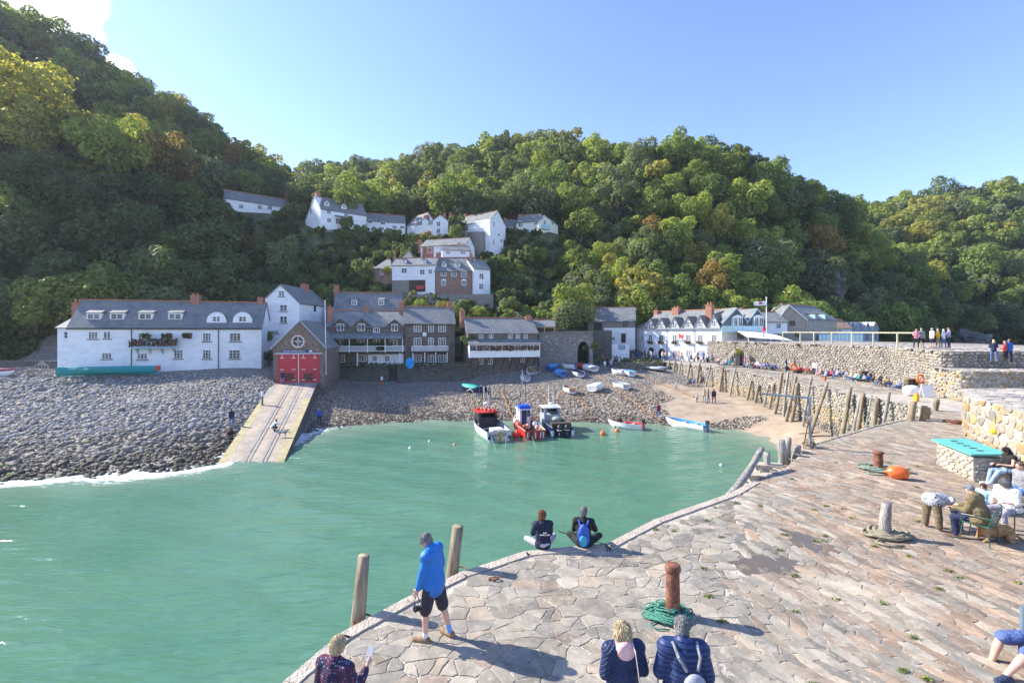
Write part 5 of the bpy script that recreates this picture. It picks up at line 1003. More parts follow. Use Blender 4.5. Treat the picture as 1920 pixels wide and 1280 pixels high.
def crown(seed, nleaf, ls, tall=1.0, lobes=9, loose=.42):
 """unit crown (radius about 1): leaf sprays over uneven lobes, sparse inside"""
 r = np.random.RandomState(seed); L = []
 for i in range(lobes):
  a = i*2.4+r.rand(); rad = .25+.62*r.rand() if i else 0; z = (-.25+.95*(i/lobes)*(.8+.4*r.rand()))*tall
  L.append((rad*cos(a)*(1.05-.45*abs(z)), rad*sin(a)*(1.05-.45*abs(z)), z, .20+.30*r.rand()))
 L.append((0, 0, .05, .62)); L = np.array(L); wts = L[:, 3]**2; k = r.choice(len(L), nleaf, p=wts/wts.sum())
 d = r.randn(nleaf, 3); d[:, 2] = d[:, 2]*.9+.25; d /= np.linalg.norm(d, axis=1)[:, None]
 cl = .84+.26*np.sin(d[:, 0]*7+k*1.7)*np.sin(d[:, 1]*6+k)*np.sin(d[:, 2]*7)   # twiggy sub-clumps
 rr = L[k, 3]*cl*(1-loose*r.rand(nleaf)**1.6+.12*(r.rand(nleaf) < .1)); P = L[k, :3]+d*rr[:, None]
 dd = np.linalg.norm(P[:, None]-L[None, :, :3], axis=2)-L[None, :, 3]*.72; keep = dd.min(1) > -.01; keep |= r.rand(nleaf) < .10; P = P[keep]; d = d[keep]; n_ = len(P)
 nrm = d*1.0+r.randn(n_, 3)*.45+np.array([0, 0, .35]); nrm /= np.linalg.norm(nrm, axis=1)[:, None]
 a = np.cross(nrm, r.randn(n_, 3)); a /= np.linalg.norm(a, axis=1)[:, None]; b2 = np.cross(nrm, a); s = ls*(.55+.9*r.rand(n_))[:, None]
 V = np.stack([P-a*s-b2*s*.3, P+a*s*.2-b2*s*.8, P+a*s+b2*s*.25, P-a*s*.15+b2*s*.8], 1).reshape(-1, 3); Fq = np.arange(4*n_).reshape(-1, 4)
 tone = np.repeat(np.clip(.45+.25*r.randn(n_), 0, 1), 4)
 return V, Fq, tone
def trunkmesh(seed, h=1.0):
 r = random.Random(seed); mb = MB(); top = Vector((r.uniform(-.1, .1), r.uniform(-.1, .1), .1)); mb.tube([(0, 0, -1.35), (0.02, 0, -.8), tuple(top)], [.075, .055, .03], 6)
 for i in range(5):
  a = i*1.3+r.random(); z = -.75+i*.14; mb.tube([(0, 0, z), (cos(a)*.25, sin(a)*.25, z+.3), (cos(a)*.5, sin(a)*.5, z+.55)], [.035, .022, .008], 5)
 me = bpy.data.meshes.new('trunk'); me.from_pydata(mb.v, [], mb.f); me.materials.append(m_bark); me.update(); return me
KINDS_ = []
for i in range(8):
 tall = (1.0, 1.25, .85, 1.1, 1.0, 1.35, .8, 1.15)[i]; V, Fq, tn = crown(100+i, 7600, .045, tall, 11+i % 5)
 me = bpy.data.meshes.new('crown'); me.vertices.add(len(V)); me.vertices.foreach_set('co', V.astype(np.float32).ravel()); me.loops.add(Fq.size); me.loops.foreach_set('vertex_index', Fq.astype(np.int32).ravel()); me.polygons.add(len(Fq)); me.polygons.foreach_set('loop_start', np.arange(len(Fq), dtype=np.int32)*4); me.update(calc_edges=True)
 a = me.attributes.new('tone', 'FLOAT', 'POINT'); a.data.foreach_set('value', tn.astype(np.float32)); me.materials.append(m_leaf); KINDS_.append((me, trunkmesh(200+i)))
def visible(x, y, z, step=2.5):
 """is the canopy point seen from the quay over the terrain?"""
 n_ = 40; t_ = np.linspace(.45, .985, n_)[None]; X = x[:, None]*t_; Y = y[:, None]*t_; Z = EYE+(z[:, None]-EYE)*t_
 return ((H(X.ravel(), Y.ravel()).reshape(X.shape)+3.5) < Z+0).all(1)
HOUSES = []      # keep trees off the buildings: (x, y, r)
for o in [q for q in SC.objects if q.parent is None and q.get('category') in ('house', 'cottage', 'terrace', 'hotel', 'hotel wing', 'barn', 'boathouse', 'shed', 'annex', 'store', 'deck', 'kiln')]:
 w_ = next((c for c in o.children if 'wall' in c.name or 'masonry' in c.name), None)
 if w_ is None: continue
 vv = [v.co for v in w_.data.vertices]; xs_ = [v.x for v in vv]; ys_ = [v.y for v in vv]; cx_, cy_ = o.location.x+(min(xs_)+max(xs_))/2, o.location.y+(min(ys_)+max(ys_))/2
 hx, hy = (max(xs_)-min(xs_))/2, (max(ys_)-min(ys_))/2; HOUSES.append((cx_, cy_, hx, hy))
def clear(x, y, r, front=0):
 k = np.ones(len(x), bool)
 for cx_, cy_, hx, hy in HOUSES: k &= ~((np.abs(x-cx_) < hx+r) & (y < cy_+hy+r*.6) & (y > cy_-hy-r*1.25-front))
 return k
# keep open: sightlines to the houses, expressed as ground zones in the combe (x0, x1, y0, y1)
rs = np.random.RandomState(5); n0 = 60000
X = rs.uniform(-230, 340, n0); Y = rs.uniform(71, 275, n0); k = (np.abs(X) < 1.13*Y+8) & ~((Y < 84) & (X > -52)) & ~((Y < 97) & (X > 14)) ; X, Y = X[k], Y[k]; Z = H(X, Y)
px = CX+X/Y*F; R = (3.2+.015*(Y-70)+.9*rs.rand(len(X))+rs.rand(len(X))**3*2.8)*np.where((px < 420) & (Y < 125), 1.3, 1.0)
py = HY-(Z+R-EYE)/Y*F
def inbox(a, b2, c, d): return (px > a) & (px < b2) & (py > c) & (py < d)
lowveg = inbox(560, 1060, 398, 640) | inbox(400, 600, 372, 470) | inbox(222, 275, 335, 372)
k = (Z > 5.5) & clear(X, Y, 2.0, 5.5); X, Y, Z, R, px, py, lowveg = [a[k] for a in (X, Y, Z, R, px, py, lowveg)]
R = np.where(lowveg & (Y < 140), R*.42, R); k = visible(X, Y, Z+R*1.6); X, Y, Z, R, px, py, lowveg = [a[k] for a in (X, Y, Z, R, px, py, lowveg)]
keep = []; cell = {}
for i in range(len(X)):
 r = R[i]*1.18; ok = True; ci, cj = int(X[i]//8), int(Y[i]//8)
 for a in (-1, 0, 1):
  for b2 in (-1, 0, 1):
   for j in cell.get((ci+a, cj+b2), ()):
    if (X[i]-X[j])**2+(Y[i]-Y[j])**2 < ((R[i]+R[j])*.53)**2: ok = False; break
   if not ok: break
  if not ok: break
 if ok: keep.append(i); cell.setdefault((ci, cj), []).append(i)
X, Y, Z, R, px, py, lowveg = [a[keep] for a in (X, Y, Z, R, px, py, lowveg)]
onscreen = (px > -40) & (px < 1960); size = R/Y*onscreen*(1-.5*lowveg)
order = np.argsort(-size); NIND = 285
print('TREES', len(X), 'low', lowveg.sum())
PAL = [((.135, .175, .09), 'dark green'), ((.19, .25, .09), 'mid green'), ((.27, .32, .10), 'bright green'), ((.32, .31, .10), 'yellow green'), ((.19, .225, .135), 'grey green'), ((.27, .20, .08), 'bronze')]
def palidx(i):
 e = vnoise(np.array([X[i]*.035]), np.array([Y[i]*.035]), 8)[0]; r = rs.rand()
 if px[i] < 260 and Y[i] < 106 and Z[i] > 38: return 3 if r < .75 else 2  # spur crest trees get yellower, brighter leaves: sunlight put into their colour
 if r < .025: return 5
 return int(np.clip(e*4.2-.4+rs.randn()*.8, 0, 4)) if r < .85 else 4
def zone(i):
 if px[i] < 560: return ('left hill skyline' if Z[i] > 50 and Y[i] > 140 else 'sunlit spur of the left hill' if Y[i] < 104 and Z[i] > 38 else 'shaded slope of the left hill')
 if px[i] < 1060: return ('slope beyond the village' if Y[i] > 140 else 'slope between village houses')
 if px[i] < 1600: return ('top of the central wooded bluff' if Z[i] > 50 else 'bluff face behind the hotel' if Z[i] > 22 else 'bluff foot behind the hotel')
 return 'far right headland' if Y[i] > 155 else 'dark spur below the right headland'
cnt = {}
ind = sorted(order[:NIND], key=lambda i: px[i])
for i in ind:
 pi_ = palidx(i); k_ = NP.randint(8); kind = 'tall' if k_ in (1, 5, 7) else 'broad' if k_ in (2, 6) else 'rounded'; zn = zone(i); key = (kind, PAL[pi_][1], zn); cnt.setdefault(key, []).append((i, pi_, k_))
ORDN = 'first second third fourth fifth sixth seventh eighth ninth tenth eleventh twelfth thirteenth fourteenth fifteenth sixteenth seventeenth eighteenth nineteenth twentieth'.split()+['%dth' % q if q % 10 not in (1, 2, 3) else '%d%s' % (q, {1: 'st', 2: 'nd', 3: 'rd'}[q % 10]) for q in range(21, 120)]
for (kind, cn_, zn), lst in cnt.items():
 for q, (i, pi_, k_) in enumerate(lst):
  r = R[i]; root = thing('broadleaf_tree', (X[i], Y[i], Z[i]-.4), (f'{kind} {cn_} tree, {ORDN[q]} from left on the {zn}' if len(lst) > 1 else f'the one {kind} {cn_} tree on the {zn}'), 'tree', 'trees on the '+zn)
  me, tk = KINDS_[k_]; c = link('crown', me, root); c.location = (0, 0, r*1.08); s_ = r*(1.0+.15*rs.rand()); c.scale = (s_, s_*(.9+.2*rs.rand()), s_*(.85+.25*rs.rand())); rz = rs.rand()*6.28; c.rotation_euler = (rs.randn()*.1, rs.randn()*.1, rz)
  col = np.array(PAL[pi_][0])*(.8+.45*rs.rand()); c.color = (*col, 1)
  t_ = link('trunk', tk, root); t_.location = c.location; t_.scale = (s_,)*3; t_.rotation_euler = (0, 0, rz)
# the rest of the wood, too many to count: one mass
protoC = [crown(300+i, 2000, .085, (1, 1.2, .85, 1.1)[i % 4], 8) for i in range(6)]
def mass(name, idx, label, cat, protos, colf, zoff=1.25):
 Vs, Fs, Ts, Tn = [], [], [], []; k = 0
 for i in idx:
  V, Fq, tn = protos[rs.randint(len(protos))]; a = rs.rand()*6.28; c, s = cos(a), sin(a); M = np.array([[c, s, 0], [-s, c, 0], [0, 0, .85+.3*rs.rand()]]); r = R[i]
  Vs.append((V@M)*r+[X[i], Y[i], Z[i]+r*zoff-.2]); Fs.append(Fq+k); k += len(V); Tn.append(tn); Ts.append(np.repeat(np.array(colf(i))[None], len(Fq), 0))
 o = npmesh(name, np.concatenate(Vs), np.concatenate(Fs), m_leafa, tint=np.concatenate(Ts), kind='stuff', label=label, cat=cat); floatattr(o, 'tone', np.concatenate(Tn)); return o
mass('woodland', order[NIND:], 'mixed green woodland filling the hillsides between the larger trees', 'woodland', protoC, lambda i: np.array(PAL[palidx(i)][0])*(.8+.45*rs.rand()))
# bracken, bramble and ivy over the ground
rs = np.random.RandomState(6); n0 = 36000
X2 = rs.uniform(-200, 300, n0); Y2 = 69+rs.rand(n0)**1.7*170; Z2 = H(X2, Y2); k = (np.abs(X2) < 1.13*Y2+6) & (Z2 > 5.0) & ~((Y2 < 83) & (X2 > -34)) & ~((Y2 < 78) & (X2 > -75)) & ~((Y2 < 96) & (X2 > 12)) & clear(X2, Y2, .35)
X2, Y2, Z2 = X2[k], Y2[k], Z2[k]; k = visible(X2, Y2, Z2+3.2); X, Y, Z = X2[k], Y2[k], Z2[k]; R = (.6+.013*(Y-60)+.7*rs.rand(len(X)))*np.where((np.abs(X+25) < 45) & (Y < 135), .75, 1.35)
protoB = [crown(400+i, 260, .20, .8, 5) for i in range(6)]
def bcol(i):
 t_ = fbm(np.array([X[i]*.06]), np.array([Y[i]*.06]), 33)[0]; r = rs.rand()
 if t_ > .58 and r < .5: return np.array((.20, .15, .07))*(.7+.5*rs.rand())
 return np.array([(.08, .12, .04), (.12, .165, .05), (.19, .21, .055), (.07, .105, .04)][rs.randint(4)])*(.8+.5*rs.rand())
print('bushes', len(X)); mass('undergrowth', range(len(X)), 'bramble, bracken and ivy covering the hillside between trees and cottages', 'undergrowth', protoB, bcol, .35)
# shrubs one can tell apart around the waterfront houses
for (px_, py_, Y_, r_, pi_, lab) in ((860, 590, 79, 1.7, 1, 'dark climbing shrub in the gap between the terrace and verandah cottage'), (880, 640, 71.8, 1.3, 0, 'dark palm-like shrub hanging over the retaining wall beside the verandah cottage'), (790, 575, 82, 1.7, 2, 'sunlit shrub behind the roof ridge of the flat fronted house'), (830, 577, 83, 1.6, 3, 'yellowish shrub behind the chimney of the flat fronted house'), (900, 588, 83, 1.8, 2, 'feathery green shrub above the verandah cottage roof'), (770, 566, 86, 1.5, 0, 'small dark shrub beside the passage of the arch house'), (955, 592, 84, 1.5, 1, 'low shrub beside the pink stone ramp wall'), (504, 668, 68, 1.3, 0, 'dark bush in the gap between the long cottage and boathouse'), (500, 632, 70, 1.2, 1, 'bush against the foot of the tall gable house'), (1110, 650, 75, 1.4, 1, 'ivy clump at right shoulder of the kiln'), (726, 506, 97, 1.1, 3, 'pale green sapling between the brick outhouse and arch house'), (705, 548, 93, 1.6, 1, 'shrub on the slope left of the arch house'), (1385, 660, 66, .6, 3, 'tuft of yellow weeds growing from the high harbour wall')):
 c_ = C(px_, py_, Y_); root = thing('garden_shrub', (c_.x, c_.y, c_.z-r_), lab, 'shrub'); c = link('foliage', KINDS_[(int(px_)) % 8][0], root); c.location = (0, 0, r_); c.scale = (r_, r_, r_*.9); c.color = (*PAL[pi_][0], 1)
 t_ = link('stem', KINDS_[0][1], root); t_.location = (0, 0, r_); t_.scale = (r_, r_, r_*.9)
# bare rock faces in the wood
m_cliff = mat('cliff_rock', (.17, .155, .15), rough=.9, var=.4, scale=.4, bump=1, bscale=1.2)
for (px_, py_, Y_, sx_, sz_, lab) in ((1556, 552, 121, 3.2, 6.0, 'bare grey rock face low on the bluff behind the stone wing'), (1826, 642, 128, 3, 2.6, 'small dark rock outcrop at the foot of the far right spur')):
 V, Fq = rockproto(int(px_), .8, 5, 1.0); V = V*(1+.14*(fbm(V[:, 0]*4+V[:, 1]*3, V[:, 2]*5, 3)-.5)[:, None]*2); c_ = C(px_, py_, Y_); V = V*np.array([sx_, 4, sz_])+np.array(c_)*1.0
 tag(npmesh('cliff_outcrop', V, Fq, m_cliff, k=3), lab, 'cliff outcrop')
# ---------------------------------------------------------------- people: a posed skeleton clothed in one remeshed surface
SKIN = mat('skin', (.62, .36, .26), rough=.6, var=.06, scale=8); HAIRS = {k: mat('hair_'+k, c, rough=.7, var=.35, scale=18, stretch=(1, 1, .25), bump=.8, bscale=50) for k, c in dict(grey=(.25, .24, .235), blonde=(.60, .45, .26), brown=(.13, .07, .04), dark=(.04, .025, .02), white=(.5, .48, .45), ginger=(.30, .13, .05)).items()}
def cloth(name, c, rough=.85, **k): return mat('cloth_'+name, c, rough=rough, var=k.pop('var', .12), scale=k.pop('scale', 5), bump=k.pop('bump', 1), bscale=k.pop('bscale', 10), **k)
CL = dict(navy=(.015, .022, .065), black=(.014, .014, .016), white=(.72, .72, .72), grey=(.25, .25, .27), blue=(.03, .12, .42), red=(.50, .04, .04), pink=(.65, .25, .32), yellow=(.72, .42, .02), green=(.06, .14, .07), khaki=(.28, .23, .14), olive=(.13, .11, .05), denim=(.09, .15, .30), maroon=(.22, .03, .08), teal=(.03, .30, .30), lilac=(.38, .32, .5), beige=(.52, .44, .33), palejean=(.30, .42, .58), orange=(.7, .2, .03), brown=(.14, .08, .05))
CM = {k: cloth(k, v) for k, v in CL.items()}
def rotx(v, a): return Vector((v[0], v[1]*cos(a)-v[2]*sin(a), v[1]*sin(a)+v[2]*cos(a)))
def skel(h=1.72, pel=(0, 0, .93), lean=0.0, side=0.0, legs=((.0, .0, .06), (.0, .0, .06)), arms=None, head=0.0, headyaw=0.0, feet=None):
 """joints in metres, figure faces +Y; lean and head pitch forward when positive"""
 s = h/1.72; J = {}; p = Vector(pel); J['pel'] = p
 def up(v): v = rotx(Vector(v), -lean); return Vector((v.x*cos(side)+v.z*sin(side), v.y, v.z*cos(side)-v.x*sin(side)))
 J['bel'] = p+up((0, 0, .17)); J['che'] = p+up((0, .0, .36)); J['nec'] = p+up((0, -.015, .52)); J['sh'] = [p+up((-.175, -.01, .455)), p+up((.175, -.01, .455))]
 hd = rotx(Vector((0, .03, .155)), -(lean*.8+head)); J['hea'] = J['nec']+hd; J['hp'] = lean*.8+head; J['hy'] = headyaw
 J['hip'] = [p+Vector((-.095, 0, -.02)), p+Vector((.095, 0, -.02))]; J['kn'] = []; J['an'] = []; J['toe'] = []
 for i, lg in enumerate(legs):
  a, b, sp = lg[:3]
  sg = -1 if i == 0 else 1; d = Vector((sg*sp, sin(a), -cos(a))).normalized(); k = J['hip'][i]+d*.44; d2 = Vector((sg*(sp*.3 if len(lg) < 4 else lg[3]), sin(b), -cos(b))).normalized(); an = k+d2*.42
  J['kn'].append(k); J['an'].append(an); f_ = (feet[i] if feet else 0); J['toe'].append(an+Vector((sg*.05, .17*cos(f_), -.045+.17*sin(f_))))
 arms = arms or (((-.12, .0, -1), (-.02, .15, -1)), ((.12, .0, -1), (.02, .15, -1)))
 J['el'] = []; J['wr'] = []
 for i, (a, b) in enumerate(arms):
  e = J['sh'][i]+Vector(a).normalized()*.28; w_ = e+Vector(b).normalized()*.25; J['el'].append(e); J['wr'].append(w_); J.setdefault('hd', []).append(Vector(b).normalized())
 for k in list(J):
  if isinstance(J[k], Vector): J[k] = J[k]*s
  elif isinstance(J[k], list) and k != 'hd': J[k] = [v*s for v in J[k]]
 J['s'] = s; return J
def cap(p1, r1, p2, r2, t='x'): return (t, 'c', Vector(p1), r1, Vector(p2), r2)
def ell(c, r, M=None, t='x'): return (t, 'e', Vector(c), r, M)
def torso(J, e=0.0, t='top', fat=1.0, hem=-.02):
 s = J['s']; U = (J['nec']-J['pel']).normalized(); Rt = Vector((1, 0, 0));
 M = Matrix((Rt, U.cross(Rt).normalized()*1, U)).transposed(); M = Matrix((Rt, (U.cross(Rt)), U)).transposed()
 return [ell(J['pel']+U*(.02+hem)*s, ((.165*fat+e)*s, (.12*fat+e)*s, (.14+e)*s), M, t), ell(J['bel'], ((.15*fat+e)*s, (.115*fat+e)*s, (.18+e)*s), M, t), ell(J['che']-U*.02*s, ((.165+e)*s, (.12+e)*s, (.19+e)*s), M, t), cap(J['sh'][0], (.062+e)*s, J['sh'][1], (.062+e)*s, t), cap(J['che']+U*.02*s, (.10+e)*s, J['nec']-U*.02*s, (.062+e)*s, t)]
def arm(J, i, e=0.0, t='top', full=True, k=1.0):
 s = J['s']; P = [cap(J['sh'][i], (.058+e)*s, J['el'][i], (.044+e)*s*k, t)] if full is not None else []
 if full: P.append(cap(J['el'][i], (.042+e)*s*k, J['wr'][i], (.030+e)*s*k, t))
 return P
def leg(J, i, e=0.0, t='bottom', part='full'):
 s = J['s']; P = []
 if part == 'full': P = [cap(J['hip'][i], (.090+e)*s, J['kn'][i], (.058+e)*s, t), cap(J['kn'][i], (.056+e)*s, J['an'][i], (.040+e)*s, t)]
 elif part == 'shorts': m = J['hip'][i].lerp(J['kn'][i], .93); P = [cap(J['hip'][i], (.098+e)*s, m, (.085+e)*s, t)]
 elif part == 'skin': P = [cap(J['hip'][i], (.078)*s, J['kn'][i], .055*s, t), cap(J['kn'][i], .052*s, J['kn'][i].lerp(J['an'][i], .35), .058*s, t), cap(J['kn'][i].lerp(J['an'][i], .35), .056*s, J['an'][i], .034*s, t)]
 elif part == 'crop': m = J['kn'][i].lerp(J['an'][i], .6); P = [cap(J['hip'][i], (.092+e)*s, J['kn'][i], (.062+e)*s, t), cap(J['kn'][i], (.060+e)*s, m, (.050+e)*s, t)]
 return P
def shoe(J, i, t='shoe', e=0): s = J['s']; a = J['an'][i]; b = J['toe'][i]; return [cap(a+Vector((0, -.03, -.035))*s, (.043+e)*s, b, (.036+e)*s, t), cap(a, .04*s, a+Vector((0, -.02, -.03))*s, .045*s, t)]
def headp(J, t='skin', face=True):
 s = J['s']; c = J['hea']; R = Matrix.Rotation(J['hy'], 3, 'Z')@Matrix.Rotation(-J['hp'], 3, 'X'); q = lambda x, y, z: c+R@Vector((x, y, z))*s
 P = [ell(c, (.074*s, .093*s, .108*s), R, t), ell(q(0, .025, -.055), (.055*s, .060*s, .055*s), R, t), cap(J['nec']-Vector((0, 0, .03))*s, .056*s, q(0, -.02, -.06), .052*s, t)]
 if face: P += [cap(q(0, .092, .005), .010*s, q(0, .110, -.025), .013*s, t), ell(q(-.076, 0, -.01), (.012*s, .022*s, .03*s), R, t), ell(q(.076, 0, -.01), (.012*s, .022*s, .03*s), R, t), cap(q(-.02, .088, -.058), .008*s, q(.02, .088, -.058), .008*s, t)]
 return P
def hair(J, style='short', t='hair'):
 s = J['s']; c = J['hea']; R = Matrix.Rotation(J['hy'], 3, 'Z')@Matrix.Rotation(-J['hp'], 3, 'X'); q = lambda x, y, z: c+R@Vector((x, y, z))*s
 P = [ell(q(0, -.018, .026), (.086*s, .099*s, .098*s), R, t)]
 if style == 'short': P.append(ell(q(0, -.045, -.02), (.077*s, .062*s, .075*s), R, t))
 if style == 'bob': P += [ell(q(0, -.045, -.03), (.108*s, .082*s, .115*s), R, t), ell(q(0, -.05, -.11), (.105*s, .06*s, .075*s), R, t)]
 if style == 'long': P += [ell(q(0, -.05, -.05), (.09*s, .07*s, .13*s), R, t), cap(q(-.03, -.06, -.1), .06*s, q(-.03, -.05, -.24), .045*s, t), cap(q(.05, -.05, -.1), .05*s, q(.06, -.03, -.24), .04*s, t)]
 if style == 'bun': P += [ell(q(0, -.05, -.01), (.08*s, .065*s, .085*s), R, t), ell(q(0, -.08, .10), (.05*s, .05*s, .045*s), R, t)]
 if style == 'cap': P += [ell(q(0, .01, .055), (.098*s, .118*s, .055*s), R, t)]
 return P
def hand(J, i, t='skin', curl=.5, hold=None):
 """palm, four unequal bent fingers and a thumb from the side of the palm"""
 s = J['s']; w_ = J['wr'][i]; d = J['hd'][i]; sg = -1 if i == 0 else 1
 side_ = Vector((0, 1, 0))-d*d.y
 side_ = side_.normalized() if side_.length > .2 else Vector((1, 0, 0)); nrm = d.cross(side_).normalized()*(1 if i == 1 else -1)
 palm = w_+d*.05*s; P = [cap(w_, .026*s, palm+side_*.0, .028*s, t), cap(palm-side_*.025*s, .017*s, palm+side_*.025*s, .017*s, t), cap(palm+d*.03*s-side_*.028*s, .013*s, palm+d*.03*s+side_*.028*s, .014*s, t)]
 for k, (o, ln) in enumerate(((-.030, .055), (-.010, .072), (.010, .076), (.030, .066))):
  b = palm+d*.035*s+side_*o*s; m = b+(d*cos(curl)+nrm*-sin(curl)*-1)*ln*.55*s; e = m+(d*cos(curl*2.2)+nrm*sin(curl*2.2))*ln*.5*s; P += [cap(b, .0088*s, m, .0082*s, t), cap(m, .0082*s, e, .0068*s, t)]
 tb = palm+side_*.03*s; m = tb+(d*.6+side_*.75).normalized()*.035*s; P += [cap(w_+side_*.012*s+d*.015*s, .013*s, tb, .012*s, t), cap(tb, .0115*s, m, .010*s, t), cap(m, .010*s, m+(d*.9+nrm*.4).normalized()*.028*s, .0085*s, t)]
 return P
def primmesh(P, seg=12):
 mb = MB()
 for p in P:
  if p[1] == 'e': mb.ell(p[2], p[3], p[4], seg, max(5, seg//2+1))
  else:
   a, r1, b, r2 = p[2:]; d = b-a; L = d.length
   if L < 1e-5: mb.ell(a, (r1, r1, r1), None, seg, 6); continue
   Q = d.to_track_quat('Z', 'Y').to_matrix(); n_ = 4; prof = [(r1*max(.02, sin(pi/2*k/n_)), -r1*cos(pi/2*k/n_)) for k in range(n_+1)]+[(r2*max(.02, cos(pi/2*k/n_)), L+r2*sin(pi/2*k/n_)) for k in range(n_+1)]; mb.lathe(a, prof, seg, Q)
 return mb
def blobmesh(P, voxel, smooth=2, extra=None, wob=0.0, seed=0):
 """fuse the posed volumes into one continuous surface"""
 mb = primmesh(P); me = bpy.data.meshes.new('tmp'); me.from_pydata(mb.v, [], mb.f); bm = bmesh.new(); bm.from_mesh(me); bmesh.ops.recalc_face_normals(bm, faces=bm.faces); bm.to_mesh(me); bm.free()
 o = bpy.data.objects.new('tmp', me); COL.objects.link(o); m = o.modifiers.new('r', 'REMESH'); m.mode = 'VOXEL'; m.voxel_size = voxel; m2 = o.modifiers.new('s', 'SMOOTH'); m2.factor = .5; m2.iterations = smooth
 dg = bpy.context.evaluated_depsgraph_get(); r = bpy.data.meshes.new_from_object(o.evaluated_get(dg)); bpy.data.objects.remove(o); bpy.data.meshes.remove(me)
 if wob:
  co = np.empty(len(r.vertices)*3); r.vertices.foreach_get('co', co); co = co.reshape(-1, 3); no_ = np.empty(len(r.vertices)*3); r.vertices.foreach_get('normal', no_); no_ = no_.reshape(-1, 3)
  w_ = fbm(co[:, 0]*9+seed, co[:, 2]*7+co[:, 1]*9, seed, 3)-.45+.5*(fbm((co[:, 0]+co[:, 2]*.6)*5+seed*3, co[:, 1]*6, seed+5, 2)-.4); r.vertices.foreach_set('co', (co+no_*(w_*wob)[:, None]).ravel())
 r.polygons.foreach_set('use_smooth', np.ones(len(r.polygons), bool)); r.materials.clear(); return r
def segd(C_, a, b):
 a = np.array(a); b = np.array(b); ab = b-a; t_ = np.clip(((C_-a)@ab)/max(ab@ab, 1e-9), 0, 1); return np.linalg.norm(C_-(a+t_[:, None]*ab), axis=1)
def assign(me, P, tags_):
 n_ = len(me.polygons); co = np.empty(n_*3); me.polygons.foreach_get('center', co); co = co.reshape(-1, 3); best = np.full(n_, 1e9); idx = np.zeros(n_, int)
 for p in P:
  if p[1] == 'c': d = segd(co, p[2], p[4])-(p[3]+p[5])/2
  else:
   M = np.array(p[4]) if p[4] is not None else np.eye(3); l = (co-np.array(p[2]))@M; r = np.array(p[3]); k = np.linalg.norm(l/r, axis=1); d = (k-1)*r.min()
  m = d < best; best[m] = d[m]; idx[m] = tags_.index(p[0])
 me.polygons.foreach_set('material_index', idx)
TG = ['skin', 'hair', 'top', 'bottom', 'shoe']
def figure(J, sleeve=True, legs='full', style='short', fat=1.0, voxel=.032):
 P = headp(J, face=False)+hair(J, style)+torso(J, .012, 'top', fat)
 for i in (0, 1):
  P += arm(J, i, .008, 'top', True if sleeve else False)
  if not sleeve: P.append(cap(J['el'][i], .04*J['s'], J['wr'][i], .032*J['s'], 'skin'))
  P.append(ell(J['wr'][i]+J['hd'][i]*.06, (.036, .036, .05), None, 'skin'));
  P += leg(J, i, .008, 'bottom', legs if legs == 'full' else 'shorts')
  if legs != 'full': P += [cap(J['kn'][i], .055*J['s'], J['an'][i], .04*J['s'], 'skin')]
  P += shoe(J, i)
 me = blobmesh(P, voxel, 1); assign(me, P, TG)
 for _ in TG: me.materials.append(SKIN)
 return me
ST = dict(
 stand=skel(legs=((.03, -.02, .10), (-.04, -.05, .10))), stand2=skel(legs=((.12, .0, .05), (-.12, -.15, .08)), arms=(((-.2, .1, -1), (.2, .8, -.1)), ((.2, .1, -1), (-.2, .8, .0)))),
 walk=skel(legs=((.38, .10, .03), (-.30, -.55, .03)), arms=(((-.12, -.35, -1), (0, .1, -1)), ((.12, .35, -1), (0, .6, -1))), lean=.05),
 sitw=skel(pel=(0, 0, .46), lean=-.05, legs=((1.45, .05, .15), (1.5, .0, .15)), arms=(((-.2, .35, -1), (.3, .9, -.2)), ((.2, .35, -1), (-.3, .9, -.2)))),
 sitg=skel(pel=(0, 0, .14), lean=-.1, legs=((1.95, .35, .25), (1.9, .2, .3)), arms=(((-.2, .3, -1), (.3, .9, -.1)), ((.2, .3, -1), (-.2, .9, -.1))), head=.2),
 crouch=skel(pel=(0, 0, .36), lean=.7, legs=((1.9, -.5, .3), (1.6, -.7, .3)), arms=(((-.1, .9, -.6), (0, 1, -.3)), ((.1, .9, -.6), (0, 1, -.3))), head=-.3),
 bend=skel(pel=(0, 0, .86), lean=1.25, legs=((.0, -.05, .1), (.05, -.05, .1)), arms=(((-.05, .3, -1), (0, .2, -1)), ((.05, .3, -1), (0, .2, -1)))),
)
FM = {k: figure(v, style=st) for (k, v), st in zip(ST.items(), ('short', 'long', 'short', 'short', 'long', 'short', 'short'))}
FM['stands'] = figure(ST['stand'], sleeve=False, legs='shorts', style='short', fat=1.15); FM['standw'] = figure(ST['stand2'], sleeve=False, style='bob'); FM['sitb'] = figure(ST['sitw'], sleeve=False, style='bob', fat=1.1)
m_shoe = mat('shoe_dark', (.05, .045, .045), rough=.7)
def far_person(pose, x, y, z, yaw, hair_, top, bot, label, group, h=1.0):
 o = link('person', FM[pose]); o.location = (x, y, z); o.rotation_euler = (0, 0, yaw); o.scale = (h, h, h); tag(o, label, 'person', group)
 for i, m in enumerate((SKIN, HAIRS[hair_], CM[top], CM[bot], m_shoe)): o.material_slots[i].link = 'OBJECT'; o.material_slots[i].material = m
 return o
def gp(px, py, y0=28, y1=95, zf=None):
 """point of the ground seen at a photo pixel"""
 Y = np.arange(y0, y1, .1); x = (px-CX)/F*Y; z = EYE-(py-HY)/F*Y; g = H(x, Y) if zf is None else zf(x, Y); k = np.where(z <= g)[0]
 i = k[0] if len(k) else -1; return float(x[i]), float(Y[i]), float(g[i])
PR = random.Random(11)
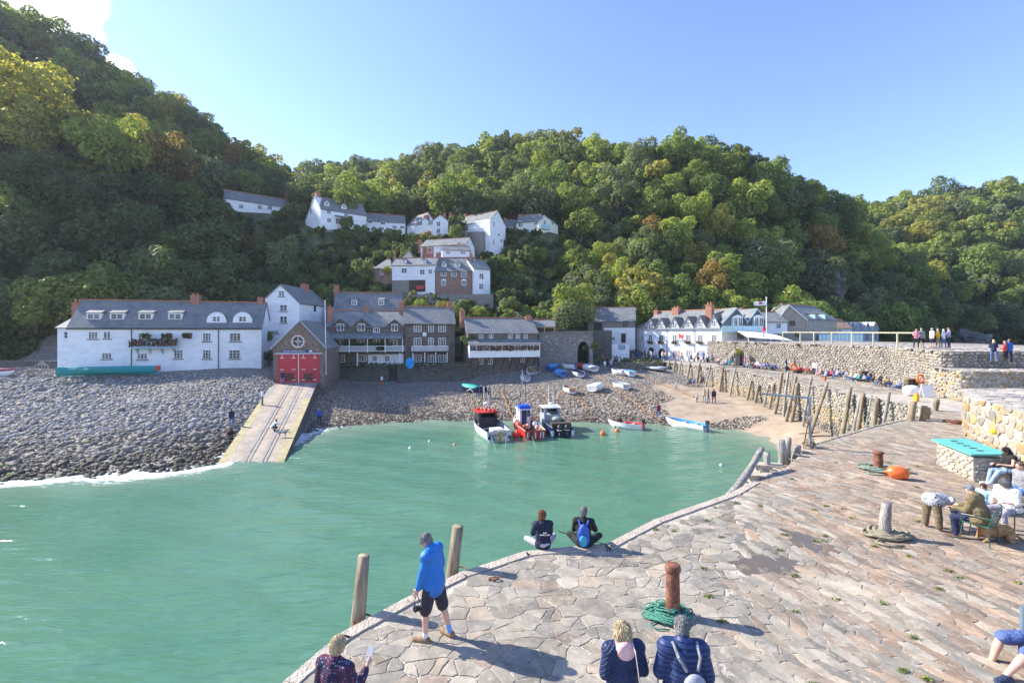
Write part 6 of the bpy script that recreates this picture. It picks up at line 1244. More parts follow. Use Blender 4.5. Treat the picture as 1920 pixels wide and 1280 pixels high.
def rnd_dress(): return PR.choice(['grey', 'brown', 'dark', 'blonde', 'white', 'brown']), PR.choice(['navy', 'white', 'blue', 'grey', 'black', 'red', 'pink', 'lilac', 'denim', 'beige', 'navy', 'green', 'white', 'maroon']), PR.choice(['denim', 'navy', 'black', 'khaki', 'grey', 'beige', 'denim'])
POSEW = dict(stand='standing', stand2='standing', walk='walking', sitw='sitting', sitg='sitting', stands='standing', standw='standing', sitb='sitting', crouch='crouching', bend='stooping')
def crowd(lst, zname, group):
 lst = sorted(lst, key=lambda a: a[1]/a[2])
 for i, (pose, x, y, z, yaw, h, dr) in enumerate(lst):
  ha, to, bo = dr or rnd_dress(); far_person(pose, x, y, z, yaw, ha, to, bo, f'{POSEW[pose]} person in {to.replace("palejean", "pale denim")} top, {ORDN[i]} from left {zname}', group, h)
# crowd on the lane before the hotel
hf = PF(1208, 85, 1353, 74); L_ = []
pv = mat('lane_stone', (.36, .33, .29), rough=.9, var=.25, scale=1.5, bump=1)
z_l = 4.95
mb = MB(); mb.prism([(28.5, 66, 0), (40, 66, 0), (42, 96, 0), (14, 96, 0), (15, 80, 0), (24.5, 76.5, 0), (25.2, 77.2, 0)], (0, 0, z_l+.02)); mb.build('hotel_lane', pv, kind='structure')
for i, px in enumerate(list(range(1196, 1350, 6))+[1200, 1212, 1224, 1236, 1280, 1313, 1325]):
 px += PR.uniform(-2, 2); r_ = PR.uniform(.6, 4.6) if px < 1255 else PR.uniform(.5, 3.2); u, _ = hf.uz(px, 660); q = hf.P(u, z_l, r_); L_.append((PR.choice(['stand', 'stand2', 'standw', 'stands', 'sitw', 'walk', 'sitb']), q.x, q.y, z_l, PR.uniform(0, 6.28), PR.uniform(.93, 1.04), None))
crowd(L_, 'in front of the white hotel', 'people outside the hotel')
L_ = []
for px, py in ((1123, 686), (1130, 684), (1134, 694), (1139, 687), (1146, 694), (1149, 686), (1156, 684), (1161, 687), (1166, 683), (1187, 672), (1193, 668), (1212, 671)):
 x, y, z = gp(px, py, 55, 90); L_.append((PR.choice(['stand', 'stand2', 'standw', 'stands', 'walk']), x, y, z, PR.uniform(0, 6.28), PR.uniform(.9, 1.02), None))
crowd(L_, 'by the kiln archway', 'people by the kiln')
# people resting along the foot of the upper wall
L_ = []; wp = np.array(WB[:6][::-1]);
def onwall(px, py):
 x, y, z = gp(px, py, 25, 80, lambda X, Y: QZ+0*X); return x, y, QZ
SP = [(1348, 684, 'pink'), (1362, 687, 'grey'), (1369, 688, 'teal'), (1378, 688, 'beige')]+[(1397+4.6*i, 689+i*.5, None) for i in range(14)]+[(1519, 702, 'red'), (1538, 705, 'pink'), (1548, 709, 'palejean'), (1570, 711, 'lilac'), (1596, 711, 'beige'), (1610, 715, 'teal'), (1620, 716, 'grey'), (1670, 727, 'khaki')]+[(1474, 697, 'navy'), (1480, 698, 'navy'), (1490, 699, 'navy'), (1497, 700, 'black'), (1506, 701, 'red'), (1526, 702, 'white'), (1532, 703, 'white'), (1543, 704, 'lilac'), (1552, 705, 'blue'), (1559, 706, 'red'), (1566, 706, 'navy'), (1573, 707, 'denim'), (1580, 707, 'blue'), (1588, 708, 'grey'), (1604, 712, 'white'), (1628, 716, 'blue'), (1637, 715, 'brown'), (1660, 724, 'yellow'), (1651, 724, 'black'), (1687, 729, 'denim')]
for px, py, c in SP:
 x, y, z = onwall(px, py); ha, to, bo = rnd_dress(); st_ = px in (1474, 1490) or (1526 <= px <= 1533)
 L_.append(('stand' if st_ else PR.choice(['sitg', 'sitg', 'sitg', 'sitw', 'crouch'] if px > 1400 else ['sitw', 'sitb', 'stand2']), x, y, QZ, (1.4 if px > 1400 else PR.uniform(0, 6))+PR.uniform(-.5, .5), PR.uniform(.92, 1.03), (ha, c or to, bo)))
crowd(L_, 'below the high harbour wall', 'people resting along the harbour wall')
L_ = [(p, *(lambda g: (g.x, g.y, 8.53))(G(px, 654, 8.42)), yaw, h, d) for p, px, yaw, h, d in (('standw', 1718, 2.8, .97, ('brown', 'pink', 'black')), ('stands', 1727.5, 2.6, 1.0, ('grey', 'grey', 'black')), ('stands', 1747.5, 1.5, 1.0, ('white', 'white', 'navy')), ('stand2', 1758.5, .6, .98, ('grey', 'yellow', 'khaki')), ('standw', 1769, .3, .95, ('white', 'white', 'denim')), ('stand2', 1779, 1.0, 1.03, ('brown', 'lilac', 'navy')))]
crowd(L_, 'atop the high harbour wall', 'people on top of the high harbour wall')
L_ = [(p, *(lambda g: (g.x, g.y, 7.66))(G(px, 692, 7.12)), yaw, h, d) for p, px, yaw, h, d in (('stand2', 1863, -.6, .98, ('blonde', 'navy', 'denim')), ('stand2', 1884, .8, .93, ('grey', 'red', 'black')), ('stand', 1892, -.2, 1.0, ('ginger', 'blue', 'navy')))]
crowd(L_, 'on the stepped wall', 'people on the stepped wall')
# slipway, beach and sand
L_ = []
for p, a, t_, yaw, h, d in (('stand', .24, .035, .1, .98, ('grey', 'navy', 'denim')), ('standw', .10, .40, -.9, 1.0, ('dark', 'white', 'denim')), ('stand', -.22, .66, .2, 1.0, ('brown', 'navy', 'denim')), ('crouch', -.08, .745, 2.5, 1.0, ('blonde', 'brown', 'black')), ('crouch', .56, .735, -.9, 1.0, ('dark', 'white', 'black')), ('stand', 1.25, .45, .2, .98, ('grey', 'blue', 'black'))):
 q = SL(a, t_); L_.append((p, q.x, q.y, (q.z+.04 if 0 <= a <= 1 else H(q.x, q.y)[0]+.05), yaw, h, d))
crowd(L_, 'on or beside the slipway', 'people at the slipway')
L_ = []
for p, px, py, yaw, h, d in (('crouch', 886, 739, 1.5, 1, ('white', 'white', 'navy')), ('stand', 895, 748, .3, 1, ('dark', 'navy', 'denim')), ('stand2', 902, 746, .6, 1, ('grey', 'navy', 'black')), ('stand', 910, 747, -.3, 1, ('dark', 'black', 'denim')), ('stand', 917.5, 746, .8, 1, ('brown', 'grey', 'black')), ('stand', 1235, 784, .2, .98, ('brown', 'maroon', 'denim')), ('walk', 1268, 731, .4, .62, ('blonde', 'white', 'denim')), ('sitw', 1294, 724, 2.0, .95, ('dark', 'navy', 'navy')), ('sitw', 1302, 722, 2.2, .95, ('dark', 'denim', 'black')), ('sitw', 1319, 719, 2, .95, ('brown', 'black', 'navy')), ('stand', 1307, 754, .4, .62, ('brown', 'white', 'navy')), ('standw', 1320.5, 753, -.4, .9, ('grey', 'beige', 'grey')), ('stand2', 1328, 756, .9, 1, ('brown', 'khaki', 'denim')), ('stand', 1338.5, 756, -.3, 1, ('dark', 'navy', 'maroon')), ('sitg', 1396, 742, 1.8, 1, ('dark', 'maroon', 'maroon')), ('sitg', 1404, 744, 1.5, 1.1, ('white', 'lilac', 'denim')), ('sitg', 1411, 745, 1.6, 1, ('dark', 'black', 'black'))):
 x, y, z = gp(px, py); L_.append((p, x, y, z, yaw, h, d))
crowd(L_, 'on the harbour beach', 'people on the harbour beach')
# ---------------------------------------------------------------- near figures
def near(name_label, loc, yaw, J, parts, group=None, sc=1.0):
 """parts: list of (name, prims, material, voxel, wobble); first is the body itself"""
 root = None
 R = Matrix.Rotation(yaw, 4, 'Z')
 for nm, P, mt, vx, wb in parts:
  me = blobmesh(P, vx, 2, wob=wb, seed=len(nm))
  if nm == 'hair' and vx < .0125:   # loose locks over the hair mass
   bm = bmesh.new(); bm.from_mesh(me); vs = list(bm.verts); lg = 2.2 if any(p[1] == 'c' for p in P) or len(P) > 2 else 1
   for _ in range(1300):
    v = PR.choice(vs); n_ = v.normal; dn = (Vector((PR.gauss(0, .5), PR.gauss(-.2, .5), -1))-n_*n_.z*-1*.6); dn = (dn-n_*dn.dot(n_)*.75).normalized(); sd = n_.cross(dn).normalized()*.0035; a = v.co+n_*.002; c = a+dn*.022*lg+n_*.002; e = c+dn*.016*lg+n_*PR.uniform(-.004, .005)
    q_ = [bm.verts.new(x) for x in (a-sd, a+sd, c+sd, e, c-sd)]; bm.faces.new(q_)
   bm.to_mesh(me); bm.free()
  me.transform(R); me.materials.append(mt)
  o = link(nm, me, root)
  if root is None: root = o; o.location = loc; tag(o, name_label, 'person', group); ORG[o] = Vector(loc)
 root['_yaw'] = yaw; return root
def skinparts(J, arms_=True, legs_=True, curl=.5):
 P = headp(J)+torso(J, -.02, 'skin')
 for i in (0, 1): P += arm(J, i, -.008, 'skin')+leg(J, i, part='skin', t='skin'); P += hand(J, i, curl=curl)
 for i in (0, 1): P += shoe(J, i, 'skin', -.008)
 return P
def face_bits(root, J, yaw, glasses=False):
 c = J['hea']; R0 = Matrix.Rotation(J['hy'], 3, 'Z')@Matrix.Rotation(-J['hp'], 3, 'X'); R = Matrix.Rotation(yaw, 3, 'Z'); s = J['s']; q = lambda x, y, z: R@(c+R0@Vector((x, y, z))*s)+ORG[root]
 for sx in (-.028, .028): mb = MB(); mb.ell(q(sx, .086, .012), (.010, .010, .008)); mb.build('eye', m_black, root, smooth=True)
 if glasses:
  mb = MB()
  for sx in (-.03, .03): mb.tube([q(sx+.022*cos(a), .104, .01+.017*sin(a)) for a in [2*pi*k/12 for k in range(12)]], .003, 5, closed=True)
  mb.tube([q(-.052, .1, .015), q(-.08, .0, .015)], .003, 5); mb.tube([q(.052, .1, .015), q(.08, .0, .015)], .003, 5); mb.build('spectacles', m_black, root)
# A: man in blue jacket
J = skel(h=1.76, pel=(0, 0, .90), lean=.10, head=.55, headyaw=.15, legs=((.20, -.02, .05), (-.22, -.32, .06)), arms=(((-.22, .10, -1), (.10, .40, -.9)), ((.20, -.15, -1), (-.05, .25, -1))))
s = J['s']; m_jk = cloth('bright_blue_jacket', (.008, .16, .52), rough=.55, scale=2, bump=.8, bscale=9); m_sh = cloth('charcoal_shorts', (.035, .03, .045))
jk = torso(J, .045, fat=1.12, hem=-.02)+arm(J, 0, .026)+arm(J, 1, .026)+[cap(J['pel']+Vector((-.06, 0, -.10)), .15, J['pel']+Vector((.06, 0, -.10)), .15), cap(J['pel']+Vector((0, -.01, .1)), .175, J['pel']+Vector((0, -.01, -.08)), .178), cap(J['nec']-Vector((0, 0, .01)), .078, J['nec']+Vector((0, .01, .03)), .072)]
root = near('grey haired man in bright blue jacket and dark shorts looking down near the quay edge', (-1.30, 7.80, QZ+.03), radians(68), J, [('person', skinparts(J), SKIN, .009, 0), ('hair', hair(J, 'short'), HAIRS['grey'], .010, .012), ('jacket', jk, m_jk, .016, .03), ('shorts', leg(J, 0, .02, part='shorts')+leg(J, 1, .02, part='shorts')+[ell(J['pel']-Vector((0, 0, .05)), (.165, .13, .13))], m_sh, .014, .012),
     ('shoe', shoe(J, 0, e=.016), mat('tan_boot', (.27, .17, .09), rough=.85, var=.3, scale=9), .010, .006), ('shoe', shoe(J, 1, e=.016), MATS['tan_boot'], .010, .006), ('sock', [cap(J['an'][0]+Vector((0, 0, .0)), .046, J['an'][0].lerp(J['kn'][0], .18), .045)], CM['white'], .01, 0), ('sock', [cap(J['an'][1]+Vector((0, 0, .0)), .046, J['an'][1].lerp(J['kn'][1], .30), .045)], mat('blue_sock', (.15, .35, .75)), .01, 0)])
face_bits(root, J, radians(68), True)
Rz = Matrix.Rotation(radians(68), 3, 'Z'); hp_ = Rz@(J['wr'][0]+J['hd'][0]*.08)+ORG[root]; root2_ = thing('camera_bag', tuple(hp_-Vector((0, 0, .22))), 'small black camera on a strap in the hand of the man in blue', 'camera')
mb = MB(); mb.tube([hp_, hp_+Vector((-.03, -.05, -.15)), hp_+Vector((.03, -.08, -.22)), hp_+Vector((.05, -.03, -.14)), hp_], .007, 5); mb.build('strap', m_black, root2_); mb = MB(); mb.box(hp_-Vector((-.01, .05, .24)), (.10, .06, .07)); mb.lathe(hp_-Vector((-.01, .10, .24)), [(.025, 0), (.025, .03)], 10, Matrix.Rotation(pi/2, 3, 'X')); mb.build('camera_body', m_black, root2_)
# B: woman with phone
J = skel(h=1.64, pel=(0, 0, .88), lean=.0, head=.25, headyaw=-.35, arms=(((-.3, .1, -1), (.3, .8, .1)), ((.35, .15, -.9), (.0, .75, .55)))); s = J['s']
m_pat, n, b = newmat('patterned_knit'); t = nd(n, 'ShaderNodeTexCoord'); v = nd(n, 'ShaderNodeTexVoronoi', Scale=34.0); v.inputs['Randomness'].default_value = .15; lk(n, t.outputs['Object'], v.inputs['Vector']); sp = nd(n, 'ShaderNodeSeparateColor'); lk(n, v.outputs['Color'], sp.inputs[0])
ring = ramp(n, v.outputs['Distance'], [(.30, (1, 1, 1)), (.42, (0, 0, 0))]); lk(n, mixc(n, ring, (.022, .018, .05), ramp(n, sp.outputs[0], [(0, (.28, .03, .07)), (.5, (.16, .02, .06)), (.75, (.22, .26, .38))], 'CONSTANT')), b.inputs['Base Color']); b.inputs['Roughness'].default_value = .9
top_ = torso(J, .03, fat=1.18)+arm(J, 0, .022)+arm(J, 1, .022, full=False)+[cap(J['el'][1], .062, J['el'][1].lerp(J['wr'][1], .8), .052), cap(J['nec']-Vector((0, 0, .05)), .085, J['nec'], .07)]
root = near('short fair haired person in patterned navy and red top holding up a phone', (-2.02, 5.38, QZ), radians(-18), J, [('person', skinparts(J, curl=.9), SKIN, .009, 0), ('hair', hair(J, 'short'), HAIRS['blonde'], .009, .016), ('jumper', top_, m_pat, .013, .012), ('trousers', leg(J, 0, .01)+leg(J, 1, .01)+[ell(J['pel'], (.19, .15, .15))], CM['navy'], .018, .01), ('shoe', shoe(J, 0, e=.01), m_shoe, .014, 0), ('shoe', shoe(J, 1, e=.01), m_shoe, .014, 0)]); face_bits(root, J, radians(-18))
Rz = Matrix.Rotation(radians(-18), 3, 'Z'); hp_ = Rz@(J['wr'][1]+J['hd'][1]*.10)+ORG[root]; mb = MB(); M_ = Matrix.Rotation(radians(-20), 3, 'Z')@Matrix.Rotation(radians(-25), 3, 'X'); mb.box(hp_+Vector((-.02, .0, .03)), (.075, .012, .15), M=M_)
tag(mb.build('phone', mat('phone_case', (.55, .58, .62), rough=.4)), 'pale mobile phone held up by the person in patterned top', 'phone')
# C: blonde woman in quilted navy coat
def quilted(name, c, scale, diamond=True):
 m, n, b = newmat(name); t = nd(n, 'ShaderNodeTexCoord'); b.inputs['Base Color'].default_value = (*c, 1); b.inputs['Roughness'].default_value = .55
 mp = nd(n, 'ShaderNodeMapping'); mp.inputs['Rotation'].default_value = (0, radians(45) if diamond else 0, 0); lk(n, t.outputs['Object'], mp.inputs[0])
 w1 = nd(n, 'ShaderNodeTexWave', Scale=scale, bands_direction='Z', Distortion=.6); lk(n, mp.outputs[0], w1.inputs['Vector']); h_ = w1.outputs['Fac']
 if diamond: w2 = nd(n, 'ShaderNodeTexWave', Scale=scale, bands_direction='X', Distortion=.6); lk(n, mp.outputs[0], w2.inputs['Vector']); mn = nd(n, 'ShaderNodeMath', operation='MINIMUM'); lk(n, w1.outputs['Fac'], mn.inputs[0]); lk(n, w2.outputs['Fac'], mn.inputs[1]); h_ = mn.outputs[0]
 h_ = ramp(n, h_, [(0, (0, 0, 0)), (.35, (1, 1, 1))]); bp = nd(n, 'ShaderNodeBump', Strength=1.0, Distance=.02); lk(n, h_, bp.inputs['Height']); lk(n, bp.outputs[0], b.inputs['Normal'])
 return m
m_q1 = quilted('quilted_navy', (.012, .03, .11), 9, True); m_q2 = quilted('puffer_navy', (.014, .035, .13), 5.5, False)
J = skel(h=1.66, pel=(0, 0, .90), lean=.0, head=.15, arms=(((-.25, -.1, -1), (.2, .75, -.35)), ((.25, -.1, -1), (-.1, .7, -.5)))); s = J['s']
coat = torso(J, .042, fat=1.12)+arm(J, 0, .03)+arm(J, 1, .03)+[cap(J['pel']+Vector((0, 0, .05)), .17, J['pel']+Vector((0, 0, -.28)), .22)]
root = near('blonde woman in quilted navy coat with pink hood, standing with her back turned', (1.33, 5.62, QZ), radians(6), J, [('person', skinparts(J), SKIN, .011, 0), ('hair', hair(J, 'bob'), HAIRS['blonde'], .009, .03), ('coat', coat, m_q1, .014, .012), ('hood', [ell(J['nec']+Vector((0, -.085, -.035)), (.115, .065, .125)), cap(J['nec']+Vector((-.07, .0, .02)), .04, J['nec']+Vector((-.06, -.07, .01)), .05), cap(J['nec']+Vector((.07, .0, .02)), .04, J['nec']+Vector((.06, -.07, .01)), .05)], cloth('pink_fleece', (.72, .42, .42), scale=4), .012, .02), ('trousers', leg(J, 0, .01)+leg(J, 1, .01), CM['navy'], .02, 0), ('shoe', shoe(J, 0, e=.01), m_shoe, .014, 0), ('shoe', shoe(J, 1, e=.01), m_shoe, .014, 0)]); face_bits(root, J, radians(6))
o_ = ORG[root]; r_ = thing('shoulder_bag', tuple(o_+Vector((.22, -.1, .75))), 'slim strap bag hanging behind the blonde woman in the quilted coat', 'bag'); mb = MB(); mb.tube([o_+Vector((.08, -.02, 1.46)), o_+Vector((.10, -.19, 1.38)), o_+Vector((.13, -.235, 1.1)), o_+Vector((.17, -.26, .85))], .007, 6); mb.build('strap', mat('pale_strap', (.6, .5, .48)), r_); mb = MB(); mb.box(o_+Vector((.19, -.27, .78)), (.2, .07, .15)); mb.build('pouch', CM['beige'], r_)
# D: man in navy puffer with rucksack
J = skel(h=1.76, pel=(0, 0, .94), lean=.04, head=.3, headyaw=-.1, arms=(((-.3, -.05, -1), (.3, .7, -.3)), ((.3, -.05, -1), (-.3, .7, -.3)))); s = J['s']
puf = torso(J, .055, fat=1.15)+arm(J, 0, .040)+arm(J, 1, .040)+[cap(J['nec']-Vector((0, 0, .03)), .095, J['nec']+Vector((0, .01, .05)), .082)]
root = near('grey haired man in navy puffer jacket wearing a small grey rucksack, back turned', (1.98, 5.42, QZ), radians(-8), J, [('person', skinparts(J), SKIN, .010, 0), ('hair', hair(J, 'short'), HAIRS['grey'], .009, .012), ('puffer_jacket', puf, m_q2, .013, .012), ('trousers', leg(J, 0, .012)+leg(J, 1, .012), CM['denim'], .02, 0), ('shoe', shoe(J, 0, e=.01), m_shoe, .014, 0), ('shoe', shoe(J, 1, e=.01), m_shoe, .014, 0)]); face_bits(root, J, radians(-8))
o_ = ORG[root]; r_ = thing('rucksack', tuple(o_+Vector((.02, -.24, 1.0))), 'small silver grey and black rucksack on the back of the puffer jacket man', 'rucksack')
me = blobmesh([ell(o_+Vector((.03, -.27, 1.14)), (.14, .085, .20)), ell(o_+Vector((.03, -.30, 1.05)), (.12, .08, .12))], .012, 1, wob=.01); me.transform(Matrix.Translation(-ORG[r_])); me.materials.append(mat('silver_nylon', (.30, .31, .35), rough=.4, var=.2)); link('bag_body', me, r_)
me = blobmesh([ell(o_+Vector((.03, -.345, 1.05)), (.10, .05, .10))], .01, 1, wob=.006); me.transform(Matrix.Translation(-ORG[r_])); me.materials.append(CM['black']); link('front_pocket', me, r_)
for sx in (-1, 1): mb = MB(); mb.tube([o_+Vector((sx*.06+.02, -.22, 1.33)), o_+Vector((sx*.12, -.19, 1.46)), o_+Vector((sx*.135, -.05, 1.535)), o_+Vector((sx*.15, .1, 1.45))], .018, 6); mb.build('shoulder_strap', CM['grey'], r_)
# E, F: the pair seated on the edge
SITX = dict(pel=(0, 0, .13), lean=.12, legs=((1.62, .9, .75, -1.2), (1.70, .9, .75, -1.2)))
J = skel(h=1.62, head=.1, headyaw=-.5, arms=(((-.2, .45, -1), (.4, .8, -.2)), ((.2, .45, -1), (-.4, .8, -.2))), **SITX)
m_hood = cloth('navy_hoodie', (.012, .02, .05), scale=3, bump=.8)
g = G(1019, 1034, QZ); root = near('seated girl with hair in a bun, navy hoodie and pale leggings, on the quay edge', (g.x, g.y+.16, QZ), radians(8), J, [('person', skinparts(J), SKIN, .011, 0), ('hair', hair(J, 'bun'), HAIRS['ginger'], .009, .02), ('hoodie', torso(J, .04, fat=1.08)+arm(J, 0, .028)+arm(J, 1, .028)+[ell(J['nec']+Vector((0, -.06, -.03)), (.10, .06, .07))], m_hood, .013, .018), ('leggings', leg(J, 0, .012)+leg(J, 1, .012)+[ell(J['pel']-Vector((0, 0, -.01)), (.20, .16, .125))], cloth('pale_grey', (.45, .45, .48)), .014, .01), ('shoe', shoe(J, 0, e=.01), CM['white'], .012, 0), ('shoe', shoe(J, 1, e=.01), CM['white'], .012, 0)]); face_bits(root, J, radians(8))
o_ = ORG[root]; ft = Face(o_.x-.3, o_.y-.205, o_.x+.3, o_.y-.215)
for body_, z_, sz in (('SURF', .45, .035), ('CLOVELLY SURF', .405, .03)): text(body_, ft, .33, QZ+z_, .0, sz, CM['white'], 'back_print', root)
J = skel(h=1.74, head=.1, arms=(((-.25, .45, -1), (.3, .85, -.1)), ((.4, .6, -1), (-.5, .8, -.1))), **SITX)
g = G(1096, 1031, QZ); root = near('seated man in black with cropped grey hair and blue rucksack, on the quay edge', (g.x, g.y+.16, QZ), radians(-12), J, [('person', skinparts(J), SKIN, .011, 0), ('hair', hair(J, 'short'), HAIRS['grey'], .009, .004), ('black_top', torso(J, .03)+arm(J, 0, .02)+arm(J, 1, .02)+[cap(J['nec']-Vector((0, 0, .02)), .075, J['nec']+Vector((0, 0, .03)), .066)], CM['black'], .013, .014), ('trousers', leg(J, 0, .016)+leg(J, 1, .016)+[ell(J['pel'], (.19, .16, .125))], CM['black'], .014, .01), ('shoe', shoe(J, 0, e=.012), m_shoe, .012, 0), ('shoe', shoe(J, 1, e=.012), m_shoe, .012, 0)]); face_bits(root, J, radians(-12))
o_ = ORG[root]; r_ = thing('blue_rucksack', tuple(o_+Vector((-.03, -.2, .1))), 'blue and turquoise rucksack on the back of the seated man', 'rucksack')
me = blobmesh([ell(o_+Vector((-.03, -.20, .37)), (.145, .10, .26)), ell(o_+Vector((-.03, -.22, .25)), (.14, .10, .16))], .012, 1, wob=.015); me.transform(Matrix.Translation(-ORG[r_])); me.materials.append(cloth('royal_nylon', (.02, .09, .42), rough=.5)); link('bag_body', me, r_)
me = blobmesh([ell(o_+Vector((-.05, -.295, .27)), (.10, .045, .13))], .01, 1, wob=.01); me.transform(Matrix.Translation(-ORG[r_])); me.materials.append(cloth('turquoise_nylon', (.05, .38, .55), rough=.5)); link('front_pocket', me, r_)
for sx in (-1, 1): mb = MB(); mb.tube([o_+Vector((sx*.08-.02, -.16, .58)), o_+Vector((sx*.11-.01, -.08, .66)), o_+Vector((sx*.12, .05, .60))], .022, 6); mb.build('shoulder_strap', MATS['cloth_royal_nylon'], r_)
mb = MB(); a_ = o_+Vector((-.55, .35, .22)); b_ = o_+Vector((.50, -.12, .12)); mb.tube([a_, a_.lerp(b_, .25)], .012, 6); mb.tube([a_.lerp(b_, .25), b_], .008, 6); mb.tube([b_, b_+Vector((.10, -.05, -.10))], .02, 6); mb.tube([b_, b_+Vector((.02, -.12, -.11))], .012, 6); tag(mb.build('walking_pole', m_black), 'folded black walking pole across the lap of the seated rucksack man', 'walking pole')
# G: woman bending down
m_flor, n, b = newmat('floral_blouse'); t = nd(n, 'ShaderNodeTexCoord'); v = nd(n, 'ShaderNodeTexNoise', Scale=16.0, Detail=2.0, Distortion=2.5); lk(n, t.outputs['Object'], v.inputs['Vector']); lk(n, ramp(n, v.outputs['Fac'], [(.47, (.012, .014, .05)), (.50, (.72, .72, .74))], 'LINEAR'), b.inputs['Base Color']); b.inputs['Roughness'].default_value = .8
J = skel(h=1.60, pel=(0, -.1, .80), lean=1.62, head=.5, legs=((.02, -.04, .13), (.06, .02, .13)), arms=(((-.1, .25, -1), (0, .15, -1)), ((.15, .1, -1), (0, .3, -1))))
g = G(1752, 990, QZ); tb = torso(J, .05, fat=1.2)+arm(J, 0, .03, full=False)+arm(J, 1, .03, full=False)+[ell(J['bel']+Vector((0, -.02, -.04)), (.22, .22, .16)), ell(J['pel']+Vector((0, .0, .02)), (.22, .19, .15)), cap(J['che']+Vector((-.08, 0, -.1)), .09, J['che']+Vector((-.1, .06, -.26)), .05)]
root = near('woman in black and white floral blouse bending right over beside the chairs', (g.x, g.y, QZ), radians(-75), J, [('person', skinparts(J), SKIN, .012, 0), ('hair', hair(J, 'bob'), HAIRS['grey'], .012, .02), ('blouse', tb, m_flor, .016, .035), ('leggings', leg(J, 0, .03, part='crop')+leg(J, 1, .03, part='crop')+[ell(J['pel'], (.20, .17, .14))], cloth('olive_leggings', (.17, .13, .075)), .015, .005), ('shoe', shoe(J, 0, e=.01), CM['grey'], .012, 0), ('shoe', shoe(J, 1, e=.01), CM['grey'], .012, 0)]); face_bits(root, J, radians(-75))
# chairs
m_gm = mat('green_metal', (.035, .10, .085), rough=.4, var=.08)
def chair(loc, yaw, label, m_=None, grp='green metal chairs', slats=True):
 m_ = m_ or m_gm; r = thing('garden_chair', loc, label, 'chair', grp); R = Matrix.Rotation(yaw, 3, 'Z'); o = Vector(loc); q = lambda x, y, z: o+R@Vector((x, y, z))
 for x in (-.25, .25):
  for y in (-.24, .24): mb = MB(); mb.tube([q(x*1.12, y*1.15, 0), q(x, y*.9, .45)], .013, 6); mb.build('leg', m_, r)
 mb = MB()
 for k in range(9): xx = -.24+.06*k; mb.box(q(xx, 0, .46), (.035, .48, .012), yaw)
 mb.tube([q(-.26, -.25, .455), q(.26, -.25, .455), q(.26, .25, .455), q(-.26, .25, .455)], .012, 6, closed=True); mb.build('seat', m_, r)
 mb = MB(); mb.tube([q(-.25, -.23, .45), q(-.26, -.30, .66), q(-.22, -.33, .84), q(.22, -.33, .84), q(.26, -.30, .66), q(.25, -.23, .45)], .013, 6)
 for k in range(7): zz_ = .52+.045*k; mb.box(q(0, -.27-.10*(zz_-.5), zz_), (.48, .012, .022), yaw)
 mb.build('backrest', m_, r)
 for sx in (-1, 1): mb = MB(); mb.tube([q(sx*.27, -.29, .66), q(sx*.29, .0, .67), q(sx*.27, .24, .64), q(sx*.26, .25, .45)], .012, 6); mb.build('armrest', m_, r)
 return r
gH = G(1836, 1016, QZ); chair((gH.x, gH.y, QZ+.02), radians(28), 'green metal chair holding the man in the flat cap')
SITC = dict(pel=(0, -.02, .56), lean=.22, legs=((1.45, -.1, .12), (1.5, .0, .2)))
J = skel(h=1.76, head=.25, headyaw=-.4, arms=(((-.35, .35, -1), (.3, .9, -.1)), ((.3, .35, -1), (-.3, .9, -.1))), **SITC)
root = near('man in olive jumper and grey flat cap sitting on a green metal chair, back turned', (gH.x, gH.y, QZ), radians(28), J, [('person', skinparts(J), SKIN, .012, 0), ('flat_cap', hair(J, 'cap'), cloth('cap_tweed', (.17, .18, .20)), .010, .006), ('jumper', torso(J, .055, fat=1.35)+arm(J, 0, .03)+arm(J, 1, .03), cloth('olive_wool', (.17, .13, .06)), .016, .03), ('trousers', leg(J, 0, .02)+leg(J, 1, .02)+[ell(J['pel'], (.21, .17, .13))], CM['navy'], .016, .01), ('shoe', shoe(J, 0, e=.012), CM['brown'], .012, 0), ('shoe', shoe(J, 1, e=.012), CM['brown'], .012, 0)]); face_bits(root, J, radians(28))
gI = G(1893, 992, QZ); chair((gI.x, gI.y, QZ+.02), radians(100), 'green metal chair holding the grey haired person in white')
J = skel(h=1.72, head=.3, headyaw=.2, arms=(((-.3, .3, -1), (.5, .85, .0)), ((.3, .3, -1), (-.5, .85, -.1))), **SITC)
root = near('grey curly haired person in white T-shirt seated facing the water', (gI.x, gI.y, QZ), radians(100), J, [('person', skinparts(J), SKIN, .012, 0), ('hair', hair(J, 'bob'), HAIRS['grey'], .010, .03), ('shirt', torso(J, .05, fat=1.3)+arm(J, 0, .03, full=False)+arm(J, 1, .03, full=False), cloth('white_cotton', (.74, .74, .74)), .015, .03), ('trousers', leg(J, 0, .02)+leg(J, 1, .02)+[ell(J['pel'], (.21, .17, .13))], cloth('grey_pattern', (.33, .32, .38)), .016, .012), ('shoe', shoe(J, 0, e=.012), m_shoe, .012, 0), ('shoe', shoe(J, 1, e=.012), m_shoe, .012, 0)]); face_bits(root, J, radians(100))
gJ = G(1892, 912, QZ); chair((gJ.x, gJ.y, QZ+.02), radians(80), 'dark chair under the woman in the black top by the golden wall', m_black)
J = skel(h=1.68, pel=(0, -.02, .56), lean=.05, head=.45, legs=((1.50, .55, .1), (1.45, .2, .12)), arms=(((-.25, .3, -1), (.5, .85, .0)), ((.3, .3, -1), (-.3, .85, -.1))))
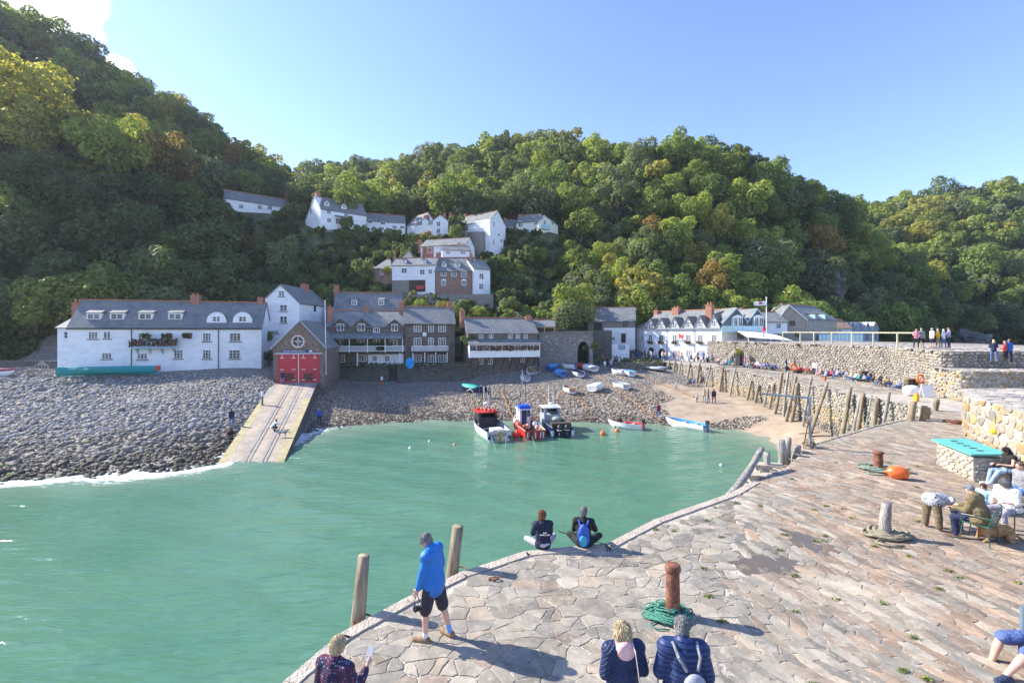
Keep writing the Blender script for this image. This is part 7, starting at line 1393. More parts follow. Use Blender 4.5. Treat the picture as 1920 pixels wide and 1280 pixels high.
root = near('woman with long dark hair, black top and light jeans sitting by the golden corner wall', (gJ.x, gJ.y, QZ), radians(80), J, [('person', skinparts(J), SKIN, .013, 0), ('hair', hair(J, 'long'), HAIRS['dark'], .012, .02), ('top', torso(J, .025)+arm(J, 0, .02, full=None), CM['black'], .016, .01), ('jeans', leg(J, 0, .016)+leg(J, 1, .016)+[ell(J['pel'], (.19, .15, .13))], CM['palejean'], .016, .01), ('shoe', shoe(J, 0, e=.012), CM['white'], .013, 0), ('shoe', shoe(J, 1, e=.012), CM['white'], .013, 0)]); face_bits(root, J, radians(80))
gM = G(1922, 955, QZ); chair((gM.x, gM.y, QZ+.02), radians(85), 'green metal chair under the person in bright blue jeans'); J = skel(h=1.76, **SITC)
root = near('person in bright blue jeans seated half out of view below the golden wall', (gM.x, gM.y, QZ), radians(85), J, [('person', skinparts(J), SKIN, .014, 0), ('hair', hair(J, 'short'), HAIRS['brown'], .014, .01), ('shirt', torso(J, .03, fat=1.15)+arm(J, 0, .02)+arm(J, 1, .02), CM['grey'], .018, .02), ('jeans', leg(J, 0, .022)+leg(J, 1, .022)+[ell(J['pel'], (.2, .16, .13))], cloth('bright_jean', (.07, .19, .42)), .016, .012), ('shoe', shoe(J, 0, e=.012), m_shoe, .013, 0), ('shoe', shoe(J, 1, e=.012), m_shoe, .013, 0)]); face_bits(root, J, radians(85))
gK = G(1848, 960, QZ); J = skel(h=1.25, pel=(0, 0, .36), lean=.2, legs=((1.5, .0, .12), (1.5, .1, .12)))
root = near('brown haired child in pale blue top sitting behind the flat cap man', (gK.x, gK.y, QZ), radians(110), J, [('person', skinparts(J), SKIN, .012, 0), ('hair', hair(J, 'short'), HAIRS['brown'], .011, .01), ('shirt', torso(J, .03)+arm(J, 0, .02)+arm(J, 1, .02), cloth('baby_blue', (.35, .52, .68)), .015, .015), ('shorts', leg(J, 0, .012)+leg(J, 1, .012), CM['denim'], .016, 0), ('shoe', shoe(J, 0, e=.01), m_shoe, .013, 0), ('shoe', shoe(J, 1, e=.01), m_shoe, .013, 0)]); face_bits(root, J, radians(110))
gL = G(1916, 905, QZ); J = skel(h=1.3, pel=(0, 0, .5), lean=.35, head=.3, legs=((1.5, .0, .12), (1.5, .1, .12)))
root = near('fair haired child in blue leaning toward the woman in black top', (gL.x, gL.y, QZ), radians(75), J, [('person', skinparts(J), SKIN, .013, 0), ('hair', hair(J, 'short'), HAIRS['blonde'], .012, .01), ('shirt', torso(J, .03)+arm(J, 0, .02)+arm(J, 1, .02), cloth('soft_blue', (.20, .30, .48)), .016, .015), ('trousers', leg(J, 0, .012)+leg(J, 1, .012), CM['denim'], .016, 0), ('shoe', shoe(J, 0, e=.01), m_shoe, .013, 0), ('shoe', shoe(J, 1, e=.01), m_shoe, .013, 0)]); face_bits(root, J, radians(75))
# N: knees and trainer in the lower right corner
J = skel(h=1.80, pel=(0, -.02, .42), lean=-.55, legs=((1.42, .85, .1), (1.48, .30, .25)), arms=(((-.3, .2, -1), (.2, .8, -.3)), ((.3, .2, -1), (-.2, .8, -.3)))); m_bsh = cloth('slate_blue_shorts', (.085, .13, .30))
root = near('bare kneed person in blue shorts and navy trainers seated at the bottom right corner', (7.98, 7.05, QZ), radians(92), J, [('person', skinparts(J), SKIN, .010, 0), ('hair', hair(J, 'short'), HAIRS['brown'], .014, 0), ('shirt', torso(J, .03)+arm(J, 0, .02)+arm(J, 1, .02), CM['navy'], .018, .02), ('shorts', leg(J, 0, .012, part='shorts')+leg(J, 1, .012, part='shorts')+[ell(J['pel'], (.19, .15, .13))], m_bsh, .012, .008), ('trainer', shoe(J, 0, e=.014), cloth('navy_mesh', (.03, .045, .09)), .010, .003), ('trainer', shoe(J, 1, e=.014), MATS['cloth_navy_mesh'], .010, .003)]); face_bits(root, J, radians(92))
for i in (0, 1):
 Rz = Matrix.Rotation(radians(92), 3, 'Z'); a_, b_ = [Rz@q+ORG[root] for q in (J['an'][i]+Vector((0, -.04, -.075)), J['toe'][i]+Vector((0, .0, -.035)))]; mb = MB(); me = blobmesh([cap(a_, .040, b_, .040)], .012, 1); me.transform(Matrix.Diagonal((1, 1, 1, 1))); me.transform(Matrix.Translation(-ORG[root])); me.materials.append(CM['white']); link('trainer_sole', me, root)
r_ = thing('wooden_stool', (8.1, 7.05, QZ), 'slatted stool under the person at the bottom right corner', 'stool'); mb = MB()
for k in range(4): mb.box((7.85+.12*k, 7.05, QZ+.34), (.10, .5, .04))
mb.build('seat', m_wood, r_)
for y in (6.8, 7.2): mb = MB(); mb.box((8.02, y, QZ+.16), (.45, .06, .32)); mb.build('leg', m_wood, r_)
g = G(1919, 1240, QZ); mb = MB(); mb.tube([(g.x, g.y, QZ), (g.x, g.y, QZ+.85)], .045, 12); tag(mb.build('steel_post', mat('blue_grey_steel', (.22, .30, .36), rough=.4, metal=.3)), 'short blue grey steel post at the right edge of the paving', 'post')
# golden dog lying under the chair
def fur(name, c): return mat(name, c, rough=.9, var=.3, scale=14, bump=1, bscale=60)
g = G(1866, 1012, QZ); o = Vector((g.x, g.y, QZ)); m_fur = fur('golden_fur', (.55, .31, .13))
P = [ell(o+Vector((0, .02, .24)), (.30, .16, .17)), ell(o+Vector((-.24, 0, .26)), (.15, .14, .18)), ell(o+Vector((.27, 0, .20)), (.16, .15, .18)), cap(o+Vector((-.30, 0, .34)), .09, o+Vector((-.42, -.02, .44)), .075), ell(o+Vector((-.47, -.03, .48)), (.10, .075, .08)), cap(o+Vector((-.53, -.04, .46)), .045, o+Vector((-.61, -.05, .43)), .034), cap(o+Vector((-.43, .07, .50)), .03, o+Vector((-.42, .09, .40)), .022), cap(o+Vector((-.43, -.11, .50)), .03, o+Vector((-.42, -.12, .40)), .022),
     cap(o+Vector((-.28, -.09, .18)), .055, o+Vector((-.30, -.12, .05)), .035), cap(o+Vector((-.30, -.12, .04)), .035, o+Vector((-.40, -.13, .03)), .032), cap(o+Vector((-.28, .09, .18)), .055, o+Vector((-.33, .10, .04)), .035), cap(o+Vector((.27, -.12, .2)), .09, o+Vector((.16, -.17, .10)), .055), cap(o+Vector((.16, -.17, .10)), .045, o+Vector((.28, -.18, .04)), .03), cap(o+Vector((.28, -.18, .035)), .032, o+Vector((.18, -.19, .03)), .03), cap(o+Vector((.25, .12, .2)), .09, o+Vector((.16, .15, .06)), .045), cap(o+Vector((.40, 0, .18)), .035, o+Vector((.56, -.08, .06)), .03), cap(o+Vector((.56, -.08, .06)), .03, o+Vector((.62, -.25, .04)), .02)]
me = blobmesh(P, .014, 2, wob=.02); me.materials.append(m_fur); me.transform(Matrix.Translation(-o)); d_ = link('dog', me); d_.location = o; ORG[d_] = o; tag(d_, 'golden shaggy dog resting under the flat cap man\'s chair', 'dog'); mb = MB(); mb.ell(o+Vector((-.645, -.052, .435)), (.014, .016, .012)); mb.build('nose', m_black, d_)
# black and white dog on the slipway
q = SL(.80, .80); o = Vector((q.x, q.y, q.z+.04)); P = [cap(o+Vector((-.28, 0, .42)), .13, o+Vector((.25, 0, .42)), .10), cap(o+Vector((.28, 0, .48)), .07, o+Vector((.42, 0, .62)), .06), ell(o+Vector((.47, 0, .64)), (.09, .065, .07)), cap(o+Vector((.53, 0, .62)), .035, o+Vector((.6, 0, .6)), .028), cap(o+Vector((-.3, 0, .45)), .03, o+Vector((-.5, 0, .3)), .02)]
for x, y in ((-.25, .07), (-.25, -.07), (.24, .07), (.24, -.07)): P += [cap(o+Vector((x, y, .38)), .06, o+Vector((x-(.05 if x < 0 else 0), y, .2)), .03), cap(o+Vector((x-(.05 if x < 0 else 0), y, .2)), .028, o+Vector((x, y, .03)), .028)]
me = blobmesh(P, .025, 1); me.materials.append(mat('black_white_fur', (.02, .02, .02), col2=(.5, .5, .5), scale=2.2, rough=.9)); me.transform(Matrix.Translation(-o)); d_ = link('dog', me); d_.location = o; tag(d_, 'black and white dog standing low on the slipway', 'dog')
# white dog at the water's edge
x, y, z = gp(1241, 788); o = Vector((x, y, z+.03)); P = [cap(o+Vector((-.22, 0, .36)), .12, o+Vector((.22, 0, .36)), .10), cap(o+Vector((.24, 0, .42)), .06, o+Vector((.38, 0, .5)), .06), cap(o+Vector((.40, 0, .5)), .05, o+Vector((.5, 0, .46)), .03), cap(o+Vector((-.24, 0, .4)), .025, o+Vector((-.42, 0, .5)), .02)]
for x_, y_ in ((-.2, .06), (-.2, -.06), (.2, .06), (.2, -.06)): P += [cap(o+Vector((x_, y_, .3)), .05, o+Vector((x_, y_, .03)), .028)]
me = blobmesh(P, .025, 1); me.materials.append(fur('white_fur', (.65, .62, .58))); me.transform(Matrix.Translation(-o)); d_ = link('dog', me); d_.location = o; tag(d_, 'white dog at the edge of the water beside the person in maroon', 'dog')
# ---------------------------------------------------------------- quayside objects
m_post, n, b = newmat('weathered_pile'); t = nd(n, 'ShaderNodeTexCoord'); mp = nd(n, 'ShaderNodeMapping'); mp.inputs['Scale'].default_value = (6, 6, .7); lk(n, t.outputs['Object'], mp.inputs[0])
no = nd(n, 'ShaderNodeTexNoise', Scale=1.5, Detail=9.0, Roughness=.7); lk(n, mp.outputs[0], no.inputs['Vector']); n2 = nd(n, 'ShaderNodeTexNoise', Scale=2.0, Detail=4.0); lk(n, t.outputs['Object'], n2.inputs['Vector'])
c_ = ramp(n, no.outputs['Fac'], [(.28, (.09, .07, .05)), (.48, (.27, .22, .16)), (.62, (.36, .30, .22)), (.8, (.46, .41, .33))]); lk(n, mixc(n, .7, c_, ramp(n, n2.outputs['Fac'], [(.35, (.72, .62, .5)), (.6, (1, .96, .9))]), 'MULTIPLY'), b.inputs['Base Color']); b.inputs['Roughness'].default_value = .9
bp = nd(n, 'ShaderNodeBump', Strength=1.0, Distance=.02); lk(n, no.outputs['Fac'], bp.inputs['Height']); lk(n, bp.outputs[0], b.inputs['Normal'])
m_rust, n, b = newmat('rusty_iron'); t = nd(n, 'ShaderNodeTexCoord'); no = nd(n, 'ShaderNodeTexNoise', Scale=9.0, Detail=9.0, Roughness=.7); lk(n, t.outputs['Object'], no.inputs['Vector']); lk(n, ramp(n, no.outputs['Fac'], [(.3, (.06, .025, .018)), (.48, (.17, .065, .035)), (.62, (.27, .12, .07)), (.78, (.38, .28, .24))]), b.inputs['Base Color']); b.inputs['Roughness'].default_value = .8; bp = nd(n, 'ShaderNodeBump', Strength=1.0, Distance=.012); lk(n, no.outputs['Fac'], bp.inputs['Height']); lk(n, bp.outputs[0], b.inputs['Normal'])
m_post2 = mat('grey_oak', (.33, .30, .27), rough=.9, var=.35, scale=7, bump=1, bscale=26, stretch=(1, 1, .12))
def log(name, a, b2, r, mt, label, cat, group=None, seed=0, seg=14):
 a, b2 = Vector(a), Vector(b2); d = b2-a; rr = random.Random(seed); n_ = 14; x = d.orthogonal().normalized(); y = d.cross(x).normalized(); bend = r*.35; mb = MB(); vs = [];
 for i in range(n_):
  t_ = i/(n_-1); c = a+d*t_+x*bend*sin(t_*3+seed)+y*bend*.6*sin(t_*5+seed*2); R = r*(1.12-.18*t_)*(1+.06*sin(t_*17+seed));
  if i == n_-1: R *= .90
  vs += [c+(x*cos(2*pi*k/seg)+y*sin(2*pi*k/seg))*R*(1+.06*sin(k*2.1+seed)+.04*sin(k*5+t_*7)+rr.uniform(-.02, .02)) for k in range(seg)]
 fs = [(i*seg+k, i*seg+(k+1) % seg, (i+1)*seg+(k+1) % seg, (i+1)*seg+k) for i in range(n_-1) for k in range(seg)]
 top = a+d*1.0; vs.append(top+d.normalized()*-.01); tc_ = len(vs)-1
 fs += [((n_-1)*seg+k, (n_-1)*seg+(k+1) % seg, tc_) for k in range(seg)]+[tuple(range(seg-1, -1, -1))]
 mb.add(vs, fs); o = mb.build(name, mt, None, smooth=True); tag(o, label, cat, group); return o
z0 = -1.5
log('mooring_post', (-3.35, 8.05, z0), (-2.68, 8.62, QZ+.98), .125, m_post, 'leaning bark-brown timber mooring post left of the man in blue', 'mooring post', 'timber posts on the quay edge', 1)
log('mooring_post', (-1.95, 10.05, z0), (-1.13, 10.20, QZ+.86), .14, m_post, 'upright split-topped timber mooring post right of the man in blue', 'mooring post', 'timber posts on the quay edge', 2)
for (x, y, sx, lab) in ((-2.68, 8.42, 1, 'rusty iron strap around the post left of the man in blue'), (-1.15, 10.16, 1, 'rusty iron bracket around the post right of the man in blue')):
 mb = MB(); mb.tube([(x+.165*cos(a), y+.165*sin(a), QZ-.10+.02*sin(a)) for a in [2*pi*k/14 for k in range(14)]], .018, 6, closed=True); mb.tube([(x+.15, y-.05, QZ-.08), (x+.45, y-.32, QZ-.02)], .018, 6); tag(mb.build('iron_strap', m_rust), lab, 'iron strap')
def bollard(px, pyb, h, r, label, mt, cat='bollard', top=True):
 g = G(px, pyb, QZ); mb = MB(); prof = [(r*1.05, -.05), (r*1.02, .1), (r*.96, h*.55), (r*.92, h*.80), (r*.94, h*.84), (r*1.10, h*.87), (r*1.12, h*.93), (r*1.02, h*.97), (r*.8, h*.992), (r*.35, h*1.0), (.001, h*1.0)] if top else [(r, -.05), (r*.98, h*.4), (r*.97, h*.7), (r*.95, h*.97), (r*.9, h)]
 mb.lathe((g.x, g.y+r, QZ), prof, 22); return tag(mb.build('bollard', mt, smooth=True), label, cat, 'bollards on the quay'), g
_, gb1 = bollard(1266, 1161, .93, .125, 'tall rusty iron bollard with green rope heaped around its foot', m_rust)
_, gb2 = bollard(1653, 884, .72, .155, 'rusty iron bollard beside the orange float', m_rust)
gq = G(1668, 1008, QZ); log('bollard', (gq.x, gq.y+.1, QZ-.05), (gq.x-.03, gq.y+.1, QZ+.83), .118, m_post2, 'grey cracked oak bollard circled by thick old rope', 'bollard', 'bollards on the quay', 3)
def ropeheap(name, c, R, n_, r, mt, label, seed, squash=1.0, hmax=.16, inner=.15, noisy=.25):
 rr = random.Random(seed); mb = MB()
 for k in range(n_):
  R0 = inner+(R-inner)*rr.random(); ox, oy = rr.uniform(-.12, .12)*R, rr.uniform(-.12, .12)*R; ph = rr.random()*6.3; z_ = r+hmax*(1-R0/R)*rr.random()+rr.random()*hmax*.3; el = 1+rr.uniform(-.2, .2)
  pts = [(c[0]+ox+R0*el*cos(a)*(1+noisy*.3*sin(3*a+ph)), c[1]+oy+R0*squash*sin(a)*(1+noisy*.3*cos(2*a+ph)), c[2]+max(r, z_+.02*sin(4*a+ph))) for a in [2*pi*q/26 for q in range(26)]]
  mb.tube(pts, r, 6, closed=True)
 a = [Vector((c[0]-R*.8, c[1]-R*.5, c[2]+r)), Vector((c[0]-R*1.25, c[1]-R*.8, c[2]+r)), Vector((c[0]-R*1.0, c[1]-R*1.15, c[2]+r)), Vector((c[0]-R*.3, c[1]-R*1.25, c[2]+r))]; mb.tube(a, r, 6)
 return tag(mb.build(name, mt, smooth=True), label, 'rope')
m_grope = mat('green_rope', (.12, .42, .30), rough=.8, var=.3, scale=20, bump=1, bscale=90); m_orope = mat('old_rope', (.40, .35, .24), rough=.95, var=.35, scale=12, bump=1, bscale=60); m_prope = mat('pale_green_rope', (.33, .46, .36), rough=.9, var=.3, scale=18, bump=1, bscale=80)
ropeheap('rope_coil', (gb1.x-.10, gb1.y+.08, QZ+.02), .33, 30, .012, m_grope, 'tangled heap of bright green rope around the tall rusty bollard', 3, .9, .20, .15, 1.2)
ropeheap('rope_coil', (gb2.x-.05, gb2.y+.15, QZ+.02), .55, 16, .022, m_prope, 'pale green rope coiled around the bollard beside the orange float', 4, .85, .18, .2)
ropeheap('rope_coil', (gq.x+.05, gq.y+.08, QZ+.02), .52, 15, .030, m_orope, 'thick old tan rope coiled around the grey oak bollard', 5, .8, .14, .16)
g = G(1692, 901, QZ); mb = MB(); m_org = mat('orange_buoy', (.80, .16, .03), rough=.4, var=.12, scale=5, col2=(.62, .10, .02)); M_ = Matrix.Rotation(radians(-22), 3, 'Z')@Matrix.Rotation(radians(90), 3, 'Y')
mb.lathe((g.x-.28, g.y+.32, QZ+.22), [(.02, -.08), (.05, -.06), (.06, 0), (.15, .05), (.21, .16), (.225, .35), (.20, .5), (.12, .60), (.05, .64), (.01, .645)], 20, M_); tag(mb.build('float', m_org, smooth=True), 'large orange oval float lying beside a rusty bollard', 'float')
# the steps, rails and short posts of the landing
def stone_block(mb, a, b2, w_, h_): a, b2 = Vector(a), Vector(b2); d = (b2-a).normalized(); n_ = Vector((-d.y, d.x, 0)); mb.prism([a-n_*w_/2, b2-n_*w_/2, b2+n_*w_/2, a+n_*w_/2], (0, 0, h_))
r_ = thing('landing_steps', (7.2, 15.6, QZ-1), 'buff stone landing steps descending to the water beside the slanted timber', 'steps')
for i in range(5):
 mb = MB(); a = Vector((9.95-.58*i, 18.15-.66*i, QZ-.22-.19*i)); stone_block(mb, a+Vector((-.55, .10, 0)), a+Vector((.45, -.12, 0)), .50, .18); mb.build('step', m_cope, r_)
 mb = MB(); mb.box((a.x-.05, a.y, (a.z-1)/2), (.9, .5, a.z+1)); mb.build('step_base', m_wmort, r_)
log('fender_timber', (6.75, 14.85, QZ-.35), (9.35, 17.55, QZ+.66), .115, m_post2, 'long grey timber slanting up beside the landing steps', 'timber', None, 6)
for px, py, h, r, lab in ((1437, 868, .40, .12, 'short post at the head of the slanting timber'), (1465, 852, .62, .17, 'stubby timber post, left one of the pair by the davit'), (1476, 848, .62, .13, 'stubby timber post, right one of the pair by the davit'), (1492, 846, .26, .16, 'low sawn timber stump left of the davit')):
 g = G(px, py, QZ); log('quay_post', (g.x, g.y, QZ-1.2), (g.x+.03, g.y, QZ+h), r, m_post2, lab, 'mooring post', 'short posts by the davit', px)
m_dav = mat('galvanised_davit', (.28, .36, .42), rough=.5, var=.25, scale=6, metal=.4, col2=(.20, .15, .13))
g = G(1519, 840, QZ); r_ = thing('davit', (g.x, g.y, QZ), 'slender blue grey steel davit with one arm over the sand', 'davit'); o = Vector((g.x, g.y, QZ)); H_ = 2.18
mb = MB(); mb.tube([o, o+Vector((-.02, 0, H_))], .055, 8); mb.build('pole', m_dav, r_); mb = MB(); mb.tube([o+Vector((.06, 0, H_)), o+Vector((-1.85, .5, H_+.12))], .045, 8); mb.build('arm', m_dav, r_); mb = MB(); mb.tube([o+Vector((-.02, 0, H_*.62)), o+Vector((-.72, .18, H_+.02))], .03, 6); mb.build('brace', m_dav, r_)
mb = MB(); mb.tube([o+Vector((-.45, .05, .62)), o+Vector((.4, -.05, .70))], .02, 6); mb.tube([o+Vector((-.3, 0, 0)), o+Vector((-.05, 0, 1.3))], .025, 6); mb.build('handle', m_rust, r_)
ropeheap('rope_coil', (o.x+.1, o.y+.2, QZ+.02), .35, 9, .02, m_orope, 'brown rope wound at the foot of the davit', 8, .9, .4, .1)
# teal topped stone bench locker
A = Vector((16.2, 17.9, QZ)); B = Vector((15.58, 15.85, QZ));
r_ = thing('stone_locker', ((A.x+B.x)/2, (A.y+B.y)/2, QZ), 'stone built locker with a slatted teal lid against the golden wall', 'locker')
d = (B-A).normalized(); n_ = Vector((d.y, -d.x, 0)); n_ = n_ if n_.x > 0 else -n_; wd = .95;
mb = MB(); mb.prism([A, B, B+n_*wd, A+n_*wd], (0, 0, .82)); mb.build('core', m_wmort, r_)
f, L = wallmap([(A.x+n_.x*wd, A.y+n_.y*wd), (A.x, A.y), (B.x, B.y), (B.x+n_.x*wd, B.y+n_.y*wd)], QZ+.8, QZ); o_ = stones('stone_face', cells(0, L, QZ, QZ+.84, .34, .12, .7, 51), f if False else (lambda u, v, h: f(u, v, -h)), .018, .04, pick([(.50, .44, .35), (.46, .38, .26), (.40, .36, .30), (.52, .48, .41)]), m_wallst, None, rnd=1, dome=1); o_.parent = r_; o_.location = -ORG[r_]
m_teal = mat('teal_paint', (.12, .43, .37), rough=.5, var=.1, scale=2); mb = MB(); z_ = QZ+.86
mb.prism([A-n_*.12-d*.1+Vector((0, 0, .90)), B-n_*.12+d*.12+Vector((0, 0, .90)), B+n_*(wd)+d*.12+Vector((0, 0, .98)), A+n_*(wd)-d*.1+Vector((0, 0, .98))], (0, 0, .06)); lid = mb.build('lid', m_teal, r_)
for k in range(5): q = A.lerp(B, .16+.17*k)+n_*(wd*.45); mb = MB(); mb.box(q+Vector((0, 0, .995+.0)), (.30, .12, .02), atan2(n_.y, n_.x)); mb.build('hand_slot', m_black, lid)
# lobster pots, lifebuoys, barrel, board, cone
m_net = mat('pot_netting', (.22, .17, .12), rough=.95, var=.5, scale=20, bump=1, bscale=60)
def pots(px, py, rows, lab, w_=.75):
 x, y, z = onwall(px, py)
 for k in range(rows):
  r = thing('lobster_pot', (x, y, QZ+k*.24), f'netted lobster pot, {ORDN[k]} from the bottom of the {lab}', 'lobster pot', 'stacked lobster pots'); mb = MB(); mb.box((x, y, QZ+k*.24+.02), (w_, .5, .04)); mb.build('base', m_wood, r)
  mb = MB();
  for xx in (-w_/2+.03, 0, w_/2-.03): mb.tube([(x+xx, y-.22, QZ+k*.24+.04), (x+xx, y-.2, QZ+k*.24+.17), (x+xx, y-.08, QZ+k*.24+.22), (x+xx, y+.08, QZ+k*.24+.22), (x+xx, y+.2, QZ+k*.24+.17), (x+xx, y+.22, QZ+k*.24+.04)], .015, 5)
  mb.box((x, y, QZ+k*.24+.13), (w_*.94, .40, .15)); mb.build('netting', m_net, r)
pots(1619.5, 712, 4, 'left stack by the wall'); pots(1628, 712, 3, 'second stack by the wall', .5); pots(1705, 730, 4, 'dark stack beside the white barrel', .6); pots(1713, 730, 4, 'grey stack nearest the sign board', .45)
m_oring = mat('lifebuoy_orange', (.85, .17, .03), rough=.45, var=.05)
for (px, py, h_, lab) in ((1487, 712, 1.35, 'orange lifebuoy on a tall timber post among seated people'), (1725, 733, 1.05, 'orange lifebuoy hanging behind the white sign board')):
 x, y, z = onwall(px, py); r = thing('lifebuoy_post', (x, y, QZ), lab, 'lifebuoy'); mb = MB(); mb.tube([(x, y+.05, QZ), (x, y+.05, QZ+h_)], .05, 6); mb.build('post', m_post2, r); mb = MB(); mb.tube([(x+.28*cos(a), y-.04, QZ+h_-.02+.33*sin(a)) for a in [2*pi*k/16 for k in range(16)]], .085, 8, closed=True); mb.build('ring', m_oring, r, smooth=True)
x, y, z = onwall(1708, 742); mb = MB(); mb.lathe((x-.45, y, QZ+.42), [(.05, -.02), (.32, .02), (.40, .2), (.43, .5), (.40, .8), (.32, .98), (.05, 1.02)], 16, Matrix.Rotation(pi/2, 3, 'Y')); tag(mb.build('barrel', m_paint, smooth=True), 'white plastic barrel on its side next to the sign board', 'barrel')
x, y, z = onwall(1730, 745); r = thing('sign_board', (x, y, QZ), 'white folding sign board standing beside the barrel', 'sign board')
for sg in (-1, 1): mb = MB(); q0, q1 = Vector((x-.1, y+.2*sg, QZ+.05)), Vector((x-.1, y, QZ+.95)); mb.hexa([q0, q0+Vector((.85, -.1, 0)), q0+Vector((.85, -.07, 0)), q0+Vector((0, .03, 0)), q1, q1+Vector((.85, -.1, 0)), q1+Vector((.85, -.07, 0)), q1+Vector((0, .03, 0))]); mb.build('panel', m_paint, r)
x, y, z = gp(1718, 752, 22, 60, lambda X, Y: QZ+0*X); mb = MB(); mb.box((x, y, QZ+.25), (.28, .22, .5), .3); mb.tube([(x, y, QZ+.5), (x, y, QZ+.62)], .05, 8); tag(mb.build('yellow_bin', mat('yellow_plastic', (.75, .38, .02), rough=.4, var=.05)), 'small bright yellow bin on the quay before the sign board', 'bin')
x, y, z = onwall(1546, 714); mb = MB(); mb.lathe((x, y, QZ), [(.22, 0), (.22, .04), (.14, .05), (.03, .5), (.02, .51)], 12); tag(mb.build('traffic_cone', mat('cone_orange', (.8, .12, .04))), 'small orange cone in front of the seated people', 'cone')
# chain pile beyond the landing
x, y, z = gp(1788, 792, 20, 40, lambda X, Y: QZ+0*X); ropeheap('chain_heap', (x, y, QZ+.01), .5, 9, .035, m_rust, 'rusty chain heap on the paving before the stepped wall', 9, .6, .14, .1)
mb = MB(); q = Vector((20.5, 20.0, 5.7)); mb.ell(q, (.13, .13, .10)); mb.tube([q, q+Vector((.05, .0, .5))], .015, 5); tag(mb.build('yellow_float', mat('yellow_buoy', (.85, .62, .02), rough=.4)), 'small yellow float hanging on the golden corner wall', 'float')
g = G(928, 1088, QZ); mb = MB(); mb.tube([(g.x+.07*cos(a), g.y+.05*sin(a), QZ+.05+.02*cos(a)) for a in [2*pi*k/12 for k in range(12)]], .018, 6, closed=True); mb.box((g.x-.08, g.y+.02, QZ+.03), (.1, .08, .04)); tag(mb.build('mooring_ring', m_rust), 'small rusty mooring ring set in the paving behind the man in blue', 'mooring ring')
# handrail on the upper wall
m_rl = mat('rail_timber', (.50, .46, .33), rough=.85, var=.2, scale=4)
PXR = [(1467.5, 650), (1500.5, 650.5), (1526, 651), (1559.5, 652), (1597.5, 653), (1637.5, 654), (1682.5, 655.5), (1726, 656)]
r = thing('handrail', tuple(G(1467.5, 650, 8.42)), 'pale timber handrail along the top of the high harbour wall', 'handrail'); tops = []
for px, py in PXR:
 Yr = 33.5 if px > 1720 else None; X_ = 34.6-.0*px; ww = [(32.0, 72), (34.9, 62), (35.1, 56), (34.3, 51)]; q = G(px, py, 8.53);
 Yq = np.interp(px, [1467, 1500, 1526, 1560, 1598, 1638, 1683, 1727], [61.4, 58.8, 56.6, 54.6, 52.2, 49, 45.8, 42]); q = C(px, HY, Yq); q.z = 8.38; mb = MB(); mb.tube([q, q+Vector((0, 0, 1.42))], .075, 6); mb.build('post', m_rl, r); tops.append(q+Vector((0, 0, 1.42)))
for a, b2 in zip(tops[:-1], tops[1:]): mb = MB(); mb.tube([a, b2], .07, 6); mb.build('rail', m_rl, r)
# flagpole and flag
f_ = C(1437, 640, 71); r = thing('flagpole', (f_.x, f_.y, 8), 'tall white flagpole with white flag beside the harbour wing', 'flagpole'); zt = C(1437, 559, 71).z; mb = MB(); mb.tube([(f_.x, f_.y, 6), (f_.x, f_.y, zt)], [.10, .06], 10); mb.ell((f_.x, f_.y, zt+.08), (.13, .13, .1)); mb.build('pole', m_paint, r)
fl = MB(); za = C(1437, 565, 71).z; nx_ = 9; V = [];
for i in range(nx_):
 for z_ in (za-.62, za): V.append(Vector((f_.x-.08-1.75*i/(nx_-1), f_.y+.16*sin(i*1.1), z_+.05*sin(i*.9))))
for y_ in (0, .02): fl.add([v+Vector((0, y_, 0)) for v in V], [(2*i, 2*i+1, 2*i+3, 2*i+2) for i in range(nx_-1)])
F_ = fl.build('flag', m_paint, r); mb = MB(); c0 = Vector((f_.x-.98, f_.y-.16, za-.28)); m_ens = mat('ensign_red', (.55, .03, .06)); mb.box(c0, (.75, .02, .10)); mb.box(c0+Vector((0, -.012, 0)), (.10, .02, .48)); mb.build('cross', m_ens, F_); mb = MB()
for sx in (-1, 1): mb.box(c0+Vector((sx*.2, -.02, .1*sx)), (.2, .02, .07)); mb.box(c0+Vector((sx*.2, -.02, -.1*sx)), (.2, .02, .07))
mb.build('anchor_mark', m_navy, F_)
mb = MB(); q = C(1433, 618, 70); r = thing('hanging_sign', tuple(q), 'small red and white hanging sign left of the flagpole', 'sign'); mb.box(q, (.5, .08, .85)); mb.build('board', m_lion, r); mb = MB(); mb.tube([q-Vector((0, -.1, 3.3)), q+Vector((0, .1, .5))], .06, 6); mb.build('post', m_wood, r); mb = MB(); mb.box(q-Vector((0, .05, .3)), (.34, .04, .2)); mb.build('letter_panel', m_paint, r)
# boathouse flagpole (thin white)
f_ = C(611.5, 688, 61); mb = MB(); mb.tube([(f_.x, f_.y, f_.z-1), (f_.x-.15, f_.y, C(604, 562, 61).z)], .055, 8); tag(mb.build('white_pole', m_paint), 'thin white pole at the corner of boathouse and gabled terrace', 'pole')
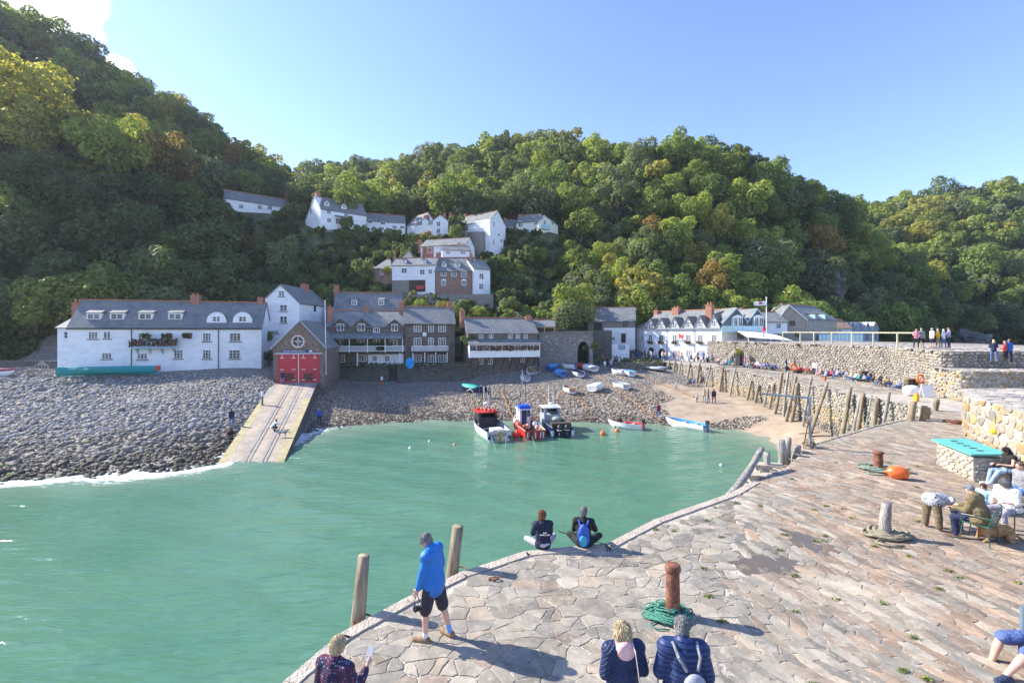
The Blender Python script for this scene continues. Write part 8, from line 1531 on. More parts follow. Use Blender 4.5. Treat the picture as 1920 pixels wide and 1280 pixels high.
# stair rail on the wall by the hotel
r = thing('stair_rail', (28, 68, QZ), 'black iron stair rail climbing from the quay past the white hotel corner', 'stair rail'); P0, P1, P2 = C(1347, 676, 68.5), C(1379, 643, 67.5), C(1390, 642, 66.5)
for dz in (0, -.45): mb = MB(); mb.tube([P0+Vector((0, 0, dz)), P1+Vector((0, 0, dz)), P2+Vector((0, 0, dz))], .04, 5); mb.build('rail', m_black, r)
for t_ in (0, .5, 1): q = P0.lerp(P1, t_); mb = MB(); mb.tube([q, q-Vector((0, 0, 1.5 if t_ < 1 else 2.6))], .05, 5); mb.build('post', m_black, r)
r = thing('stone_stair', (30, 67, QZ), 'steep stone stair at the harbour end of the hotel', 'stair')
for i in range(9): q = P0.lerp(P1, i/8); mb = MB(); mb.prism([(q.x-.1, q.y-.3, QZ), (q.x+.5, q.y-.3, QZ), (q.x+.6, q.y+1.2, QZ), (q.x-.1, q.y+1.2, QZ)], (0, 0, max(.2, q.z-1.1-QZ))); mb.build('step', m_greyst, r)
# ---------------------------------------------------------------- piles along the harbour arm
WL = np.array(EDGE[12:]);
def wallat(px):
 """point of the quay edge seen in a photo column"""
 best = None
 for i in range(len(WL)-1):
  a, b2 = WL[i], WL[i+1]; ca_, cb_ = CX+a[0]/a[1]*F, CX+b2[0]/b2[1]*F
  if (ca_-px)*(cb_-px) <= 0 and abs(ca_-cb_) > 1e-6 and b2[1] > 30: t_ = (px-ca_)/(cb_-ca_); q = a+(b2-a)*t_; best = q if best is None or q[1] > best[1] else best
 return best
PILES = [(1248, 1244, .0), (1261, 1258, .1), (1274, 1269, .0), (1285, 1280, .1), (1303, 1295, .1), (1320, 1314, .1), (1338, 1329, .1), (1356, 1352, -.1), (1362, 1354, .1), (1386, 1377, .15), (1415, 1407, -1.1), (1428, 1420, -1.5), (1446, 1438, -1.2), (1456, 1449, -1.0), (1474, 1462, .35), (1484, 1477, .6), (1497, 1484, .2), (1500, 1491, -.4), (1530, 1518, .35), (1561, 1539, .25), (1601, 1584, .2), (1624, 1606, -.15), (1628, 1615, -.1), (1658, 1643, -.25), (1681, 1661, .3)]
for i, (pt_, pb_, ex) in enumerate(PILES):
 q = wallat(pt_);
 if q is None: continue
 Yb = q[1]; zg = H(26, Yb)[0]; dx = 1.7*(pt_-pb_)/F*Yb; r_ = .115+.03*((i*7) % 3)
 log('harbour_pile', (q[0]-.25-dx, Yb-.1, min(zg, 1)-.6), (q[0]-.22, Yb, QZ+.15+ex+.25), r_, m_post if i % 3 else m_post2, f'{"stout" if r_ > .16 else "slim"} leaning timber pile, {ORDN[i]} from the left along the harbour wall', 'pile', 'timber piles along the harbour wall', i, 10)
for i, (px, py, h, dx) in enumerate(((1722, 790, 1.1, .35), (1740, 790, .85, .25), (1748, 788, .7, .35), (1765, 772, .75, .28))):
 q = wallat(min(px, 1758)) ; g = G(px, py, QZ); log('harbour_pile', (g.x-dx, g.y+.35, QZ-1.8), (g.x+.05, g.y+.35, QZ+h), .17, m_post, f'short broken pile by the inner corner of the quay, {ORDN[i]} from the left', 'pile', 'broken piles at the quay corner', 40+i, 10)
q = wallat(1650); r = thing('quay_ladder', (q[0], q[1], QZ), 'timber ladder standing against the harbour wall between piles', 'ladder')
for s_ in (-.22, .22): mb = MB(); mb.tube([(q[0]-1.0, q[1]+s_, .8), (q[0]-.18, q[1]+s_, QZ+.25)], .06, 6); mb.build('stile', m_post2, r)
for k in range(13): t_ = k/13+.03; c = Vector((q[0]-1.0, q[1], .8)).lerp(Vector((q[0]-.18, q[1], QZ+.25)), t_); mb = MB(); mb.tube([c-Vector((0, .22, 0)), c+Vector((0, .22, 0))], .03, 5); mb.build('rung', m_prope, r)
# ---------------------------------------------------------------- boats
def hull(mb, L, B, Hh, o, R, transom=.8, draft=.25, sheer=.35, th=.05, floor=.12, roll=0):
 n_ = 13; S = []; I = []; RR = R@Matrix.Rotation(roll, 3, 'X'); q = lambda x, y, z: o+RR@Vector((x, y, z))
 for i in range(n_):
  t_ = i/(n_-1); x = -L/2+L*t_; b_ = B/2*(transom+(1-transom)*min(1, t_/.4)) if t_ < .4 else B/2*(1-max(0, (t_-.4)/.6)**2.3); b_ = max(b_, .02); g = Hh*(1+sheer*t_**2); k = -draft+(g+draft)*.75*max(0, (t_-.72)/.28)**2.2
  x2 = x; S.append([q(x2, -b_, g), q(x2, -b_*.93, k+(g-k)*.5), q(x2, -b_*.66, k+(g-k)*.14), q(x2-.03*L*(t_ > .9), 0, k), q(x2, b_*.66, k+(g-k)*.14), q(x2, b_*.93, k+(g-k)*.5), q(x2, b_, g)])
  bi = max(b_-th, .01); kk = max(k+.06, k+floor+draft*.5); kk = min(kk, g-.03); I.append([q(x2, -bi, g), q(x2, -bi*.9, kk+(g-kk)*.45), q(x2, -bi*.62, kk), q(x2, 0, kk), q(x2, bi*.62, kk), q(x2, bi*.9, kk+(g-kk)*.45), q(x2, bi, g)])
 vs = [v for s_ in S for v in s_]+[v for s_ in I for v in s_]; N = n_*7; fs = []; ms = []
 for i in range(n_-1):
  for k in range(6): fs.append((i*7+k, i*7+k+1, (i+1)*7+k+1, (i+1)*7+k)); ms.append(0)
  for k in range(6): fs.append((N+i*7+k, N+(i+1)*7+k, N+(i+1)*7+k+1, N+i*7+k+1)); ms.append(1)
  fs.append((i*7, (i+1)*7, N+(i+1)*7, N+i*7)); ms.append(2); fs.append((i*7+6, N+i*7+6, N+(i+1)*7+6, (i+1)*7+6)); ms.append(2)
 fs.append(tuple(range(6, -1, -1))); ms.append(0); fs.append(tuple(range(N, N+7))); ms.append(1)
 k0 = len(mb.v); mb.v += [tuple(v) for v in vs]; mb.f += [[a+k0 for a in f] for f in fs]; mb.m += ms; return q
def dinghy(px, py, L, B, yaw, hm, im, label, group='small boats drawn up on the beach', Hh=.5, z=None, roll=.0, cover=None, seats=2, motor=False, loc=None, rim=None, grnd=.12):
 x, y, zz_ = loc or gp(px, py); zz_ = zz_ if z is None else z; o = Vector((x, y, zz_+grnd+.08)); R = Matrix.Rotation(yaw, 3, 'Z'); r = thing('dinghy', tuple(o), label, 'boat', group); mb = MB(); q = hull(mb, L, B, Hh, o, R, roll=roll); mb.build('hull', [hm, im, rim or m_paint], r)
 if cover:
  mb = MB(); P = []; n_ = 9
  for i in range(n_):
   t_ = i/(n_-1); b_ = B/2*(.82+.18*min(1, t_/.4)) if t_ < .4 else B/2*(1-max(0, (t_-.4)/.6)**2.3); b_ = max(b_, .03)+.02; g_ = Hh*(1+.35*t_**2)+.02; X_ = -L/2+L*t_
   for y_, z_ in ((-b_, g_-.12), (-b_, g_+.01), (-b_*.5, g_+.16*sin(t_*3.1)+.05), (0, g_+.22*sin(t_*3.1)+.07), (b_*.5, g_+.16*sin(t_*3.1)+.05), (b_, g_+.01), (b_, g_-.12)): P.append(q(X_, y_, z_))
  mb.add(P, [(i*7+k, i*7+k+1, (i+1)*7+k+1, (i+1)*7+k) for i in range(n_-1) for k in range(6)]+[tuple(range(7))]); mb.build('cover', cover, r, smooth=True)
 else:
  for k in range(seats): xx = -L*.22+k*L*.28; b_ = B*.44; mb = MB(); c0 = [q(xx-.12, -b_, Hh*.72), q(xx+.12, -b_, Hh*.72), q(xx+.12, b_, Hh*.72), q(xx-.12, b_, Hh*.72)]; mb.prism(c0, (0, 0, .04)); mb.build('thwart', m_rl, r)
 if motor: mb = MB(); c0 = q(-L/2-.12, 0, Hh*.9); mb.box(c0+Vector((0, 0, .3)), (.32, .26, .38), yaw); mb.tube([c0+Vector((0, 0, .2)), q(-L/2-.2, 0, -.35)], .06, 6); mb.build('outboard_motor', m_black, r)
 return r, q
bw = mat('boat_white', (.74, .75, .76), rough=.35, var=.05); bb = mat('boat_blue', (.03, .13, .38), rough=.4); bn = mat('boat_navy', (.012, .02, .10), rough=.4); bt = mat('boat_teal', (.02, .38, .30), rough=.6, var=.15); bbr = mat('boat_varnish', (.25, .12, .06), rough=.45); bg_ = mat('boat_grey', (.40, .42, .45), rough=.5); br_ = mat('boat_red', (.55, .04, .03), rough=.4); bsky = mat('boat_cover_blue', (.07, .30, .60), rough=.7)
for a in ((882, 734, 4.6, 1.7, 2.75, bn, bw, 'beached boat under a turquoise cover beside a group of people', dict(cover=bt)), (983, 714, 3.0, 1.3, 1.9, bw, bg_, 'small grey and white tender lowest under the cottage', {}), (1000, 700, 3.4, 1.5, .9, bw, bbr, 'tilted white boat with dark interior against the retaining wall', dict(roll=.7)), (1049, 705, 2.8, 1.5, 2.0, bsky, bb, 'round blue covered dinghy below the kiln', dict(cover=bsky)), (1082, 705, 3.8, 1.6, 2.2, bw, bn, 'white hulled boat with navy interior below the kiln arch', {}), (1104, 695, 4.4, 2.0, 2.3, bw, bg_, 'plump white covered boat in front of the kiln arch', dict(cover=bw)), (1037, 694, 2.8, 1.3, .6, bb, bb, 'blue boat close under the kiln wall', dict(cover=bsky)), (1066, 691, 3.2, 1.4, 2.9, bw, bb, 'pale boat lying right against the kiln wall', {}), (1088, 690, 3.4, 1.5, 2.6, br_, bbr, 'red boat left of the plump white covered boat', {}), (1066, 736, 3.0, 1.4, 2.3, bw, bbr, 'small white boat with tan inside lying alone mid beach', {}), (1119, 732, 3.6, 1.8, .9, bw, bw, 'white covered boat mid beach with a long shadow', dict(cover=bw)), (1162, 728, 3.9, 1.6, 2.35, bw, bg_, 'blue and white striped boat mid beach', dict(rim=bb)), (1158, 702, 3.0, 1.4, 2.6, bw, bg_, 'white dinghy, left of the pair under the stone groyne', {}), (1177, 704, 3.6, 1.5, 2.2, bw, bsky, 'pale blue and white dinghy, right of the pair under the stone groyne', {})):
 dinghy(a[0], a[1], a[2]*.76, a[3], a[4]-(.35 if a[4] > 2 else 0), a[5], a[6], a[7], **a[8])
# inflatable by the wall
x, y, z = gp(1228, 694, 50, 90); o = Vector((x, y, z+.35)); r = thing('inflatable_boat', tuple(o), 'grey inflatable boat at the root of the harbour wall', 'boat'); R = Matrix.Rotation(2.4, 3, 'Z'); mb = MB(); mb.tube([o+R@Vector(p) for p in ((-1.7, .65, 0), (-.6, .7, 0), (.6, .68, .03), (1.4, .4, .15), (1.75, 0, .22), (1.4, -.4, .15), (.6, -.68, .03), (-.6, -.7, 0), (-1.7, -.65, 0))], .24, 10); mb.build('tube', bg_, r, smooth=True); mb = MB(); mb.box(o+R@Vector((-.2, 0, -.12)), (2.9, 1.0, .08), 2.4); mb.build('floor', m_black, r)
dinghy(1285, 806, 4.6, 1.7, radians(128), bw, bsky, 'white open motor boat nosing onto the sand at the right', 'boats afloat', .55, motor=True, z=-.05, seats=3, grnd=.1)
r, q = dinghy(1172, 810, 3.6, 1.5, radians(150), bw, br_, 'little white motor boat with red inside floating between orange buoys', 'boats afloat', .5, motor=True, z=-.15, seats=2)
far_person('sitg', ORG[r].x-.5, ORG[r].y+.3, .25, 2.5, 'dark', 'black', 'red', 'person in black sitting in the little white motor boat', None)
def buoy(px, py, r_, mt, lab, grp='floating buoys'):
 g = G(px, py, 0); mb = MB(); mb.lathe((g.x, g.y, -.05), [(.01, -r_*.5), (r_*.8, -r_*.2), (r_, r_*.35), (r_*.85, r_*.85), (r_*.35, r_*1.25), (r_*.16, r_*1.35), (r_*.16, r_*1.7), (.01, r_*1.72)], 16); tag(mb.build('buoy', mt, smooth=True), lab, 'buoy', grp)
buoy(1130, 814, .27, m_org, 'orange buoy floating right of the dark motor boat'); buoy(1157, 809, .27, m_org, 'orange buoy touching the little white motor boat'); buoy(769, 840, .14, m_paint, 'tiny white float alone in the middle of the water'); buoy(852, 834, .15, mat('faded_pink', (.7, .35, .28)), 'small pale pink buoy left of the fishing boats'); buoy(1352, 872, .12, m_paint, 'tiny white float near the slanting timber'); buoy(805, 827, .12, m_paint, 'tiny white float just left of the pink buoy')
def fishing(name, stern, bow, B, Hh, hm, im, rim, label):
 s_ = Vector((*stern, 0)); b_ = Vector((*bow, 0)); L = (b_-s_).length; d = (b_-s_)/L; yaw = atan2(d.y, d.x); o = (s_+b_)/2; R = Matrix.Rotation(yaw, 3, 'Z'); r = thing(name, tuple(o), label, 'fishing boat', 'fishing boats afloat'); mb = MB(); q = hull(mb, L, B, Hh, o, R, transom=.86, draft=.4, sheer=.55, th=.1, floor=.25); mb.build('hull', [hm, im, rim], r)
 return r, q, yaw, L
def bx(mb, q, x0, x1, y0, y1, z0, z1): return mb.hexa([q(x0, y0, z0), q(x1, y0, z0), q(x1, y1, z0), q(x0, y1, z0), q(x0, y0, z1), q(x1, y0, z1), q(x1, y1, z1), q(x0, y1, z1)])
def sternf(q, L, B, o=.03): a, b2 = q(-L/2-o, B/2, 0), q(-L/2-o, -B/2, 0); return Face(a.x, a.y, b2.x, b2.y)
def mast(r, q, x, y, z0, h, rad=.03, mt=None, nm='aerial'): mb = MB(); mb.tube([q(x, y, z0), q(x, y, z0+h)], rad, 5); return mb.build(nm, mt or m_paint, r)
m_or2 = mat('boat_orange', (.75, .14, .03), rough=.5, var=.2)
# white boat, name on the transom
r, q, yaw, L = fishing('fishing_boat', (-1.15, 42.4), (-3.4, 49.0), 2.75, .95, bw, mat('grey_deck', (.30, .31, .32)), bn, 'white fishing boat with red topped cabin, nearest to the slipway')
ca = MB(); bx(ca, q, .2, 2.0, -.95, .95, .4, .95); ca.build('cabin_base', bw, r)
mb = MB(); bx(mb, q, .15, 1.9, -.9, -.82, .5, 2.0); bx(mb, q, .15, 1.9, .82, .9, .5, 2.0); bx(mb, q, 1.85, 1.93, -.9, .9, .5, 1.6); bx(mb, q, .15, .22, -.9, -.7, .5, 1.98); bx(mb, q, .15, .22, .7, .9, .5, 1.98); wh = mb.build('wheelhouse', m_black, r)
mb = MB(); bx(mb, q, .0, 2.1, -1.05, 1.05, 2.0, 2.1); mb.build('cabin_roof', br_, r); mb = MB(); bx(mb, q, .2, .25, -.7, .7, .5, 1.55); mb.build('back_panel', mat('dark_canvas', (.04, .025, .035)), wh); mb = MB(); bx(mb, q, 1.86, 1.9, -.85, .85, 1.6, 1.98); mb.build('windscreen', m_glass, wh)
for k in range(5): mb = MB(); c0 = q(.3+.35*k, -.6+.3*k, 2.2); mb.ell(c0, (.18, .18, .14)); mb.build('fender', m_or2 if k % 2 else br_, r, smooth=True)
mb = MB(); bx(mb, q, -2.4, -1.2, -.8, .3, .35, .85); mb.build('engine_box', bw, r); mast(r, q, .6, .3, 2.0, 2.5); mast(r, q, 1.2, -.3, 2.0, 1.6); mb = MB(); mb.ell(q(1.0, 0, 2.8), (.28, .28, .14)); mb.build('radar_dome', bw, r); mast(r, q, 1.0, 0, 2.0, .8, .04)
fs_ = sternf(q, L, 2.4); text('HUNTER', fs_, 1.2, .62, .03, .34, bn, 'name_lettering', r); mb = MB(); fb(mb, fs_, 1.15, 1.4, -.05, .95, .01, .06); mb.build('rudder', mat('yellow_rudder', (.5, .36, .04)), r);
for u in (.12, 2.05): mb = MB(); fb(mb, fs_, u, u+.22, .25, .5, .0, .05); mb.build('trim_tab', bn, r)
# red boat
r, q, yaw, L = fishing('fishing_boat', (2.15, 43.2), (.55, 49.6), 2.35, .85, br_, mat('work_deck', (.34, .24, .16), var=.5, scale=4), bw, 'red fishing boat with tall white wheelhouse and blue top, in the middle of three')
mb = MB(); bx(mb, q, .2, 1.5, -.55, .55, .3, 2.15); wh = mb.build('wheelhouse', bw, r); mb = MB(); bx(mb, q, .15, .19, -.15, .35, .5, 2.2); mb.build('door', bn, wh); mb = MB(); bx(mb, q, .13, .18, -.5, -.22, 1.5, 2.2); mb.build('window', m_glass, wh)
mb = MB(); bx(mb, q, .05, 1.6, -.68, .68, 2.15, 2.25); mb.build('cabin_roof', bw, r); mb = MB(); bx(mb, q, .2, 1.4, -.55, .55, 2.25, 2.55); mb.build('blue_canopy', mat('royal_tarpaulin', (.01, .08, .60), rough=.5), r)
mast(r, q, 1.2, .0, 2.6, 3.4, .045, bg_, 'mast'); mast(r, q, 1.5, -.4, 2.6, 2.2, .03, m_black); mast(r, q, -.1, .8, .8, 2.2, .05, m_rl, 'gallows'); mast(r, q, -.1, -.8, .8, 2.0, .05, m_rl, 'gallows'); mb = MB(); mb.tube([q(1.2, 0, 5.2), q(2.9, 0, 1.5)], .02, 5); mb.tube([q(1.2, 0, 4.0), q(-.1, .8, 2.9)], .02, 5); mb.build('stay', m_black, r)
for k, (xx, yy, zz_, rr_) in enumerate(((-.8, .95, .9, .28), (-.2, 1.05, 1.0, .3), (.6, .85, 1.0, .26), (-1.4, .5, .8, .22), (-1.9, -.6, .8, .22), (-.6, -.8, .9, .26), (.3, -.85, 1.1, .28), (-1.0, .1, .75, .24))): mb = MB(); mb.ell(q(xx, yy, zz_), (rr_, rr_, rr_*1.15)); mb.build('fender', [m_or2, mat('pink_float', (.75, .38, .32)), bw][k % 3], r, smooth=True)
fs_ = sternf(q, L, 2.0)
for k, (u, mt_) in enumerate(((.2, bw), (.55, bn), (.95, bw), (1.25, br_), (1.45, bw), (1.7, bw))): mb = MB(); fb(mb, fs_, u, u+.10, .12, .68, .0, .05); mb.build('hull_number_bar', mt_, r)
buoy(969, 818, .42, mat('scarlet_buoy', (.75, .05, .03), rough=.4), 'big scarlet buoy wedged between the white and red fishing boats'); buoy(981, 812, .30, MATS['scarlet_buoy'], 'smaller scarlet buoy touching the red fishing boat'); buoy(1034, 812, .34, m_or2, 'orange buoy between the red and dark boats')
# dark boat with twin outboards
r, q, yaw, L = fishing('fishing_boat', (4.75, 44.2), (3.6, 50.4), 2.35, .9, bn, mat('dark_deck', (.09, .09, .10)), bg_, 'dark fishing boat with grey cabin and two black outboards, rightmost of three')
mb = MB(); bx(mb, q, .4, 2.2, -.85, .85, .5, 1.5); bx(mb, q, .4, .5, -.85, -.6, 1.5, 2.15); bx(mb, q, .4, .5, .6, .85, 1.5, 2.15); bx(mb, q, 1.8, 2.0, -.8, .8, 1.5, 2.15); bx(mb, q, .5, 1.9, -.85, -.8, 1.5, 2.15); wh = mb.build('wheelhouse', bg_, r); mb = MB(); bx(mb, q, .2, 2.2, -.95, .95, 2.15, 2.25); mb.build('cabin_roof', bw, r); mb = MB(); bx(mb, q, 1.75, 1.79, -.75, .75, 1.6, 2.1); mb.build('windscreen', m_glass, wh); mb = MB(); mb.ell(q(1.0, 0, 2.5), (.3, .3, .16)); mb.build('radar_dome', bw, r); mast(r, q, 1.2, .2, 2.2, 2.2, .035); mast(r, q, 1.2, -.3, 2.2, 1.4, .03)
mb = MB(); bx(mb, q, -2.9, -2.1, -.95, .95, .95, 1.25); mb.build('pot_table', m_wood, r); mb = MB(); mb.ell(q(-.5, -.2, 1.2), (.5, .45, .3)); mb.build('tarp_bundle', mat('green_tarp', (.28, .32, .25)), r)
for yy in (-.36, .36): mb = MB(); mb.lathe(q(-L/2-.35, yy, .55), [(.16, 0), (.23, .08), (.25, .45), (.20, .62), (.05, .68)], 12); mb.tube([q(-L/2-.35, yy, .6), q(-L/2-.4, yy, -.3)], .09, 8); om = mb.build('outboard_motor', m_black, r, smooth=True); mb = MB(); mb.lathe(q(-L/2-.35, yy, .72), [(.255, 0), (.255, .06)], 12); mb.build('cowling_stripe', bw, om)
for yy in (-1.0, 1.0): mb = MB(); bx(mb, q, -L/2-.06, -L/2, yy-.14, yy+.14, .1, .6); mb.build('trim_pad', bw, r)
# mooring lines of the fishing boats
for (a, b2, lab) in (((-1.9, 42.2, .6), (-1.2, 38.5, -.05), 'pale mooring line from the left of the white boat stern'), ((-.5, 42.5, .6), (-.6, 38.8, -.05), 'pale mooring line from the right of the white boat stern'), ((1.8, 43.0, .4), (2.1, 40.2, -.05), 'slack line hanging from the red boat stern')):
 a, b2 = Vector(a), Vector(b2); mb = MB(); mb.tube([a, a.lerp(b2, .5)-Vector((0, 0, .1)), b2], .018, 5); tag(mb.build('mooring_line', m_prope), lab, 'mooring line')
# chains and ropes across the beach
for i, (p0, p1, lab) in enumerate((((940, 730), (962, 786), 'rusty weed covered chain running down the beach left of the fishing boats'), ((1010, 727), (1048, 782), 'rusty chain down the beach behind the red fishing boat'), ((1120, 705), (1240, 790), 'long rusty ground chain crossing mid beach'), ((1075, 735), (1110, 772), 'short rusty chain above the dark fishing boat'), ((706, 722), (712, 790), 'dark chain down the beach below the stair gap'), ((888, 750), (893, 790), 'thin rusty chain below the group of four'), ((1190, 700), (1300, 745), 'rusty chain leading toward the sand'))):
 P = [];
 for k in range(14): t_ = k/13; x, y, z = gp(p0[0]+(p1[0]-p0[0])*t_+1.5*sin(k*1.7), p0[1]+(p1[1]-p0[1])*t_); P.append((x, y, z+.07))
 mb = MB(); mb.tube(P, [.10 if i == 0 else .06]*14, 5); tag(mb.build('ground_chain', mat('rusty_weed', (.33, .17, .06), rough=.95, var=.4, scale=6, bump=1)), lab, 'chain', 'chains across the beach')
# long covered gig under the white cottage, and clutter west of it
mb = MB(); fcv = PF(106, 56.8, 299, 59.8); r = thing('covered_gig', tuple(fcv.P(fcv.L/2, 4, 0)), 'very long rowing gig under blue green cover along the white cottage', 'boat'); z0_ = fz(fcv, 200, 703); z1_ = fz(fcv, 200, 687); n_ = 18; P = []
for i in range(n_):
 t_ = i/(n_-1); w_ = .75*(sin(pi*min(1, .08+t_*.92))**.45); s_ = (z1_-z0_)
 for o_, z_ in ((0.05, z0_), (w_*.8, z0_+s_*.35), (w_, z0_+s_*.72), (w_*.6, z1_+.03*sin(i*2)), (-w_*.6, z1_), (-w_, z0_+s_*.7), (-w_*.6, z0_+s_*.2)): P.append(fcv.P(.05+(fcv.L-.1)*t_, z_, o_))
mb.add(P, [(i*7+k, i*7+(k+1) % 7, (i+1)*7+(k+1) % 7, (i+1)*7+k) for i in range(n_-1) for k in range(7)]+[tuple(range(7)), tuple(range((n_-1)*7, n_*7))]); mb.build('cover', mat('teal_cover', (.01, .20, .25), rough=.6, var=.3, scale=.5, col2=(.015, .26, .20)), r); mb = MB(); fb(mb, fcv, fcv.L-.35, fcv.L+.06, z0_+.45, z1_+.02, -.2, .2); mb.build('bow', br_, r)
x, y, z = gp(12, 706, 40, 70); dinghy(5, 702, 3.8, 1.6, .2, bw, bn, 'white boat with dark red topsides cut by the left edge of the photo', None, loc=(x-1.2, y, z), cover=CM['maroon'])
for i, (px, w_, h_, lab) in enumerate(((38, 1.8, 1.0, 'weathered timber rack left of the long cottage'), (58, 1.1, 1.1, 'small grey lattice gate left of the long cottage'), (78, 1.6, 1.3, 'little gabled timber frame left of the long cottage'), (95, 1.6, .8, 'low timber fence joining the corner of the long cottage'))):
 x, y, z = gp(px, 704, 40, 70); mb = MB()
 for k in range(5): mb.box((x-w_/2+w_*k/4, y, z+h_/2), (.07, .07, h_))
 mb.box((x, y, z+h_), (w_, .09, .07)); mb.box((x, y, z+h_*.5), (w_, .06, .06))
 if i == 2: mb.prism([(x-w_/2, y-.05, z+h_), (x+w_/2, y-.05, z+h_), (x, y-.05, z+h_+.6)], (0, .1, 0))
 tag(mb.build('timber_rack' if i != 3 else 'timber_fence', m_post2), lab, 'timber frame')
mb = MB(); fw_ = PF(-20, 64, 108, 62.5); fb(mb, fw_, 0, fw_.L, 2.5, fz(fw_, 50, 676), -.5, 0); tag(mb.build('rear_stone_wall', m_darkst), 'dark low stone wall overgrown at the far left behind the boulders', 'wall')
# stone groyne in front of the hotel lane
r = thing('stone_groyne', (18, 74, 4), 'low weedy stone groyne beneath the crowd outside the hotel', 'groyne'); f, L = wallmap([(14.5, 77.5), (17.5, 73.8), (20.5, 73.4), (24.2, 75.2)], 5, 3); o_ = stones('stone_face', cells(0, L, 2.6, 5.1, .5, .35, .9, 61), f, .02, .12, pick([(.22, .20, .15), (.30, .27, .20), (.25, .23, .20)]), m_wallst, None, rnd=1, dome=1); o_.parent = r; o_.location = -ORG[r]
mb = MB(); mb.prism([(14.7, 78, 1), (17.6, 74.2, 1), (20.4, 73.8, 1), (24, 75.5, 1), (24, 79, 1)], (0, 0, 4.02)); mb.build('core', m_darkst, r)
blobs('wall_growth', lambda: (random.uniform(15, 24), 74.5+random.random()*1.5, 5.0+random.random()*.25), 300, .12, GRN+[(.2, .17, .05)], r)
# orange and green balls and notice on the retaining wall foot
for px, py, mt_, lab in ((717, 722, m_or2, 'orange ball float at the foot of the retaining wall'), (725, 722, bt, 'green ball float beside the orange one under the retaining wall')): x, y, z = gp(px, py, 55, 72); mb = MB(); mb.ell((x, y, z+.2), (.28, .28, .28)); tag(mb.build('ball_float', mt_, smooth=True), lab, 'float')
fn = PF(607, 70.15, 884, 70.55); mb = MB(); u, z = fn.uz(716, 709); fb(mb, fn, u-.18, u+.18, z-.28, z+.28, .0, .05); tag(mb.build('wall_notice', m_paint), 'small white notice fixed to the retaining wall', 'notice')
mb = MB(); c_ = C(768.5, 678, 69.2); mb.lathe((c_.x, c_.y, c_.z-.2), [(.55, 0), (.62, .02), (.62, .10), (.55, .12)], 20, Matrix.Rotation(pi/2, 3, 'X'), sy=1.3); tag(mb.build('blue_disc', mat('bright_cyan', (.02, .35, .75))), 'upright bright blue oval board on the terrace', 'board')
# parked vehicles glimpsed over the upper wall
def car(px, Y, zt, L, col, label, van=False, yaw=0.0):
 c = C(px, 640, Y); o = Vector((c.x, c.y, zt-(1.9 if van else 1.45))); r = thing('parked_car' if not van else 'parked_van', tuple(o), label, 'van' if van else 'car', 'vehicles parked behind the harbour wall'); R = Matrix.Rotation(yaw, 3, 'Z'); q = lambda x, y, z: o+R@Vector((x, y, z)); Hh = 1.9 if van else 1.45; w_ = .88
 side = [(-L/2, .35), (L/2, .35), (L/2+.02, .75), (L/2-.1, .9), (L/2-L*.22, 1.0), (L/2-L*.36, Hh-.03), (L/2-L*.5, Hh), (-L/2+L*.15, Hh-.03), (-L/2+.05, 1.05), (-L/2, .8)]; mb = MB(); mb.prism([q(x, -w_, z) for x, z in side], R@Vector((0, 2*w_, 0))); mb.build('body', col, r)
 mb = MB(); g_ = [(L/2-L*.245, 1.02), (L/2-L*.37, Hh-.12), (-L/2+L*.16, Hh-.12), (-L/2+.25, 1.05)]; mb.prism([q(x, -w_-.01, z) for x, z in g_], R@Vector((0, 2*w_+.02, 0))); mb.build('windows', m_glass, r)
 for x in (-L*.32, L*.32):
  for y in (-w_, w_): mb = MB(); mb.lathe(q(x, y-.1, .33), [(.33, 0), (.33, .2)], 16, R@Matrix.Rotation(-pi/2, 3, 'X')); mb.build('wheel', m_black, r)
mb = MB(); mb.prism([(46, 74, 2), (84, 74, 2), (90, 96, 2), (44, 96, 2)], (0, 0, 4.2)); mb.build('car_park', pv, kind='structure')
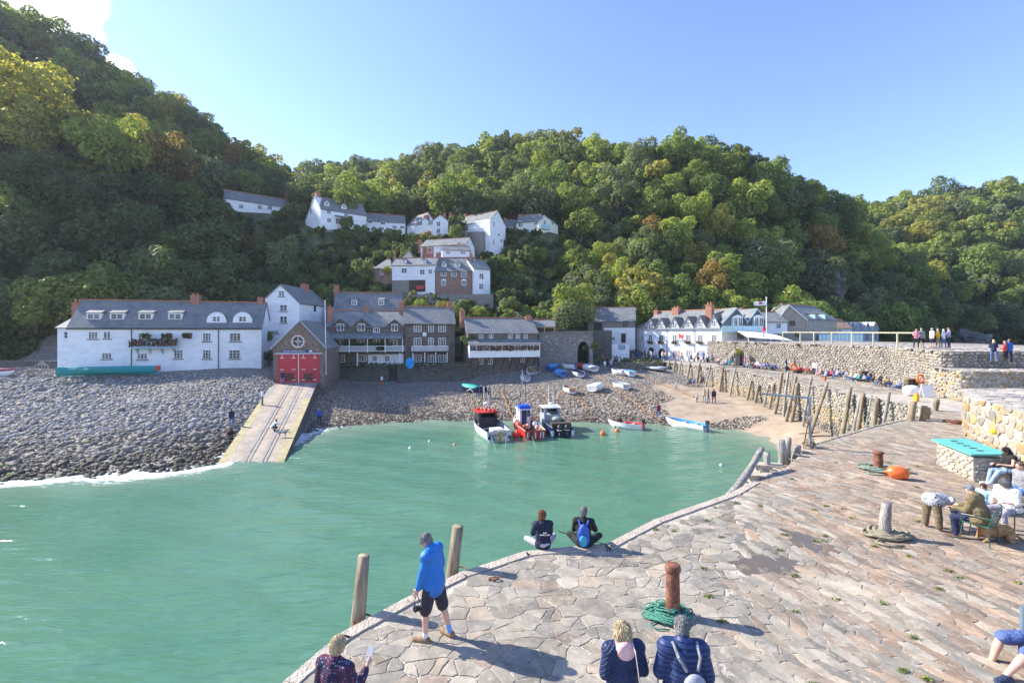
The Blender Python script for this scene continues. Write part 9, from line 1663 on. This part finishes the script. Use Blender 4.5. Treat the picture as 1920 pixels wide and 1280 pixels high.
for px, Y, zt, L, m_, lab, van in ((1551, 76.5, 8.1, 4.6, bg_, 'silver van roof seen over the wall left of the blue boat', True), (1611, 76.5, 8.15, 4.4, mat('car_blue', (.05, .25, .5), rough=.3), 'blue car roof seen over the wall in front of the sun deck', False), (1700, 78, 8.0, 4.8, mat('car_white', (.72, .73, .74), rough=.3), 'white car seen through the rail near the first pair of people', False), (1735, 78, 7.85, 4.4, mat('car_pale', (.42, .50, .56), rough=.3), 'pale blue car seen behind the walkers on the wall', False), (1790, 80, 7.8, 4.4, bg_, 'grey car at the right end of the parked row', False)):
 car(px, Y, zt, L, m_, lab, van)
# weeds in the paving joints, and the white cottage lantern
def weed():
 a = NP.rand()
 return (2.5+NP.rand()*13, 5.5+NP.rand()*13, 0)
W_ = [weed() for _ in range(110)]; W_ = [w_ for w_ in W_ if inpoly([w_[0]], [w_[1]], QPOLY)[0]]
blobs('joint_weeds', lambda: (lambda w_: (w_[0]+NP.randn()*.045, w_[1]+NP.randn()*.03, QZ+.015+abs(NP.randn())*.012))(W_[NP.randint(len(W_))]), 5200, .009, [(.16, .21, .04), (.22, .26, .05), (.12, .15, .04)], kind='stuff', label='tufts of green moss and weed in the joints of the quay paving', cat='weeds')
m_pud, n, b = newmat('puddle_water'); b.inputs['Base Color'].default_value = (.15, .12, .09, 1); b.inputs['Roughness'].default_value = .12; b.inputs['Specular IOR Level'].default_value = .25; b.inputs['Alpha'].default_value = .85
for (cx_, cy_, a_, b_, lab) in ((5.5, 10.25, .72, .36, 'shallow brown puddle in the hollow of the paving beyond the tall bollard'), (7.15, 11.35, .30, .50, 'narrow dark puddle between the tall bollard and oak bollard')):
 mb = MB(); P = [(cx_+a_*(1+.25*sin(3*t_+1)+.15*sin(7*t_))*cos(t_), cy_+b_*(1+.3*sin(2*t_)+.12*sin(5*t_))*sin(t_), QZ+.001) for t_ in [2*pi*k/40 for k in range(40)]]; mb.prism(P, (0, 0, .0062)); tag(mb.build('puddle', m_pud), lab, 'puddle')
# thin sea air over the whole bay
mb = MB(); mb.box((40, 170, 68), (1100, 700, 146)); hz = mb.build('haze', newmat('sea_air')[0], kind='stuff', label='thin bluish sea air over the whole bay', cat='haze'); m = bpy.data.materials['sea_air']; n = m.node_tree; n.nodes.remove(n.nodes['Principled BSDF'])
pv_ = nd(n, 'ShaderNodeVolumePrincipled'); pv_.inputs['Color'].default_value = (.80, .88, 1, 1); pv_.inputs['Density'].default_value = .00018; pv_.inputs['Anisotropy'].default_value = .3; lk(n, pv_.outputs[0], n.nodes['Material Output'].inputs['Volume'])
